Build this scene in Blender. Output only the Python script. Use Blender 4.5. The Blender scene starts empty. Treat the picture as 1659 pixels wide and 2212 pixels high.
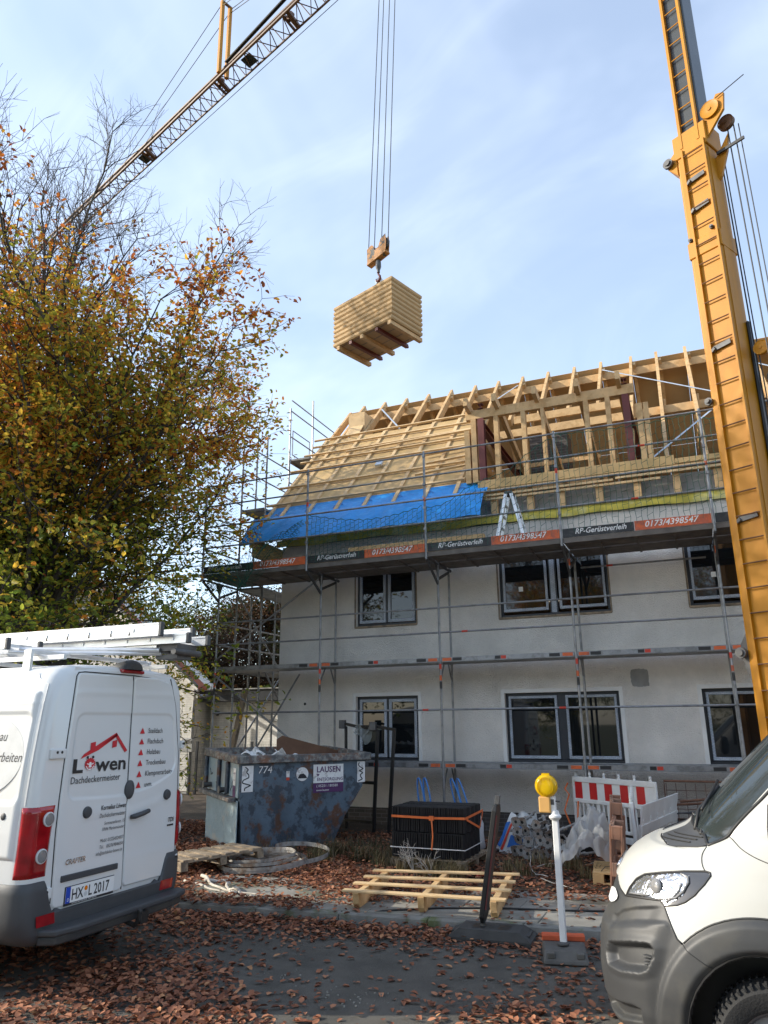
import bpy, bmesh, math, random
import numpy as np
from mathutils import Vector, Matrix
S = bpy.context.scene
C = S.collection
R = math.radians
random.seed(7)

# ---------------------------------------------------------------- camera
cam = bpy.data.cameras.new("camera"); cam_o = bpy.data.objects.new("camera", cam); C.objects.link(cam_o)
_phi, _p, _r = R(112.863), R(16.1466), R(-0.48959)
_F = Vector((math.cos(_phi)*math.cos(_p), math.sin(_phi)*math.cos(_p), math.sin(_p)))
_R0 = Vector((math.sin(_phi), -math.cos(_phi), 0)); _U0 = _R0.cross(_F)
_Rt = math.cos(_r)*_R0 + math.sin(_r)*_U0; _Up = -math.sin(_r)*_R0 + math.cos(_r)*_U0
cam_o.matrix_world = Matrix(((_Rt.x, _Up.x, -_F.x, 0), (_Rt.y, _Up.y, -_F.y, 0), (_Rt.z, _Up.z, -_F.z, 2.1), (0, 0, 0, 1)))
cam.sensor_fit = 'VERTICAL'; cam.sensor_height = 24; cam.sensor_width = 18
cam.lens = 1581.32/2212*24
cam.clip_start = 0.05; cam.clip_end = 3000
S.camera = cam_o

# ---------------------------------------------------------------- sky and sun
SUN_AZ, SUN_EL = R(200), R(25)
world = bpy.data.worlds.new("World"); S.world = world; world.use_nodes = True
nt = world.node_tree; nt.nodes.clear()
wo = nt.nodes.new('ShaderNodeOutputWorld'); bg = nt.nodes.new('ShaderNodeBackground')
sky = nt.nodes.new('ShaderNodeTexSky'); sky.sky_type = 'NISHITA'; sky.sun_disc = False
sky.sun_elevation = SUN_EL
sky.sun_rotation = R(90) - SUN_AZ          # clockwise from +Y
sky.altitude = 150; sky.air_density = 1.0; sky.dust_density = 1.1; sky.ozone_density = 1.2
tc = nt.nodes.new('ShaderNodeTexCoord')
def _cl(scale, rot, sc, det, lo, hi, dist=0.6):
    mp = nt.nodes.new('ShaderNodeMapping'); mp.inputs['Rotation'].default_value = rot; mp.inputs['Scale'].default_value = sc
    nt.links.new(tc.outputs['Generated'], mp.inputs['Vector'])
    n = nt.nodes.new('ShaderNodeTexNoise'); n.inputs['Scale'].default_value = scale; n.inputs['Detail'].default_value = det
    n.inputs['Roughness'].default_value = .55; n.inputs['Distortion'].default_value = dist
    nt.links.new(mp.outputs[0], n.inputs['Vector'])
    m = nt.nodes.new('ShaderNodeMapRange'); m.inputs[1].default_value = lo; m.inputs[2].default_value = hi; m.interpolation_type = 'SMOOTHSTEP'
    nt.links.new(n.outputs['Fac'], m.inputs[0]); return m.outputs[0]
c1 = _cl(2.0, (0.3, 0.5, 0.9), (1, 1, 2.2), 4, .38, .72)
c2 = _cl(3.2, (0.9, 0.2, 0.4), (1, 3.4, 1.2), 5, .42, .80)
def _m(op, a, b):
    n = nt.nodes.new('ShaderNodeMath'); n.operation = op
    for i, x in enumerate((a, b)):
        if isinstance(x, (int, float)): n.inputs[i].default_value = x
        else: nt.links.new(x, n.inputs[i])
    return n.outputs[0]
cl = _m('ADD', _m('MULTIPLY', c1, .20), _m('MULTIPLY', c2, .14))
cl = _m('ADD', cl, .24)
mixc = nt.nodes.new('ShaderNodeMix'); mixc.data_type = 'RGBA'
nt.links.new(cl, mixc.inputs[0]); nt.links.new(sky.outputs[0], mixc.inputs[6]); mixc.inputs[7].default_value = (3.9, 4.4, 5.1, 1)
nt.links.new(mixc.outputs[2], bg.inputs[0]); bg.inputs[1].default_value = 0.15
nt.links.new(bg.outputs[0], wo.inputs[0])
sun = bpy.data.lights.new("sun", 'SUN'); sun.energy = 2.7; sun.angle = R(0.6); sun.color = (1.0, .92, .78)
sun_o = bpy.data.objects.new("sun", sun); C.objects.link(sun_o)
_sd = Vector((math.cos(SUN_AZ)*math.cos(SUN_EL), math.sin(SUN_AZ)*math.cos(SUN_EL), math.sin(SUN_EL)))
sun_o.rotation_euler = _sd.to_track_quat('Z', 'Y').to_euler()
sun_o.location = _sd*60
S.view_settings.view_transform = 'Standard'; S.view_settings.look = 'None'
S.view_settings.exposure = 1.15; S.view_settings.gamma = 1.0; S.view_settings.use_curve_mapping = False
S.cycles.max_bounces = 7; S.cycles.transparent_max_bounces = 12

# ---------------------------------------------------------------- materials
MATS = {}
def mat(name, col, rough=.6, metal=0., var=.12, scale=6., bump=0., bscale=60., island=0., col2=None, c2s=3., c2lo=.5, c2hi=.6,
        spec=.5, coat=0., trans=0., stretch=None, ior=None, transl=0., col3=None, alpha=1., det=4):
    m = bpy.data.materials.new(name); m.use_nodes = True; t = m.node_tree; b = t.nodes['Principled BSDF']
    N = t.nodes.new; L = t.links.new
    co = N('ShaderNodeTexCoord').outputs['Object']
    if stretch:
        mp = N('ShaderNodeMapping'); mp.inputs['Scale'].default_value = stretch; L(co, mp.inputs[0]); co = mp.outputs[0]
    n = N('ShaderNodeTexNoise'); n.inputs['Scale'].default_value = scale; n.inputs['Detail'].default_value = det; L(co, n.inputs['Vector'])
    mr = N('ShaderNodeMapRange'); mr.inputs[1].default_value = .25; mr.inputs[2].default_value = .75; mr.inputs[3].default_value = 1-var; mr.inputs[4].default_value = 1+var
    L(n.outputs['Fac'], mr.inputs[0]); fac = mr.outputs[0]
    base = None
    def rgb(c):
        r = N('ShaderNodeRGB'); r.outputs[0].default_value = (*c, 1); return r.outputs[0]
    base = rgb(col)
    for k, cc in enumerate((col2, col3)):
        if cc is None: continue
        n2 = N('ShaderNodeTexNoise'); n2.inputs['Scale'].default_value = c2s*(1 if k == 0 else 2.3); n2.inputs['Detail'].default_value = 6; n2.inputs['Roughness'].default_value = .65
        L(co, n2.inputs['Vector'])
        m2 = N('ShaderNodeMapRange'); m2.inputs[1].default_value = c2lo; m2.inputs[2].default_value = c2hi; L(n2.outputs['Fac'], m2.inputs[0])
        mx = N('ShaderNodeMix'); mx.data_type = 'RGBA'; L(m2.outputs[0], mx.inputs[0]); L(base, mx.inputs[6]); mx.inputs[7].default_value = (*cc, 1); base = mx.outputs[2]
    if island:
        g = N('ShaderNodeNewGeometry'); m3 = N('ShaderNodeMapRange'); m3.inputs[3].default_value = 1-island; m3.inputs[4].default_value = 1+island
        L(g.outputs['Random Per Island'], m3.inputs[0]); mm = N('ShaderNodeMath'); mm.operation = 'MULTIPLY'; L(fac, mm.inputs[0]); L(m3.outputs[0], mm.inputs[1]); fac = mm.outputs[0]
    sc = N('ShaderNodeVectorMath'); sc.operation = 'SCALE'; L(base, sc.inputs[0]); L(fac, sc.inputs['Scale'])
    L(sc.outputs[0], b.inputs['Base Color'])
    b.inputs['Roughness'].default_value = rough; b.inputs['Metallic'].default_value = metal
    b.inputs['Specular IOR Level'].default_value = spec; b.inputs['Coat Weight'].default_value = coat; b.inputs['Coat Roughness'].default_value = .06
    b.inputs['Transmission Weight'].default_value = trans; b.inputs['Alpha'].default_value = alpha
    if ior: b.inputs['IOR'].default_value = ior
    if bump:
        nb = N('ShaderNodeTexNoise'); nb.inputs['Scale'].default_value = bscale; nb.inputs['Detail'].default_value = 3; L(co, nb.inputs['Vector'])
        bp = N('ShaderNodeBump'); bp.inputs['Strength'].default_value = min(1., bump); bp.inputs['Distance'].default_value = .02*max(1., bump)**2
        L(nb.outputs['Fac'], bp.inputs['Height']); L(bp.outputs[0], b.inputs['Normal'])
    if transl:
        tr = N('ShaderNodeBsdfTranslucent'); L(sc.outputs[0], tr.inputs[0]); ms = N('ShaderNodeMixShader'); ms.inputs[0].default_value = transl
        L(b.outputs[0], ms.inputs[1]); L(tr.outputs[0], ms.inputs[2]); L(ms.outputs[0], t.nodes['Material Output'].inputs[0])
    MATS[name] = m; return m

def ramp_mat(name, stops, rough=.6, transl=.0, var=.2, scale=3.):
    """colour picked per loose piece (leaf, board) from a ramp"""
    m = mat(name, (1, 1, 1), rough, var=var, scale=scale, transl=transl); t = m.node_tree
    g = t.nodes.new('ShaderNodeNewGeometry'); r = t.nodes.new('ShaderNodeValToRGB')
    el = r.color_ramp.elements
    while len(el) < len(stops): el.new(.5)
    for e, (p, c) in zip(el, stops): e.position = p; e.color = (*c, 1)
    t.links.new(g.outputs['Random Per Island'], r.inputs[0])
    for n in t.nodes:
        if n.type == 'VECT_MATH': t.links.new(r.outputs[0], n.inputs[0])
    return m

def brick_mat(name, c1, c2, mortar, scale, rough=.75, bw=.5, rh=.25, ms=.02, vertical='XZ', off=.5, bump=.3):
    m = mat(name, c1, rough); t = m.node_tree; b = t.nodes['Principled BSDF']; N = t.nodes.new; L = t.links.new
    co = N('ShaderNodeTexCoord').outputs['Object']; sp = N('ShaderNodeSeparateXYZ'); L(co, sp.inputs[0]); cb = N('ShaderNodeCombineXYZ')
    ax = {'X': 0, 'Y': 1, 'Z': 2}; L(sp.outputs[ax[vertical[0]]], cb.inputs[0]); L(sp.outputs[ax[vertical[1]]], cb.inputs[1])
    br = N('ShaderNodeTexBrick'); L(cb.outputs[0], br.inputs['Vector']); br.inputs['Color1'].default_value = (*c1, 1); br.inputs['Color2'].default_value = (*c2, 1)
    br.inputs['Mortar'].default_value = (*mortar, 1); br.inputs['Scale'].default_value = scale; br.inputs['Mortar Size'].default_value = ms
    br.inputs['Brick Width'].default_value = bw; br.inputs['Row Height'].default_value = rh; br.offset = off
    n = N('ShaderNodeTexNoise'); n.inputs['Scale'].default_value = 5; n.inputs['Detail'].default_value = 6; L(co, n.inputs['Vector'])
    mr = N('ShaderNodeMapRange'); mr.inputs[1].default_value = .3; mr.inputs[2].default_value = .7; mr.inputs[3].default_value = .8; mr.inputs[4].default_value = 1.15; L(n.outputs['Fac'], mr.inputs[0])
    sc = N('ShaderNodeVectorMath'); sc.operation = 'SCALE'; L(br.outputs['Color'], sc.inputs[0]); L(mr.outputs[0], sc.inputs['Scale']); L(sc.outputs[0], b.inputs['Base Color'])
    bp = N('ShaderNodeBump'); bp.invert = True; bp.inputs['Strength'].default_value = bump; bp.inputs['Distance'].default_value = .01; L(br.outputs['Fac'], bp.inputs['Height']); L(bp.outputs[0], b.inputs['Normal'])
    return m

# ---------------------------------------------------------------- mesh builder
WL = {}                                        # world location of every parent built here
class M:
    def __init__(s): s.v = []; s.f = []; s.mi = []; s.cur = 0
    def add(s, vs, fs):
        o = len(s.v); s.v.extend([tuple(x) for x in vs]); s.f.extend([tuple(i+o for i in f) for f in fs]); s.mi.extend([s.cur]*len(fs)); return s
    def box(s, c, d, rot=None):
        c = Vector(c); x, y, z = d[0]/2, d[1]/2, d[2]/2
        vs = [Vector(p) for p in ((-x,-y,-z),(x,-y,-z),(x,y,-z),(-x,y,-z),(-x,-y,z),(x,-y,z),(x,y,z),(-x,y,z))]
        if rot is not None: vs = [rot @ p for p in vs]
        return s.add([c+p for p in vs], [(0,3,2,1),(4,5,6,7),(0,1,5,4),(1,2,6,5),(2,3,7,6),(3,0,4,7)])
    def bb(s, x0, x1, y0, y1, z0, z1): return s.box(((x0+x1)/2,(y0+y1)/2,(z0+z1)/2),(abs(x1-x0),abs(y1-y0),abs(z1-z0)))
    def bar(s, p0, p1, w, h, up=(0,0,1)):
        p0, p1, up = Vector(p0), Vector(p1), Vector(up); d = (p1-p0).normalized(); sd = d.cross(up)
        if sd.length < 1e-4: sd = d.cross(Vector((1,0,0)))
        sd.normalize(); u = sd.cross(d)
        q = []
        for p in (p0, p1):
            for a, b in ((-1,-1),(1,-1),(1,1),(-1,1)): q.append(p+sd*(a*w/2)+u*(b*h/2))
        return s.add(q, [(0,1,2,3),(7,6,5,4),(0,4,5,1),(1,5,6,2),(2,6,7,3),(3,7,4,0)])
    def tube(s, p0, p1, r, n=8, r2=None, cap=True):
        return s.path([p0, p1], [r, r if r2 is None else r2], n, cap)
    def path(s, pts, r, n=6, cap=True, closed=False):
        pts = [Vector(p) for p in pts]; k = len(pts); rr = r if isinstance(r, (list, tuple)) else [r]*k
        vs = []; prev = None
        for i, p in enumerate(pts):
            if closed: d = pts[(i+1) % k]-pts[i-1]
            else: d = pts[min(i+1, k-1)]-pts[max(i-1, 0)]
            if d.length < 1e-9: d = Vector((0,0,1))
            d.normalize()
            if prev is None:
                a = Vector((0,0,1)) if abs(d.z) < .9 else Vector((1,0,0)); sd = d.cross(a).normalized()
            else:
                sd = prev-d*prev.dot(d)
                if sd.length < 1e-6: sd = d.orthogonal()
                sd.normalize()
            prev = sd; u = d.cross(sd)
            for j in range(n):
                a = 2*math.pi*j/n; vs.append(p+sd*(math.cos(a)*rr[i])+u*(math.sin(a)*rr[i]))
        fs = []
        for i in range(k if closed else k-1):
            b0, b1 = i*n, ((i+1) % k)*n
            for j in range(n): fs.append((b0+j, b0+(j+1) % n, b1+(j+1) % n, b1+j))
        if cap and not closed: fs += [tuple(reversed(range(n))), tuple(range((k-1)*n, k*n))]
        return s.add(vs, fs)
    def loft(s, rings, closed=True, cap0=False, cap1=False):
        n = len(rings[0]); vs = [p for r in rings for p in r]; fs = []
        for i in range(len(rings)-1):
            for j in range(n if closed else n-1): fs.append((i*n+j, i*n+(j+1) % n, (i+1)*n+(j+1) % n, (i+1)*n+j))
        if cap0: fs.append(tuple(reversed(range(n))))
        if cap1: fs.append(tuple(range((len(rings)-1)*n, len(rings)*n)))
        return s.add(vs, fs)
    def prism(s, poly, o, ax, ay, d):
        """polygon (2D) in the frame o, ax, ay, extruded by the vector d"""
        o, ax, ay, d = Vector(o), Vector(ax), Vector(ay), Vector(d); n = len(poly)
        a = [o+ax*x+ay*y for x, y in poly]; b = [p+d for p in a]
        return s.add(a+b, [tuple(reversed(range(n))), tuple(range(n, 2*n))]+[(i, (i+1) % n, n+(i+1) % n, n+i) for i in range(n)])
    def lathe(s, prof, o=(0,0,0), axis=(0,0,1), n=20, cap=True):
        o, d = Vector(o), Vector(axis).normalized(); a = d.orthogonal().normalized(); b = d.cross(a)
        rings = [[o+d*h+a*(math.cos(2*math.pi*j/n)*r)+b*(math.sin(2*math.pi*j/n)*r) for j in range(n)] for r, h in prof]
        return s.loft(rings, True, cap, cap)
    def grid(s, fn, nu, nv):
        vs = [fn(i/nu, j/nv) for j in range(nv+1) for i in range(nu+1)]
        return s.add(vs, [(j*(nu+1)+i, j*(nu+1)+i+1, (j+1)*(nu+1)+i+1, (j+1)*(nu+1)+i) for j in range(nv) for i in range(nu)])
    def text(s, txt, o, right, up, size, align='LEFT', bold=0., shear=0., sq=1., lift=0.):
        cu = bpy.data.curves.new("t", 'FONT'); cu.body = txt; cu.size = 1; cu.align_x = align; cu.offset = bold; cu.shear = shear; cu.resolution_u = 2
        ob = bpy.data.objects.new("t", cu); C.objects.link(ob); bpy.context.view_layer.update()
        me = bpy.data.meshes.new_from_object(ob.evaluated_get(bpy.context.evaluated_depsgraph_get()))
        o, r, u = Vector(o), Vector(right).normalized(), Vector(up).normalized(); nn = r.cross(u)
        s.add([o+r*(v.co.x*size*sq)+u*(v.co.y*size)+nn*lift for v in me.vertices], [tuple(p.vertices) for p in me.polygons])
        bpy.data.objects.remove(ob); bpy.data.curves.remove(cu); bpy.data.meshes.remove(me); return s
    def build(s, name, mats, parent=None, local=False, smooth=False, bevel=0., seg=1, solid=0., fix=True):
        me = bpy.data.meshes.new(name)
        off = Vector((0,0,0)) if (local or parent is None) else WL.get(parent.name, Vector((0,0,0)))
        me.from_pydata([(x-off.x, y-off.y, z-off.z) for x, y, z in s.v], [], s.f)
        ms = mats if isinstance(mats, (list, tuple)) else [mats]
        for m in ms: me.materials.append(MATS[m] if isinstance(m, str) else m)
        if len(ms) > 1: me.polygons.foreach_set('material_index', s.mi)
        if fix:
            b = bmesh.new(); b.from_mesh(me); bmesh.ops.recalc_face_normals(b, faces=b.faces); b.to_mesh(me); b.free()
        if smooth:
            me.polygons.foreach_set('use_smooth', [True]*len(me.polygons))
            if isinstance(smooth, float): me.set_sharp_from_angle(angle=R(smooth))
        me.update()
        o = bpy.data.objects.new(name, me); C.objects.link(o)
        if parent is not None: o.parent = parent; WL[o.name] = WL.get(parent.name, Vector((0,0,0))).copy()
        else: WL[o.name] = Vector((0,0,0))
        if solid: md = o.modifiers.new('s', 'SOLIDIFY'); md.thickness = solid; md.offset = 0
        if bevel: md = o.modifiers.new('b', 'BEVEL'); md.width = bevel; md.segments = seg; md.limit_method = 'ANGLE'; md.angle_limit = R(40)
        return o

def thing(name, label, cat, loc=(0,0,0), group=None, rz=0.):
    o = bpy.data.objects.new(name, None); C.objects.link(o); o.location = loc; o.rotation_euler = (0,0,rz); o.empty_display_size = .2
    WL[o.name] = Vector(loc); o['label'] = label; o['category'] = cat
    if group: o['group'] = group
    return o
def tag(o, label, cat, group=None, kind=None):
    o['label'] = label; o['category'] = cat
    if group: o['group'] = group
    if kind: o['kind'] = kind
    return o
def struct(o, kind='structure'): o['kind'] = kind; return o
def dup(root, loc, rot=None, label=None, group=None):
    r = root.copy(); C.objects.link(r); r.location = loc
    if rot is not None: r.rotation_euler = rot
    if label: r['label'] = label
    if group: r['group'] = group
    for ch in root.children:
        c = ch.copy(); C.objects.link(c); c.parent = r
        for g in ch.children:
            d = g.copy(); C.objects.link(d); d.parent = c
    return r
def rz(a): return Matrix.Rotation(a, 3, 'Z')
def fast_mesh(name, V, F, mats, parent=None, smooth=False):
    """big quad mesh from numpy arrays V (n,3), F (m,k)"""
    me = bpy.data.meshes.new(name); off = np.array(WL.get(parent.name, Vector((0,0,0)))) if parent else np.zeros(3)
    V = np.asarray(V, np.float32)-off.astype(np.float32); F = np.asarray(F, np.int32); k = F.shape[1]
    me.vertices.add(len(V)); me.vertices.foreach_set('co', V.ravel()); me.loops.add(F.size); me.loops.foreach_set('vertex_index', F.ravel())
    me.polygons.add(len(F)); me.polygons.foreach_set('loop_start', np.arange(0, F.size, k, dtype=np.int32)); me.polygons.foreach_set('loop_total', np.full(len(F), k, np.int32))
    for m in (mats if isinstance(mats, (list, tuple)) else [mats]): me.materials.append(MATS[m])
    if smooth: me.polygons.foreach_set('use_smooth', np.ones(len(F), bool))
    me.update(calc_edges=True); me.validate()
    o = bpy.data.objects.new(name, me); C.objects.link(o); WL[o.name] = Vector(off)
    if parent: o.parent = parent
    return o

# palette
mat('asphalt', (.125,.115,.097), .9, var=.55, scale=150, det=2, bump=.9, bscale=200, col2=(.165,.153,.13), c2s=.8, c2lo=.45, c2hi=.7, col3=(.085,.08,.068))
mat('concrete', (.25,.24,.21), .9, var=.25, scale=2.5, bump=.3, bscale=120, col2=(.15,.15,.10), c2s=1.6, c2lo=.5, c2hi=.65)
mat('kerb_stone', (.20,.195,.175), .9, var=.3, scale=4, bump=.3, bscale=90, col2=(.10,.12,.05), c2s=2.2, c2lo=.52, c2hi=.62)
mat('soil', (.075,.055,.038), .95, var=.4, scale=4, bump=1., bscale=30, col2=(.045,.035,.025), c2s=2)
mat('lawn', (.06,.075,.03), .95, var=.4, scale=8, bump=.6, bscale=60, col2=(.10,.07,.035), c2s=1.1)
mat('plaster', (.82,.775,.71), .92, var=.10, scale=1.1, bump=1.25, bscale=52, col2=(.66,.625,.57), c2s=.8, c2lo=.45, c2hi=.70, col3=(.73,.695,.64), spec=.25)
mat('plaster_plain', (.74,.73,.70), .9, var=.06, scale=3, bump=.15, bscale=60)
mat('mortar', (.27,.27,.26), .95, var=.15, scale=8, bump=.5, bscale=50)
brick_mat('dark_brick', (.060,.052,.048), (.085,.070,.062), (.13,.125,.12), 4.0, bw=1.0, rh=.30, ms=.03)
brick_mat('white_brick', (.64,.63,.59), (.60,.59,.55), (.47,.46,.43), 4.0, bw=1.0, rh=.30, ms=.02, vertical='XZ')
brick_mat('film', (.45,.49,.54), (.40,.44,.50), (.20,.24,.30), 14.0, rough=.35, bw=1.0, rh=.35, ms=.05, bump=0)
mat('anthracite', (.022,.026,.034), .4, var=.1)
mat('glass', (.008,.010,.012), .025, var=.5, scale=1.2, spec=.7)
mat('pine', (.57,.375,.18), .7, var=.14, scale=3, stretch=(2,2,2), island=.16, bump=.1, bscale=30, col2=(.47,.29,.125), c2s=2.5)
mat('pine_pale', (.62,.44,.235), .7, var=.12, scale=4, island=.14, col2=(.56,.38,.19), c2s=3)
mat('fibreboard', (.46,.31,.15), .85, var=.10, scale=2, island=.06)
mat('board_yellow', (.50,.34,.155), .75, var=.10, scale=3, island=.1, col2=(.48,.33,.14), c2s=1.2)
mat('old_wood', (.26,.20,.135), .85, var=.3, scale=9, island=.25, col2=(.15,.12,.09), c2s=4)
mat('grey_wood', (.17,.13,.09), .85, var=.3, scale=9, island=.25)
mat('steel', (.29,.295,.30), .45, metal=.6, var=.2, scale=12, col2=(.18,.18,.18), c2s=6)
mat('dark_steel', (.10,.10,.10), .55, metal=.4, var=.3, scale=10)
mat('alu', (.72,.73,.74), .32, metal=.6, var=.1, scale=10)
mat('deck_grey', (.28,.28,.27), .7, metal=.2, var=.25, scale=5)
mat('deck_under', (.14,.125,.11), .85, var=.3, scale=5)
mat('red_paint', (.55,.045,.02), .55, var=.15); mat('orange_paint', (.62,.12,.03), .55, var=.15, scale=14, col2=(.42,.10,.05), c2s=5)
mat('black_paint', (.018,.018,.018), .5, var=.3); mat('toe_black', (.02,.022,.024), .6, var=.3, col2=(.05,.05,.05), c2s=5)
mat('white_paint', (.80,.80,.78), .5, var=.06); mat('oxide_steel', (.13,.028,.024), .6, var=.2)
mat('tarp_blue', (.025,.33,.86), .34, var=.2, scale=3, bump=1.2, bscale=7, transl=.18)
mat('tarp_print', (.01,.10,.42), .5)
mat('yellow_seal', (.62,.52,.08), .7, var=.3, scale=3, col2=(.66,.60,.25), c2s=2.5)
mat('net_green', (.015,.10,.065), .7, var=.2)
mat('rope_orange', (.75,.17,.04), .6); mat('galv_strap', (.55,.60,.65), .4, metal=.5)
mat('sticker', (.78,.78,.77), .5, var=.1, scale=10, col2=(.5,.48,.46), c2s=7, c2lo=.55, c2hi=.62)
mat('roof_tile_red', (.26,.075,.035), .8, var=.2)
# ================================================================ setting: ground, road, pavement
def kerb_y(x): return 8.52+.112*x
_g = M(); _g.grid(lambda u, v: (-600+1200*u, -600+1200*v, -.03), 4, 4)
struct(_g.build('ground', 'lawn'))
# yard: bumpy bare soil in front of and beside the house
rs = np.random.RandomState(3)
_ph = rs.rand(14, 4)*6.28
def yard_z(x, y):
    h = 0.
    for k in range(14): h += math.sin(x*(.7+.45*k)*math.cos(_ph[k,0])+y*(.7+.45*k)*math.sin(_ph[k,0])+_ph[k,1])/(1+.8*k)
    e = max(0., min(1., (y-kerb_y(x)-1.0)/.6))
    return .085+.016*h*e
_g = M()
_g.grid(lambda u, v: (lambda x: (lambda y: (x, y, yard_z(x, y)))(kerb_y(x)+.9+(26-kerb_y(x)-.9)*v**1.5))(-40+62*u), 170, 80)
struct(_g.build('yard_ground', 'soil', smooth=True))
_g = M()
for i in range(60):
    x0, x1 = -60+2*i, -58+2*i
    _g.add([(x0, -9, 0), (x1, -9, 0), (x1, kerb_y(x1), 0), (x0, kerb_y(x0), 0)], [(0,1,2,3)])
struct(_g.build('road', 'asphalt'))
_g = M()
_dx = 1/math.hypot(1, .112)
for i in range(-30, 12):
    a, b = i*1.0+.004, i*1.0+.996
    _g.add([(a, kerb_y(a), 0), (b, kerb_y(b), 0), (b, kerb_y(b)+.12, 0), (a, kerb_y(a)+.12, 0), (a, kerb_y(a)+.012, .095), (b, kerb_y(b)+.012, .095), (b, kerb_y(b)+.12, .10), (a, kerb_y(a)+.12, .10)],
           [(0,1,5,4),(4,5,6,7),(1,2,6,5),(0,4,7,3),(2,3,7,6)])
struct(_g.build('kerb', 'kerb_stone', bevel=.012))
_g = M(); random.seed(5)
for i in range(-44, 18):
    for j in range(3):
        a, b = i*.62+.3*(j % 2), i*.62+.3*(j % 2)+.612
        y0, y1 = .126+j*.5, .126+j*.5+.492; dz = random.uniform(-.004, .004)
        q = [(a, kerb_y(a)+y0), (b, kerb_y(b)+y0), (b, kerb_y(b)+y1), (a, kerb_y(a)+y1)]
        _g.add([(x, y, 0) for x, y in q]+[(x, y, .102+dz) for x, y in q], [(4,5,6,7),(0,1,5,4),(1,2,6,5),(2,3,7,6),(3,0,4,7)])
struct(_g.build('pavement', 'concrete', bevel=.006))

# ================================================================ the house under conversion
WY = 15.1; HX0, HX1 = -9.06, 7.4; ZP = .42
house = thing('house', 'grey rendered house with dark windows and an open timber roof frame under construction', 'house', (-1, 19.5, 0))
WIN = []   # x0,x1,z0,z1,kind
for kx in ((-7.08, -5.62), (-3.74, -1.50), (-.03, 2.2), (4.0, 5.5)):
    WIN += [(*kx, 1.35, 2.68, 'low'), (*kx, 4.22, 5.52, 'up')]
def wall_with_holes(m, x0, x1, z0, z1, y, holes, depth):
    xs = sorted({x0, x1, *[h[0] for h in holes], *[h[1] for h in holes]}); zs = sorted({z0, z1, *[h[2] for h in holes], *[h[3] for h in holes]})
    for i in range(len(xs)-1):
        for j in range(len(zs)-1):
            cx, cz = (xs[i]+xs[i+1])/2, (zs[j]+zs[j+1])/2
            if any(h[0] < cx < h[1] and h[2] < cz < h[3] for h in holes): continue
            m.add([(xs[i], y, zs[j]), (xs[i+1], y, zs[j]), (xs[i+1], y, zs[j+1]), (xs[i], y, zs[j+1])], [(0,1,2,3)])
    for h in holes:
        a, b, c, d = h[:4]
        m.add([(a,y,c),(b,y,c),(b,y,d),(a,y,d),(a,y+depth,c),(b,y+depth,c),(b,y+depth,d),(a,y+depth,d)], [(0,4,5,1),(1,5,6,2),(2,6,7,3),(3,7,4,0)])
w = M(); wall_with_holes(w, HX0, HX1, ZP, 6.25, WY, WIN, .2)
w.add([(HX0,WY,ZP),(HX0,24,ZP),(HX0,24,6.25),(HX0,WY,6.25)], [(0,1,2,3)])
w.add([(HX1,WY,ZP),(HX1,24,ZP),(HX1,24,6.25),(HX1,WY,6.25)], [(0,1,2,3)])
w.add([(HX0,24,ZP),(HX1,24,ZP),(HX1,24,6.25),(HX0,24,6.25)], [(0,1,2,3)])
w.build('wall', 'plaster', house, fix=False)
w = M(); w.bb(HX0+.03, HX1-.03, WY+.03, 23.97, -.1, ZP); w.build('plinth', 'dark_brick', house)
w = M(); w.bb(HX0+.2, HX1-.2, WY+.2, 23.8, 5.9, 6.15); w.build('attic_floor', 'grey_wood', house)
w = M(); random.seed(3)
pp = []
for k in range(40):
    a = 2*math.pi*k/40; rx = .165*min(1/max(abs(math.cos(a)), 1e-3), 1/max(abs(math.sin(a)), 1e-3))**.75*random.uniform(.96, 1.05)
    pp.append((math.cos(a)*rx, math.sin(a)*rx))
w.prism(pp, (-1.09, WY-.004, 2.91), (1,0,0), (0,0,1), (0,.01,0)); w.build('filler_patch', 'mortar', house)
w = M(); w.lathe([(.03,0),(.03,.03)], (-8.35, WY-.012, 2.55), (0,1,0), 10); w.build('core_hole', 'black_paint', house)

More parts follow.
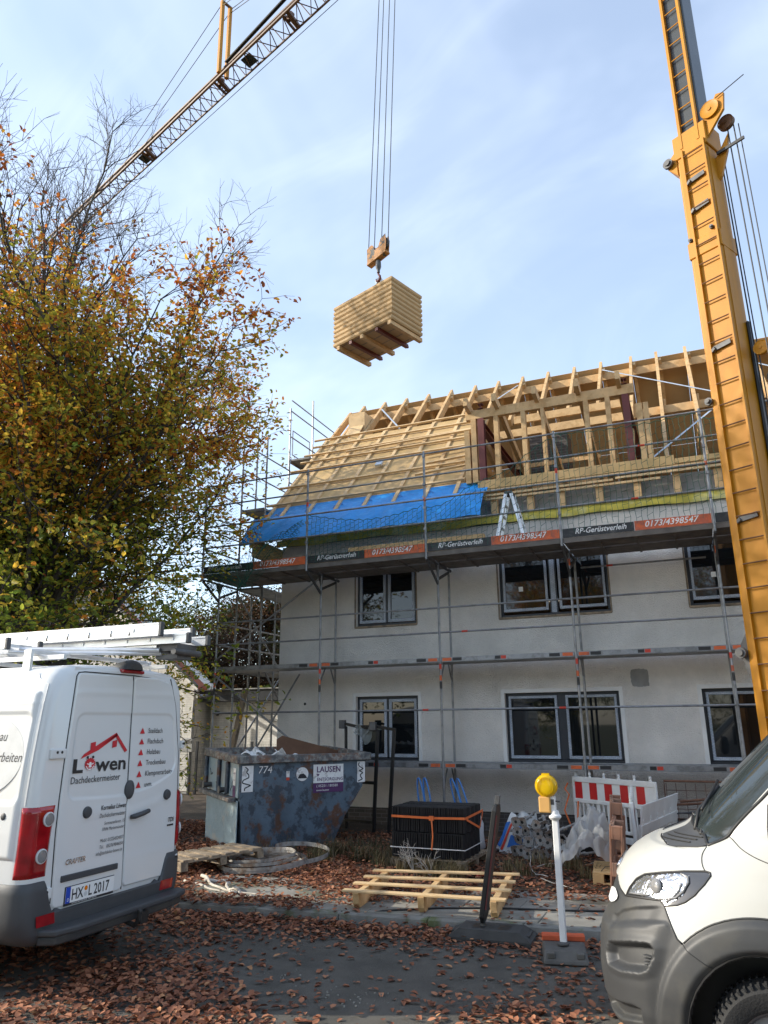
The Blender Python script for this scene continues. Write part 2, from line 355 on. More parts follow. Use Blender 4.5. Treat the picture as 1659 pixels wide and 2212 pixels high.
def window(x0, x1, z0, z1, kind, idx):
    yf = WY+.105
    fr = M(); t = .055
    for a, b, c, d in ((x0,x1,z0,z0+t),(x0,x1,z1-t,z1),(x0,x0+t,z0+t,z1-t),(x1-t,x1,z0+t,z1-t)): fr.bb(a, b, yf, yf+.07, c, d)
    xm = (x0+x1)/2; mull = .16 if idx == 1 else .05
    fr.bb(xm-mull/2, xm+mull/2, yf-.004, yf+.066, z0+t, z1-t)
    wo_ = fr.build('window', 'anthracite', house, bevel=.004)
    low = idx != 0
    for k, (a, b) in enumerate(((x0+t+.004, xm-mull/2-.004), (xm+mull/2+.004, x1-t-.004))):
        if kind == 'up' and idx == 1: a, b = (a+.01, b-.03) if k == 0 else (a+.03, b-.01)
        zb = z0+t+(.06 if (low and kind == 'up') else .012); zt = z1-t-.006
        s = M(); q = .06 if idx == 0 else .05
        for (c, d, e, f) in ((a,b,zb,zb+q+.01),(a,b,zt-q,zt),(a,a+q,zb+q+.01,zt-q),(b-q,b,zb+q+.01,zt-q)): s.bb(c, d, yf-.028, yf+.03, e, f)
        s.build('sash', 'film', wo_, bevel=.004)
        g = M(); g.bb(a+q, b-q, yf+.008, yf+.018, zb+q+.01, zt-q); g.build('pane', 'glass', wo_)
        if random.random() < .45 and not (kind == 'low' and idx == 0):
            st = M(); cx, cz = a+(b-a)*(.4 if k == 0 else .55), zb+(zt-zb)*(.5 if kind == 'low' else .42)
            st.bb(cx-.045, cx+.045, yf+.003, yf+.0075, cz-.05, cz+.05); st.build('pane_sticker', 'white_paint', wo_)
    if idx == 1 and kind == 'up':
        s = M(); s.bb(xm-.05, xm+.05, yf-.018, yf-.006, z0+t, z1-t); s.build('post_film', 'film', wo_)
    s = M(); s.bb(x0-.02, x1+.02, WY-.03, WY+.1, z0-.045, z0-.003); s.build('sill', 'plaster_plain' if kind == 'low' else 'old_wood', wo_, bevel=.005)
    s = M()
    if kind == 'low':
        for a, b, c, d in ((x0-.075,x0-.002,z0-.01,z1+.075),(x1+.002,x1+.075,z0-.01,z1+.075),(x0-.002,x1+.002,z1+.002,z1+.075)): s.bb(a, b, WY-.008, WY+.02, c, d)
        s.build('reveal_trim', 'plaster_plain', wo_)
    else:
        for a, b in ((x0-.035, x0-.002), (x1+.002, x1+.03)): s = M(); s.bb(a, b, WY-.01, WY+.1, z0-.03, z1); s.build('foam_seal', 'old_wood', wo_)
random.seed(11)
for i, q in enumerate(WIN): window(*q, i//2)

# ---- roof: front slope z = 1.02 y - 8.24
SL = 1.02
def rz_(y): return SL*y-8.24
NF = Vector((0, -SL, 1)).normalized(); TF = Vector((0, 1, SL)).normalized()
RY, RZ = 19.55, rz_(19.55)
RX = [-9.38, -9.01, -8.28, -7.54, -6.80, -6.06, -5.30, -4.58, -3.85, -3.10, -2.35, -1.61, -.80, -.13, .61, 1.35, 2.1, 2.85, 3.6, 4.35, 5.1, 5.85, 6.6, 7.3]
def P(x, y, h=0.): return Vector((x, y, rz_(y)))+NF*h          # point on the front slope, h above the rafter tops
for i, x in enumerate(RX):
    m = M(); dorm = -3.9 < x < -.95
    y0 = 14.32 if x < -3.9 else (15.0 if not dorm else 17.6)
    m.bar(P(x, y0, -.10), P(x, RY+(.27 if i else 0), -.10), .075, .20, NF); m.build('rafter', 'pine', house)
    m = M(); m.bar((x+.08, 24.9, RZ-(24.9-RY)*SL-.1), (x+.08, RY-.02, RZ-.1), .075, .20, (0, SL, 1)); m.build('back_rafter', 'pine', house)
    if i > 1 and i % 1 == 0 and not dorm:
        m = M(); m.bar((x+.075, RY-2.05, RZ-2.25), (x+.075, RY+2.05, RZ-2.25), .05, .18); m.build('collar_beam', 'pine', house)
m = M()
for i in range(len(RX)-1):
    for k in range(3):
        a, b = RY+.03+k*1.9, RY+.03+(k+1)*1.9-.01
        q = [(RX[i]+.005, a), (RX[i+1]-.003, a), (RX[i+1]-.003, b), (RX[i]+.005, b)]
        nb = Vector((0, SL, 1)).normalized()*.022
        lo = [Vector((x, y, RZ-(y-RY)*SL+.004)) for x, y in q]
        m.add(lo+[p+nb for p in lo], [(0,1,2,3),(4,5,6,7),(0,1,5,4),(1,2,6,5),(2,3,7,6),(3,0,4,7)])
m.build('back_sheathing', 'fibreboard', house)
m = M(); m.bar((-9.42, RY+.03, RZ-.32), (7.4, RY+.03, RZ-.32), .05, .22); m.build('ridge_board', 'pine', house)
for yy, zz in ((17.45, rz_(17.45)-.33), (17.0+4.6, rz_(17.45)-.33)):
    m = M(); m.bar((-9.3, yy, zz), (7.3, yy, zz), .12, .2); m.build('purlin', 'pine', house)
m = M(); m.bar((-9.3, 15.25, 6.93), (-3.95, 15.25, 6.93), .14, .14); m.build('wall_plate', 'pine', house)
# closed front slope: fibreboards, counter battens, tiling battens
bd = M(); random.seed(9)
for k in range(5):
    y0 = 14.75+k*.655
    xs = [-9.42, -7.54+(.74*(k % 2)), -5.3-(.74*(k % 2)), -4.45+.001]
    for a, b in zip(xs[:-1], xs[1:]):
        y1 = min(y0+.652, 18.0); q = [P(a+.003, y0, .002), P(b-.003, y0, .002), P(b-.003, y1, .002), P(a+.003, y1, .002)]
        bd.add(q+[p+NF*.022 for p in q], [(0,1,2,3),(4,5,6,7),(0,1,5,4),(1,2,6,5),(2,3,7,6),(3,0,4,7)])
bd.build('sheathing_board', 'board_yellow', house)
for i, x in enumerate(RX[:8]):
    m = M(); m.bar(P(x+(.02 if i else -.01), 14.72, .045), P(x+(.02 if i else -.01), 18.0, .045), .09, .04, NF); m.build('counter_batten', 'pine_pale', house)
random.seed(21)
for y in (15.30, 15.95, 16.62, 16.98, 17.30, 17.68, 18.03):
    m = M(); xl = -9.42-random.uniform(.2, .38); xr = -4.48+random.uniform(-.1, .12)
    m.bar(P(xl, y, .082), P(xr, y+random.uniform(-.03, .03), .085), .055, .05, NF); m.build('tiling_batten', 'pine_pale', house)
for a, b, y in ((-5.75, -4.52, 15.72), (-5.6, -4.45, 16.1), (-5.8, -4.6, 16.45), (-8.3, -4.6, 17.18)):
    m = M(); m.bar(P(a, y-.05, .12), P(b, y+.03, .13), .055, .05, NF); m.build('tiling_batten', 'pine_pale', house)
m = M(); m.bar(P(-6.98, 16.28, .12), P(-6.98, 16.43, .12), .18, .05, NF); m.build('foil_offcut', 'galv_strap', house)
m = M(); m.bb(-8.86, -8.34, 18.35, 18.95, 9.9, rz_(18.9)+.02); m.build('insulation_block', 'pine_pale', house)
m = M(); m.bar(P(-8.6, 18.02, .06), P(-8.6, 18.8, .14), .46, .02, NF); m.build('insulation_lid', 'pine_pale', house)
# dormer front
m = M(); m.bb(-4.3, -.62, 15.05, 15.17, 8.76, 8.98); m.build('dormer_header', 'pine', house, bevel=.006)
for x, dx in ((-3.60, .1), (-2.98, .1), (-2.55, .08), (-1.62, .1), (-1.17, .1), (-4.12, .12), (-4.28, .12), (-.55, .12), (-.42, .1)):
    m = M(); m.bb(x-dx/2, x+dx/2, 15.04, 15.18, 7.24, 8.758 if x > -4.25 and x < -.6 else rz_(15.04)+1.4); m.build('dormer_stud', 'pine', house)
for k, x in enumerate((-4.2, -3.55, -2.65, -1.75, -.9)):
    m = M(); dz = -1.9
    m.bar((x, 14.72, 8.90+.17), (x, 15.3, 8.86+.1), .09, .20); m.bar((x, 15.3, 8.96), (x+.02, 18.9, 8.9+dz*.55), .09, .18); m.build('dormer_joist', 'pine', house)
for x in (-3.94, -.80):
    m = M(); hb = .14
    m.bb(x-.07, x+.07, 15.0, 15.012, 7.26, 8.74); m.bb(x-.07, x+.07, 15.13, 15.142, 7.26, 8.74); m.bb(x-.005, x+.005, 15.012, 15.13, 7.26, 8.74); m.build('steel_post', 'oxide_steel', house)
    m = M(); m.bb(x-.07, x+.07, 15.19, 23.4, 8.50, 8.512); m.bb(x-.07, x+.07, 15.19, 23.4, 8.66, 8.672); m.bb(x-.005, x+.005, 15.19, 23.4, 8.512, 8.66); m.build('steel_beam', 'oxide_steel', house)
    m = M(); m.bb(x-.06, x+.06, 15.02, 15.16, 8.99, 9.0); m.bb(x-.06, x+.06, 15.02, 15.16, 9.10, 9.11); m.bb(x-.005, x+.005, 15.02, 15.16, 9.0, 9.1); m.build('steel_stub', 'oxide_steel', house)
m = M(); m.bar((-3.7, 17.5, rz_(17.5)+.0), (-.9, 17.5, rz_(17.5)+.0), .08, .2); m.build('trimmer_beam', 'pine', house)
# eaves band right of the tarp: boards, slats, stub posts, knee wall
m = M(); m.bb(-4.06, 0.0, 14.98, 15.04, 7.04, 7.24); m.bb(.01, 3.5, 14.98, 15.04, 7.06, 7.16); m.build('fascia_board', 'board_yellow', house)
for z, a, b, y in ((6.98, -4.0, 2.9, 14.95), (6.86, -4.1, -1.2, 14.92), (6.88, -1.15, 3.0, 14.9), (6.78, -3.9, -.3, 14.94)):
    m = M(); m.bb(a, b, y-.03, y+.03, z-.022, z+.022); m.build('eaves_batten', 'pine_pale', house)
for x in (-3.72, -2.93, -2.27, -1.5, -.75, .0, .75, 1.5, 2.3):
    m = M(); m.bb(x-.07, x+.07, 14.97, 15.12, 6.44, 6.84); m.build('stub_post', 'pine', house, bevel=.004)
m = M(); m.bb(-9.0, 7.3, 15.2, 15.35, 6.252, 6.9); m.build('knee_wall', 'mortar', house)
m = M(); m.bb(-9.05, 7.3, 15.0, 15.4, 6.42, 6.45); m.build('sole_plate', 'white_paint', house)
def seal(u, v):
    x = -9.2+16.4*u; z = 6.42-.17*v-.014*math.sin(x*2.1)*v-.012*math.sin(x*5.3+1)*v
    return (x, WY-.06-.008*math.sin(v*3.1), z)
m = M(); m.grid(seal, 160, 5); m.add([(-9.2, WY-.06, 6.42), (7.2, WY-.06, 6.42), (7.2, WY+.2, 6.42), (-9.2, WY+.2, 6.42)], [(0,1,2,3)]); m.build('wall_head_insulation', 'yellow_seal', house)
m = M(); m.bb(-9.55, HX0-.003, 14.5, 24.2, 5.95, 6.2); m.build('verge_soffit', 'board_yellow', house)
for k in range(4):
    m = M(); m.bar((-9.5+.14*k, 14.2, 6.30), (-9.5+.14*k, 15.0, 6.35), .1, .16); 
m = M(); m.bar((-9.38, 14.2, 6.2), (-9.38, 15.1, 6.24), .12, .18); m.build('eaves_joist', 'pine', house)
# chimney and metal strap braces
ch = M(); ch.bb(-3.55, -2.55, 18.6, 19.3, 6.2, 9.55); cho = ch.build('chimney', 'dark_brick', house)
m = M(); m.tube((-2.9, 18.95, 9.55), (-2.9, 18.95, 9.95), .07, 12); m.build('flue_pipe', 'steel', cho, smooth=30.)
m = M(); m.bb(-3.95, -1.6, 18.25, 18.3, 7.9, 8.12); m.bb(-3.9, -1.7, 18.25, 18.3, 8.55, 8.66); m.build('tie_board', 'pine', house)
for a, b in (((-1.55, 19.3), (1.2, 17.2)), ((-.4, 15.25), (1.25, 17.0)), ((-4.5, 18.6), (-3.9, 19.3)), ((-8.2, 19.35), (-7.1, 18.05)), ((1.4, 19.0), (3.8, 16.5))):
    m = M(); m.bar(P(*a, .02), P(*b, .02), .045, .004, NF); m.build('wind_brace', 'galv_strap', house)

# ---- blue tarp over the lower battens
def tarp(u, v):
    x = -9.62+5.78*u
    xx = x
    if v < .42:
        y = 15.24-(15.24-14.80)*(v/.42); h = .075*0+.03+.012*math.sin(x*7)*v
    else:
        t = (v-.42)/.58; y = 14.80-.66*t*(1-.12*u); h = .125+.018*math.sin(x*4.2+.6)*t+.012*math.sin(x*9.7+3*t)*t-.14*t*t
    if v > .42 and u < .03: xx = x-.06
    p = P(xx, y, h); return (p.x, p.y, p.z)
m = M(); m.grid(tarp, 180, 26)
m.cur = 1
for k in range(7):
    cx = -9.0+.76*k
    pts = []
    for j in range(12):
        a = .6+j*.42; r = .10+.004*j
        p = P(cx+math.cos(a)*r*1.1, 15.0+math.sin(a)*r*.7, .046); pts.append(p)
    for p0, p1 in zip(pts[:-1], pts[1:]): m.bar(p0, p1, .018, .002, NF)
o = m.build('tarpaulin', ['tarp_blue', 'tarp_print'], None, smooth=True, fix=False)
tag(o, 'bright blue tarpaulin sheet draped over the eaves of the unfinished roof', 'tarpaulin')
# ================================================================ scaffold
scaf = thing('scaffold', 'grey steel tube scaffold with plank decks around the front and gable of the house', 'scaffold', (-4.77, 14.14, .08))
SX = [-10.16, -7.48, -4.77, -2.10, .506, 3.2, 5.9]; YO, YI, YT = 14.14, 14.87, 13.45
TB = .0242
def sp(name, m, mats='steel', **k): return m.build(name, mats, scaf, **k)
random.seed(4)
def stripes(m, p0, p1, bands):
    p0, p1 = Vector(p0), Vector(p1); L = (p1-p0).length; d = (p1-p0)/L
    for a, b, ci in bands: m.cur = ci; m.tube(p0+d*a, p0+d*b, TB+.0018, 10, cap=False)
    m.cur = 0
SM = ['steel', 'red_paint', 'black_paint', 'orange_paint']
for i, x in enumerate(SX):
    for y in (YO, YI):
        m = M(); m.tube((x, y, .3), (x, y, 5.30), TB, 10)
        if y == YO:
            stripes(m, (x, y, 0), (x, y, 5.3), [(3.14,3.24,1),(3.24,3.30,0),(2.92,3.02,3),(2.76,2.90,2)][:4])
            if i > 2: stripes(m, (x, y, 0), (x, y, 5.3), [(5.0,5.13,3),(4.78,4.93,2)])
        m.cur = 0
        m.tube((x, y, .12), (x, y, .6), .019, 8); m.box((x, y, .115), (.15, .15, .012))
        o = sp('post', m, SM, smooth=30.)
    for z in (1.29, 3.29):
        m = M(); m.tube((x, YO, z), (x, YI, z), TB*.95, 8); m.bar((x, YO+.03, z-.32), (x, YO+.25, z-.02), .02, .03); m.bar((x, YI-.03, z-.32), (x, YI-.22, z-.02), .02, .03); sp('transom', m)
    # cantilever bracket that carries the wide top deck
    m = M(); m.tube((x, YT, 5.27), (x, YI+.12, 5.27), TB, 8); m.bar((x, YT+.04, 5.24), (x, YO-.01, 4.86), .035, .05); m.bar((x, YO+.01, 4.96), (x, YI-.02, 5.22), .035, .05)
    m.prism([(-.16,0),(.12,0),(.03,-.22),(-.03,-.22)], (x-.004, YO, 5.25), (0,1,0), (0,0,1), (.008,0,0)); m.tube((x, YI+.02, 5.28), (x, YI+.12, 5.28), .035, 8); sp('bracket', m, 'dark_steel')
    m = M(); m.tube((x, YT, 5.24), (x, YT, 7.52), TB, 10)
    stripes(m, (x, YT, 5.24), (x, YT, 7.52), [(1.42,1.52,1),(1.52,1.58,0)] if i % 2 else [(1.2,1.28,3)])
    for z in (5.86, 6.30, 6.80, 7.42): m.box((x, YT-.01, z), (.055, .06, .05))
    sp('guard_post', m, SM, smooth=30.)
def rail(x0, x1, y, z, name='guard_rail', col=None):
    m = M(); m.tube((x0+.02, y-.03, z), (x1-.02, y-.03, z), .019, 8)
    if col: m.cur = 1; a = x0+(x1-x0)*col; m.tube((a, y-.03, z), (a+.12, y-.03, z), .0205, 8)
    sp(name, m, ['steel', 'red_paint'], smooth=30.)
for i in range(len(SX)-1):
    a, b = SX[i], SX[i+1]
    rail(a, b, YO, 2.36, col=.86 if i in (1, 2) else None)
    for z, c in ((3.86, .18), (4.36, None)): rail(a, b, YO, z, col=c if i in (2,) else None)
    for z, c in ((5.98, .5), (6.47, None), (6.97, .58), (7.46, None)): rail(a, b, YT, z, col=c if i == 3 else None)
    for z in (1.36, 3.36):
        m = M(); m.bb(a+.03, b-.03, YO-.01, YI-.05, z-.085, z-.078)
        m.bb(a+.03, b-.03, YO-.012, YO, z-.075, z+.01); m.bb(a+.03, b-.03, YI-.06, YI-.05, z-.075, z+.01); m.bb(a+.03, b-.03, YO+.002, YI-.062, z-.035, z-.005)
        if not (i == 0 and z < 2):
            L = b-a
            for q, w_, ci in ((.05,.19,3),(.26,.19,2),(L-.5,.2,2),(L-.25,.19,3),(L*.42,.11,2),(L*.42+.12,.1,1)):
                if i == 0 and q < L*.6: continue
                m.cur = ci; m.bb(a+q, a+q+w_, YO-.0145, YO-.012, z-.065, z-.005)
            m.cur = 0
        sp('deck', m, SM)
    m = M(); z = 5.37
    for y0, y1 in ((YT+.04, YT+.34), (YT+.36, YT+.66), (YO+.06, YI-.01)): m.bb(a+.03, b-.03, y0, y1, z-.06, z)
    m.bb(a+.01, b-.01, YT+.02, YT+.035, z-.075, z+.02)
    for q in range(1, 4): m.bb(a+(b-a)*q/4-.02, a+(b-a)*q/4+.02, YT+.05, YI-.03, z-.085, z-.062)
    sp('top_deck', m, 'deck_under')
# toe boards with the hire firm's lettering, pixel-free: black left, orange right on every bay
for i in range(len(SX)-1):
    a, b = SX[i]+.03, SX[i+1]-.03; mid = a+(b-a)*.5; yb = YT+.005
    m = M(); m.bb(a, mid-.005, yb, yb+.028, 5.395, 5.56); o = sp('toe_board', m, 'toe_black')
    t = M(); t.text("RP-Gerüstverleih", (a+(.22 if i else .1), yb-.004, 5.445), (1,0,0), (0,0,1), .142, bold=.012, shear=.28, sq=.92); t.build('lettering', 'sticker', o, fix=False)
    m = M(); m.bb(mid+.005, b, yb-.002, yb+.026, 5.395, 5.565); o = sp('toe_board', m, 'orange_paint')
    t = M(); t.text("0173/4398547", (mid+.17, yb-.006, 5.44), (1,0,0), (0,0,1), .155, bold=.012, shear=.28, sq=.98); t.build('lettering', 'white_paint', o, fix=False)
def brace(p0, p1, r=.0212): m = M(); m.tube(p0, p1, r, 8); sp('brace', m, smooth=30.)
brace((SX[0], YO-.05, 3.2), (SX[1], YO-.05, 1.35)); brace((SX[0], YO-.05, 3.5), (SX[1], YO-.05, 5.2)); brace((SX[0]+.5, YI, 1.3), (SX[1]-.9, YI+.0, 3.2))
rail(SX[1]-.1, SX[2]-.1, YI, 4.96) if False else None
rail(SX[3]+.1, SX[4]-.15, YI, 5.08, col=.22)
# gable return
GY = [14.87, 15.5, 17.15, 18.5, 21.0]
for x in (-10.16, -9.46):
    for y, zt in zip(GY, (9.2, 9.75, 11.0, 11.8, 9.8)):
        if x > -10 and y > 15: zt = 5.2
        m = M(); m.tube((x, y, .3), (x, y, zt), TB, 8); m.tube((x, y, .1), (x, y, .5), .019, 8); m.box((x, y, .095), (.15, .15, .012))
        sp('post', m, smooth=30.)
def grail(y0, y1, z, x=-10.13, z1=None): m = M(); m.tube((x, y0, z), (x, y1, z if z1 is None else z1), .019, 8); sp('guard_rail', m, smooth=30.)
for y0, y1, z in ((14.87,17.15,9.05),(14.87,17.15,7.75),(14.87,17.15,8.35),(17.15,21,10.9),(17.15,21,10.1),(17.15,21,11.25),(17.15,21,9.3),(17.15,21,8.7),(14.14,17.15,2.36),(14.14,17.15,4.36),(14.14,17.15,3.86),(17.15,21,4.36),(13.45,14.87,6.45),(13.45,14.87,7.4),(13.45,14.87,5.98),(17.15,21,2.36)): grail(y0, y1, z)
for z, y0, y1 in ((7.28,14.87,16.4),(9.4,17.15,18.5),(3.34,14.9,21),(5.30,14.9,21),(1.34,14.9,21)):
    m = M(); m.bb(-10.12, -9.5, y0, y1, z-.05, z); m.bb(-10.13, -10.115, y0, y1, z-.08, z+.02); sp('gable_deck', m, 'deck_grey')
m = M(); yy = 17.75; m.path([(-10.16, 17.3, 10.35), (-10.16, 18.3, 10.35), (-10.16, 18.3, 9.6), (-10.16, 17.3, 9.6)], .017, 6, closed=True); sp('guard_frame', m)
brace((-10.2, 14.9, 1.3), (-10.2, 17.1, 3.3)); brace((-10.2, 17.1, 3.4), (-10.2, 14.9, 5.2)); brace((-9.4, 14.9, 3.4), (-9.4, 17.1, 1.4)); brace((-10.2, 17.1, 1.4), (-10.2, 21, 3.4))
m = M(); m.bar((-10.9, 15.6, .1), (-9.9, 15.0, 2.9), .06, .20); sp('raking_board', m, 'old_wood')
for y in (14.87, 15.5): m = M(); m.tube((-10.16, y, 7.2), (-9.46, y, 7.2), .02, 8); sp('transom', m)

# ---- green safety nets on the top guard rail (knotted mesh, sagging)
def net(name, x0, x1, ztop, zbot, y, label, sag=.06, nx=None, bulge=0.05):
    cell = .10; nx = nx or int((x1-x0)/cell); nz = 15
    random.seed(int(abs(x0)*100)); m = M(); r = .0042
    def pt(i, j):
        u, v = i/nx, j/nz; x = x0+(x1-x0)*u; zt = ztop(u); zb = zbot(u)
        z = zb+(zt-zb)*v + (.03 if (i+j) % 2 else -.0)
        return Vector((x+.012*math.sin(j*2.3+i), y-.045-bulge*math.sin(math.pi*v)*(.6+.4*math.sin(u*9))-.01*math.sin(i*1.7), z))
    for i in range(nx+1):
        for j in range(nz):
            m.tube(pt(i, j), pt(i, j+1), r, 3, cap=False)
            if i < nx and (i+j) % 2 == 0 and j: m.tube(pt(i, j), pt(i+1, j), r, 3, cap=False)
    m.path([pt(i, nz) for i in range(nx+1)], .007, 4)
    o = m.build(name, 'net_green', None, fix=False); tag(o, label, 'safety net', 'green nets on the scaffold rail'); return o
net('safety_net', SX[1]+.05, SX[2]-.05, lambda u: 6.44-.30*math.sin(math.pi*u*.75)+.1*u*u, lambda u: 5.41-.03*math.sin(u*20), YT, 'green safety net hanging slack in front of the blue tarpaulin')
net('safety_net', SX[2]+.05, SX[3]-.05, lambda u: 6.28+1.05*u**1.3-.05*math.sin(u*12), lambda u: 5.43-.03*math.sin(u*17), YT, 'green safety net rising towards the dormer, in front of the stepladder')
net('safety_net', SX[3]+.05, SX[4]-.05, lambda u: 7.42-.06*math.sin(math.pi*u), lambda u: 5.52-.04*math.sin(u*15), YT, 'green safety net on the rail above the legible orange phone board')
net('safety_net', SX[4]+.05, SX[5]-.05, lambda u: 7.3-.5*u, lambda u: 5.5, YT, 'green safety net beyond the crane mast at the far end of the scaffold')
# bunched net spilling off the corner deck
m = M(); random.seed(12)
def bp_(u, v):
    x = -9.95+2.45*u; z = 5.75-.2*math.cos(u*3.2)-v*(1.0-.75*abs(u-.45)**1.2*1.4)*.95*(1-.2*u)+.5*u*u*.8
    return Vector((x+.05*math.sin(v*14+u*9)-.25*v*(u-.4), YT-.08-.12*math.sin(v*3)+.05*math.sin(u*23+v*9), z))
nu, nv = 40, 24
for i in range(nu+1):
    for j in range(nv+1):
        if i < nu and (i+j) % 2 == 0: m.tube(bp_(i/nu, j/nv), bp_((i+1)/nu, min(1, (j+.6)/nv)), .0038, 3, cap=False)
        if j < nv: m.tube(bp_(i/nu, j/nv), bp_((i+.5)/nu, (j+1)/nv), .0038, 3, cap=False)
for k in range(14):
    u0 = random.uniform(.1, .9); m.path([bp_(u0, 0), bp_(u0-.03, .4), bp_(.42+random.uniform(-.06, .06), .95)], .006, 4)
o = m.build('safety_net', 'net_green', None, fix=False); tag(o, 'green safety net bunched up and drooping below the deck corner nearest the tree', 'safety net', 'green nets on the scaffold rail')
m = M()
for i in range(9):
    for j in range(42):
        y0 = 13.5+i*.15; z0 = 4.7+j*.07; f = lambda y, z: Vector((-10.22-.05*math.sin(z*2+y), y+.05*math.sin(z*3), z))
        m.tube(f(y0, z0), f(y0+.075*(1 if j % 2 else -1), z0+.07), .0034, 3, cap=False); m.tube(f(y0, z0), f(y0-.075*(1 if j % 2 else -1), z0+.07), .0034, 3, cap=False)
o = m.build('safety_net', 'net_green', None, fix=False); tag(o, 'narrow green safety net closing the gable end of the top deck', 'safety net', 'green nets on the scaffold rail')
random.seed(8)
for k, (x, z) in enumerate(((-.55, 5.35), (-6.1, 5.4), (.42, 5.6), (-8.3, 4.9), (-3.5, 5.4))):
    pass

# ---- aluminium stepladder and loose boards on the top deck
sl = thing('stepladder', 'small aluminium stepladder standing open on the top scaffold deck', 'stepladder', (-3.12, 13.9, 5.37))
for sx in (-1, 1):
    lm = M(); y0 = 13.9
    for dy in (-.17, .17):
        lm.bar((-3.12+sx*.05, y0+dy*.75, 6.50), (-3.12+sx*.31, y0+dy, 5.38), .065, .028, (0,1,0))
    lo = lm.build('leg_frame', 'alu', sl, bevel=.004)
    rm = M()
    for k in range(1, 5):
        t = k/5; x = -3.12+sx*(.05+.26*t); rm.box((x, y0, 6.5-1.12*t), (.05, .30, .025))
    rm.build('step', 'alu', lo)
m = M(); m.box((-3.12, 13.9, 6.51), (.16, .32, .05)); m.build('hinge_cap', 'dark_steel', sl, bevel=.01)
random.seed(15)
for k, (x0, x1, y, z) in enumerate(((-9.1,-5.0,14.30,5.40),(-9.0,-5.1,14.45,5.40),(-9.1,-4.4,14.32,5.50),(-8.9,-5.2,14.48,5.50),(-8.6,-3.9,14.35,5.60),(-7.4,-3.75,14.45,5.70),(-6.9,-3.8,14.36,5.80))):
    m = M(); m.bb(x0, x1, y-.07, y+.07, z-.025, z+.065); o = m.build('timber_board', 'pine_pale' if k % 2 else 'pine', None, bevel=.004)
    tag(o, ('long pine board lying lowest in the timber pile on the top deck', 'pine board beside the lowest one in the timber pile, nearer the wall', 'pine board on the second layer of the deck timber pile', 'pine board at the back of the second layer of the deck timber pile', 'pine board on the third layer of the deck timber pile', 'pine board second from the top of the deck timber pile', 'short pine board on top of the deck timber pile by the stepladder')[k], 'board', 'boards piled on the top deck')
# ================================================================ tower crane: telescopic mast and lattice jib
crane = thing('tower_crane', 'tall yellow mobile tower crane with a ladder mast and lattice jib', 'crane', (.85, 11.2, 0))
mat('crane_yellow', (.49,.205,.004), .5, var=.12, scale=2.5, col2=(.41,.155,.004), c2s=1.3, c2lo=.5, c2hi=.72, spec=.35, stretch=(1,1,.35))
mat('crane_jib', (.13,.058,.022), .5, var=.2)
mat('mast_grey', (.055,.06,.06), .3, var=.3, scale=1.5, metal=.3)
AX = Vector((math.cos(R(-29)), math.sin(R(-29)), 0)); AN = Vector((-math.sin(R(29)), -math.cos(R(29)), 0))  # along the ladder face, out of it
MO = Vector((.86, 11.2, 0))                     # middle of the ladder face at the ground
def cp(a, d, z): return MO+AX*a+AN*d+Vector((0, 0, z))
def cbox(m, a0, a1, d0, d1, z0, z1):
    q = [cp(a0,d0,z0),cp(a1,d0,z0),cp(a1,d1,z0),cp(a0,d1,z0),cp(a0,d0,z1),cp(a1,d0,z1),cp(a1,d1,z1),cp(a0,d1,z1)]
    m.add(q, [(0,3,2,1),(4,5,6,7),(0,1,5,4),(1,2,6,5),(2,3,7,6),(3,0,4,7)])
m = M(); cbox(m, -.27, .24, -.46, 0, 1.0, 11.45); mast = m.build('mast', 'crane_yellow', crane, bevel=.03, seg=3)
for q_ in ((-.29, .26, -.48, .02, 9.22, 9.52), (-.30, .27, -.49, .02, 11.15, 11.6)): m = M(); cbox(m, *q_); m.build('mast_collar', 'crane_yellow', crane, bevel=.012)
m = M(); cbox(m, -.215, .19, -.42, -.045, 11.0, 22.0); m.build('inner_mast', 'mast_grey', crane, bevel=.02, seg=2)
m = M()
for a0, a1 in ((-.285,-.275),(.2425,.2525)): cbox(m, a0, a1, -.40, -.04, 1.2, 11.1)
m.build('mast_side_plate', 'crane_yellow', crane)
# ladder on the mast: two stiles and rungs
m = M(); cbox(m, -.165, -.135, .0, .055, 1.2, 11.25); m.build('ladder_stile', 'crane_yellow', crane)
m = M(); cbox(m, .205, .235, .0, .055, 1.2, 11.25); m.build('ladder_stile', 'crane_yellow', crane)
z = 1.45
while z < 11.2:
    m = M(); m.tube(cp(-.15, .045, z), cp(.22, .045, z), .011, 6); m.build('rung', 'crane_jib', crane); z += .345
m = M(); cbox(m, -.175, -.13, -.04, .03, 11.3, 22.0); m.build('ladder_stile', 'crane_yellow', crane)
m = M(); cbox(m, .115, .16, -.04, .03, 11.3, 22.0); m.build('ladder_stile', 'crane_yellow', crane)
z = 11.75
while z < 21.8:
    m = M(); m.tube(cp(-.15, .0, z), cp(.14, .0, z), .011, 6); m.build('rung', 'crane_yellow', crane); z += .345
for z in (10.6, 10.05, 7.55, 4.85):
    m = M(); m.bar(cp(-.1, .03, z), cp(.16, .03, z+.03), .03, .075); m.bar(cp(-.13, .03, z-.03), cp(-.07, .05, z), .05, .05); m.build('cleat', 'dark_steel', crane)
for a, z in ((-.22, 9.55), (.14, 9.6)):
    m = M(); m.lathe([(.035,0),(.035,.05),(.02,.05),(.02,.07)], cp(a, .0, z), AN, 10); m.build('bolt', 'dark_steel', crane, smooth=40.)
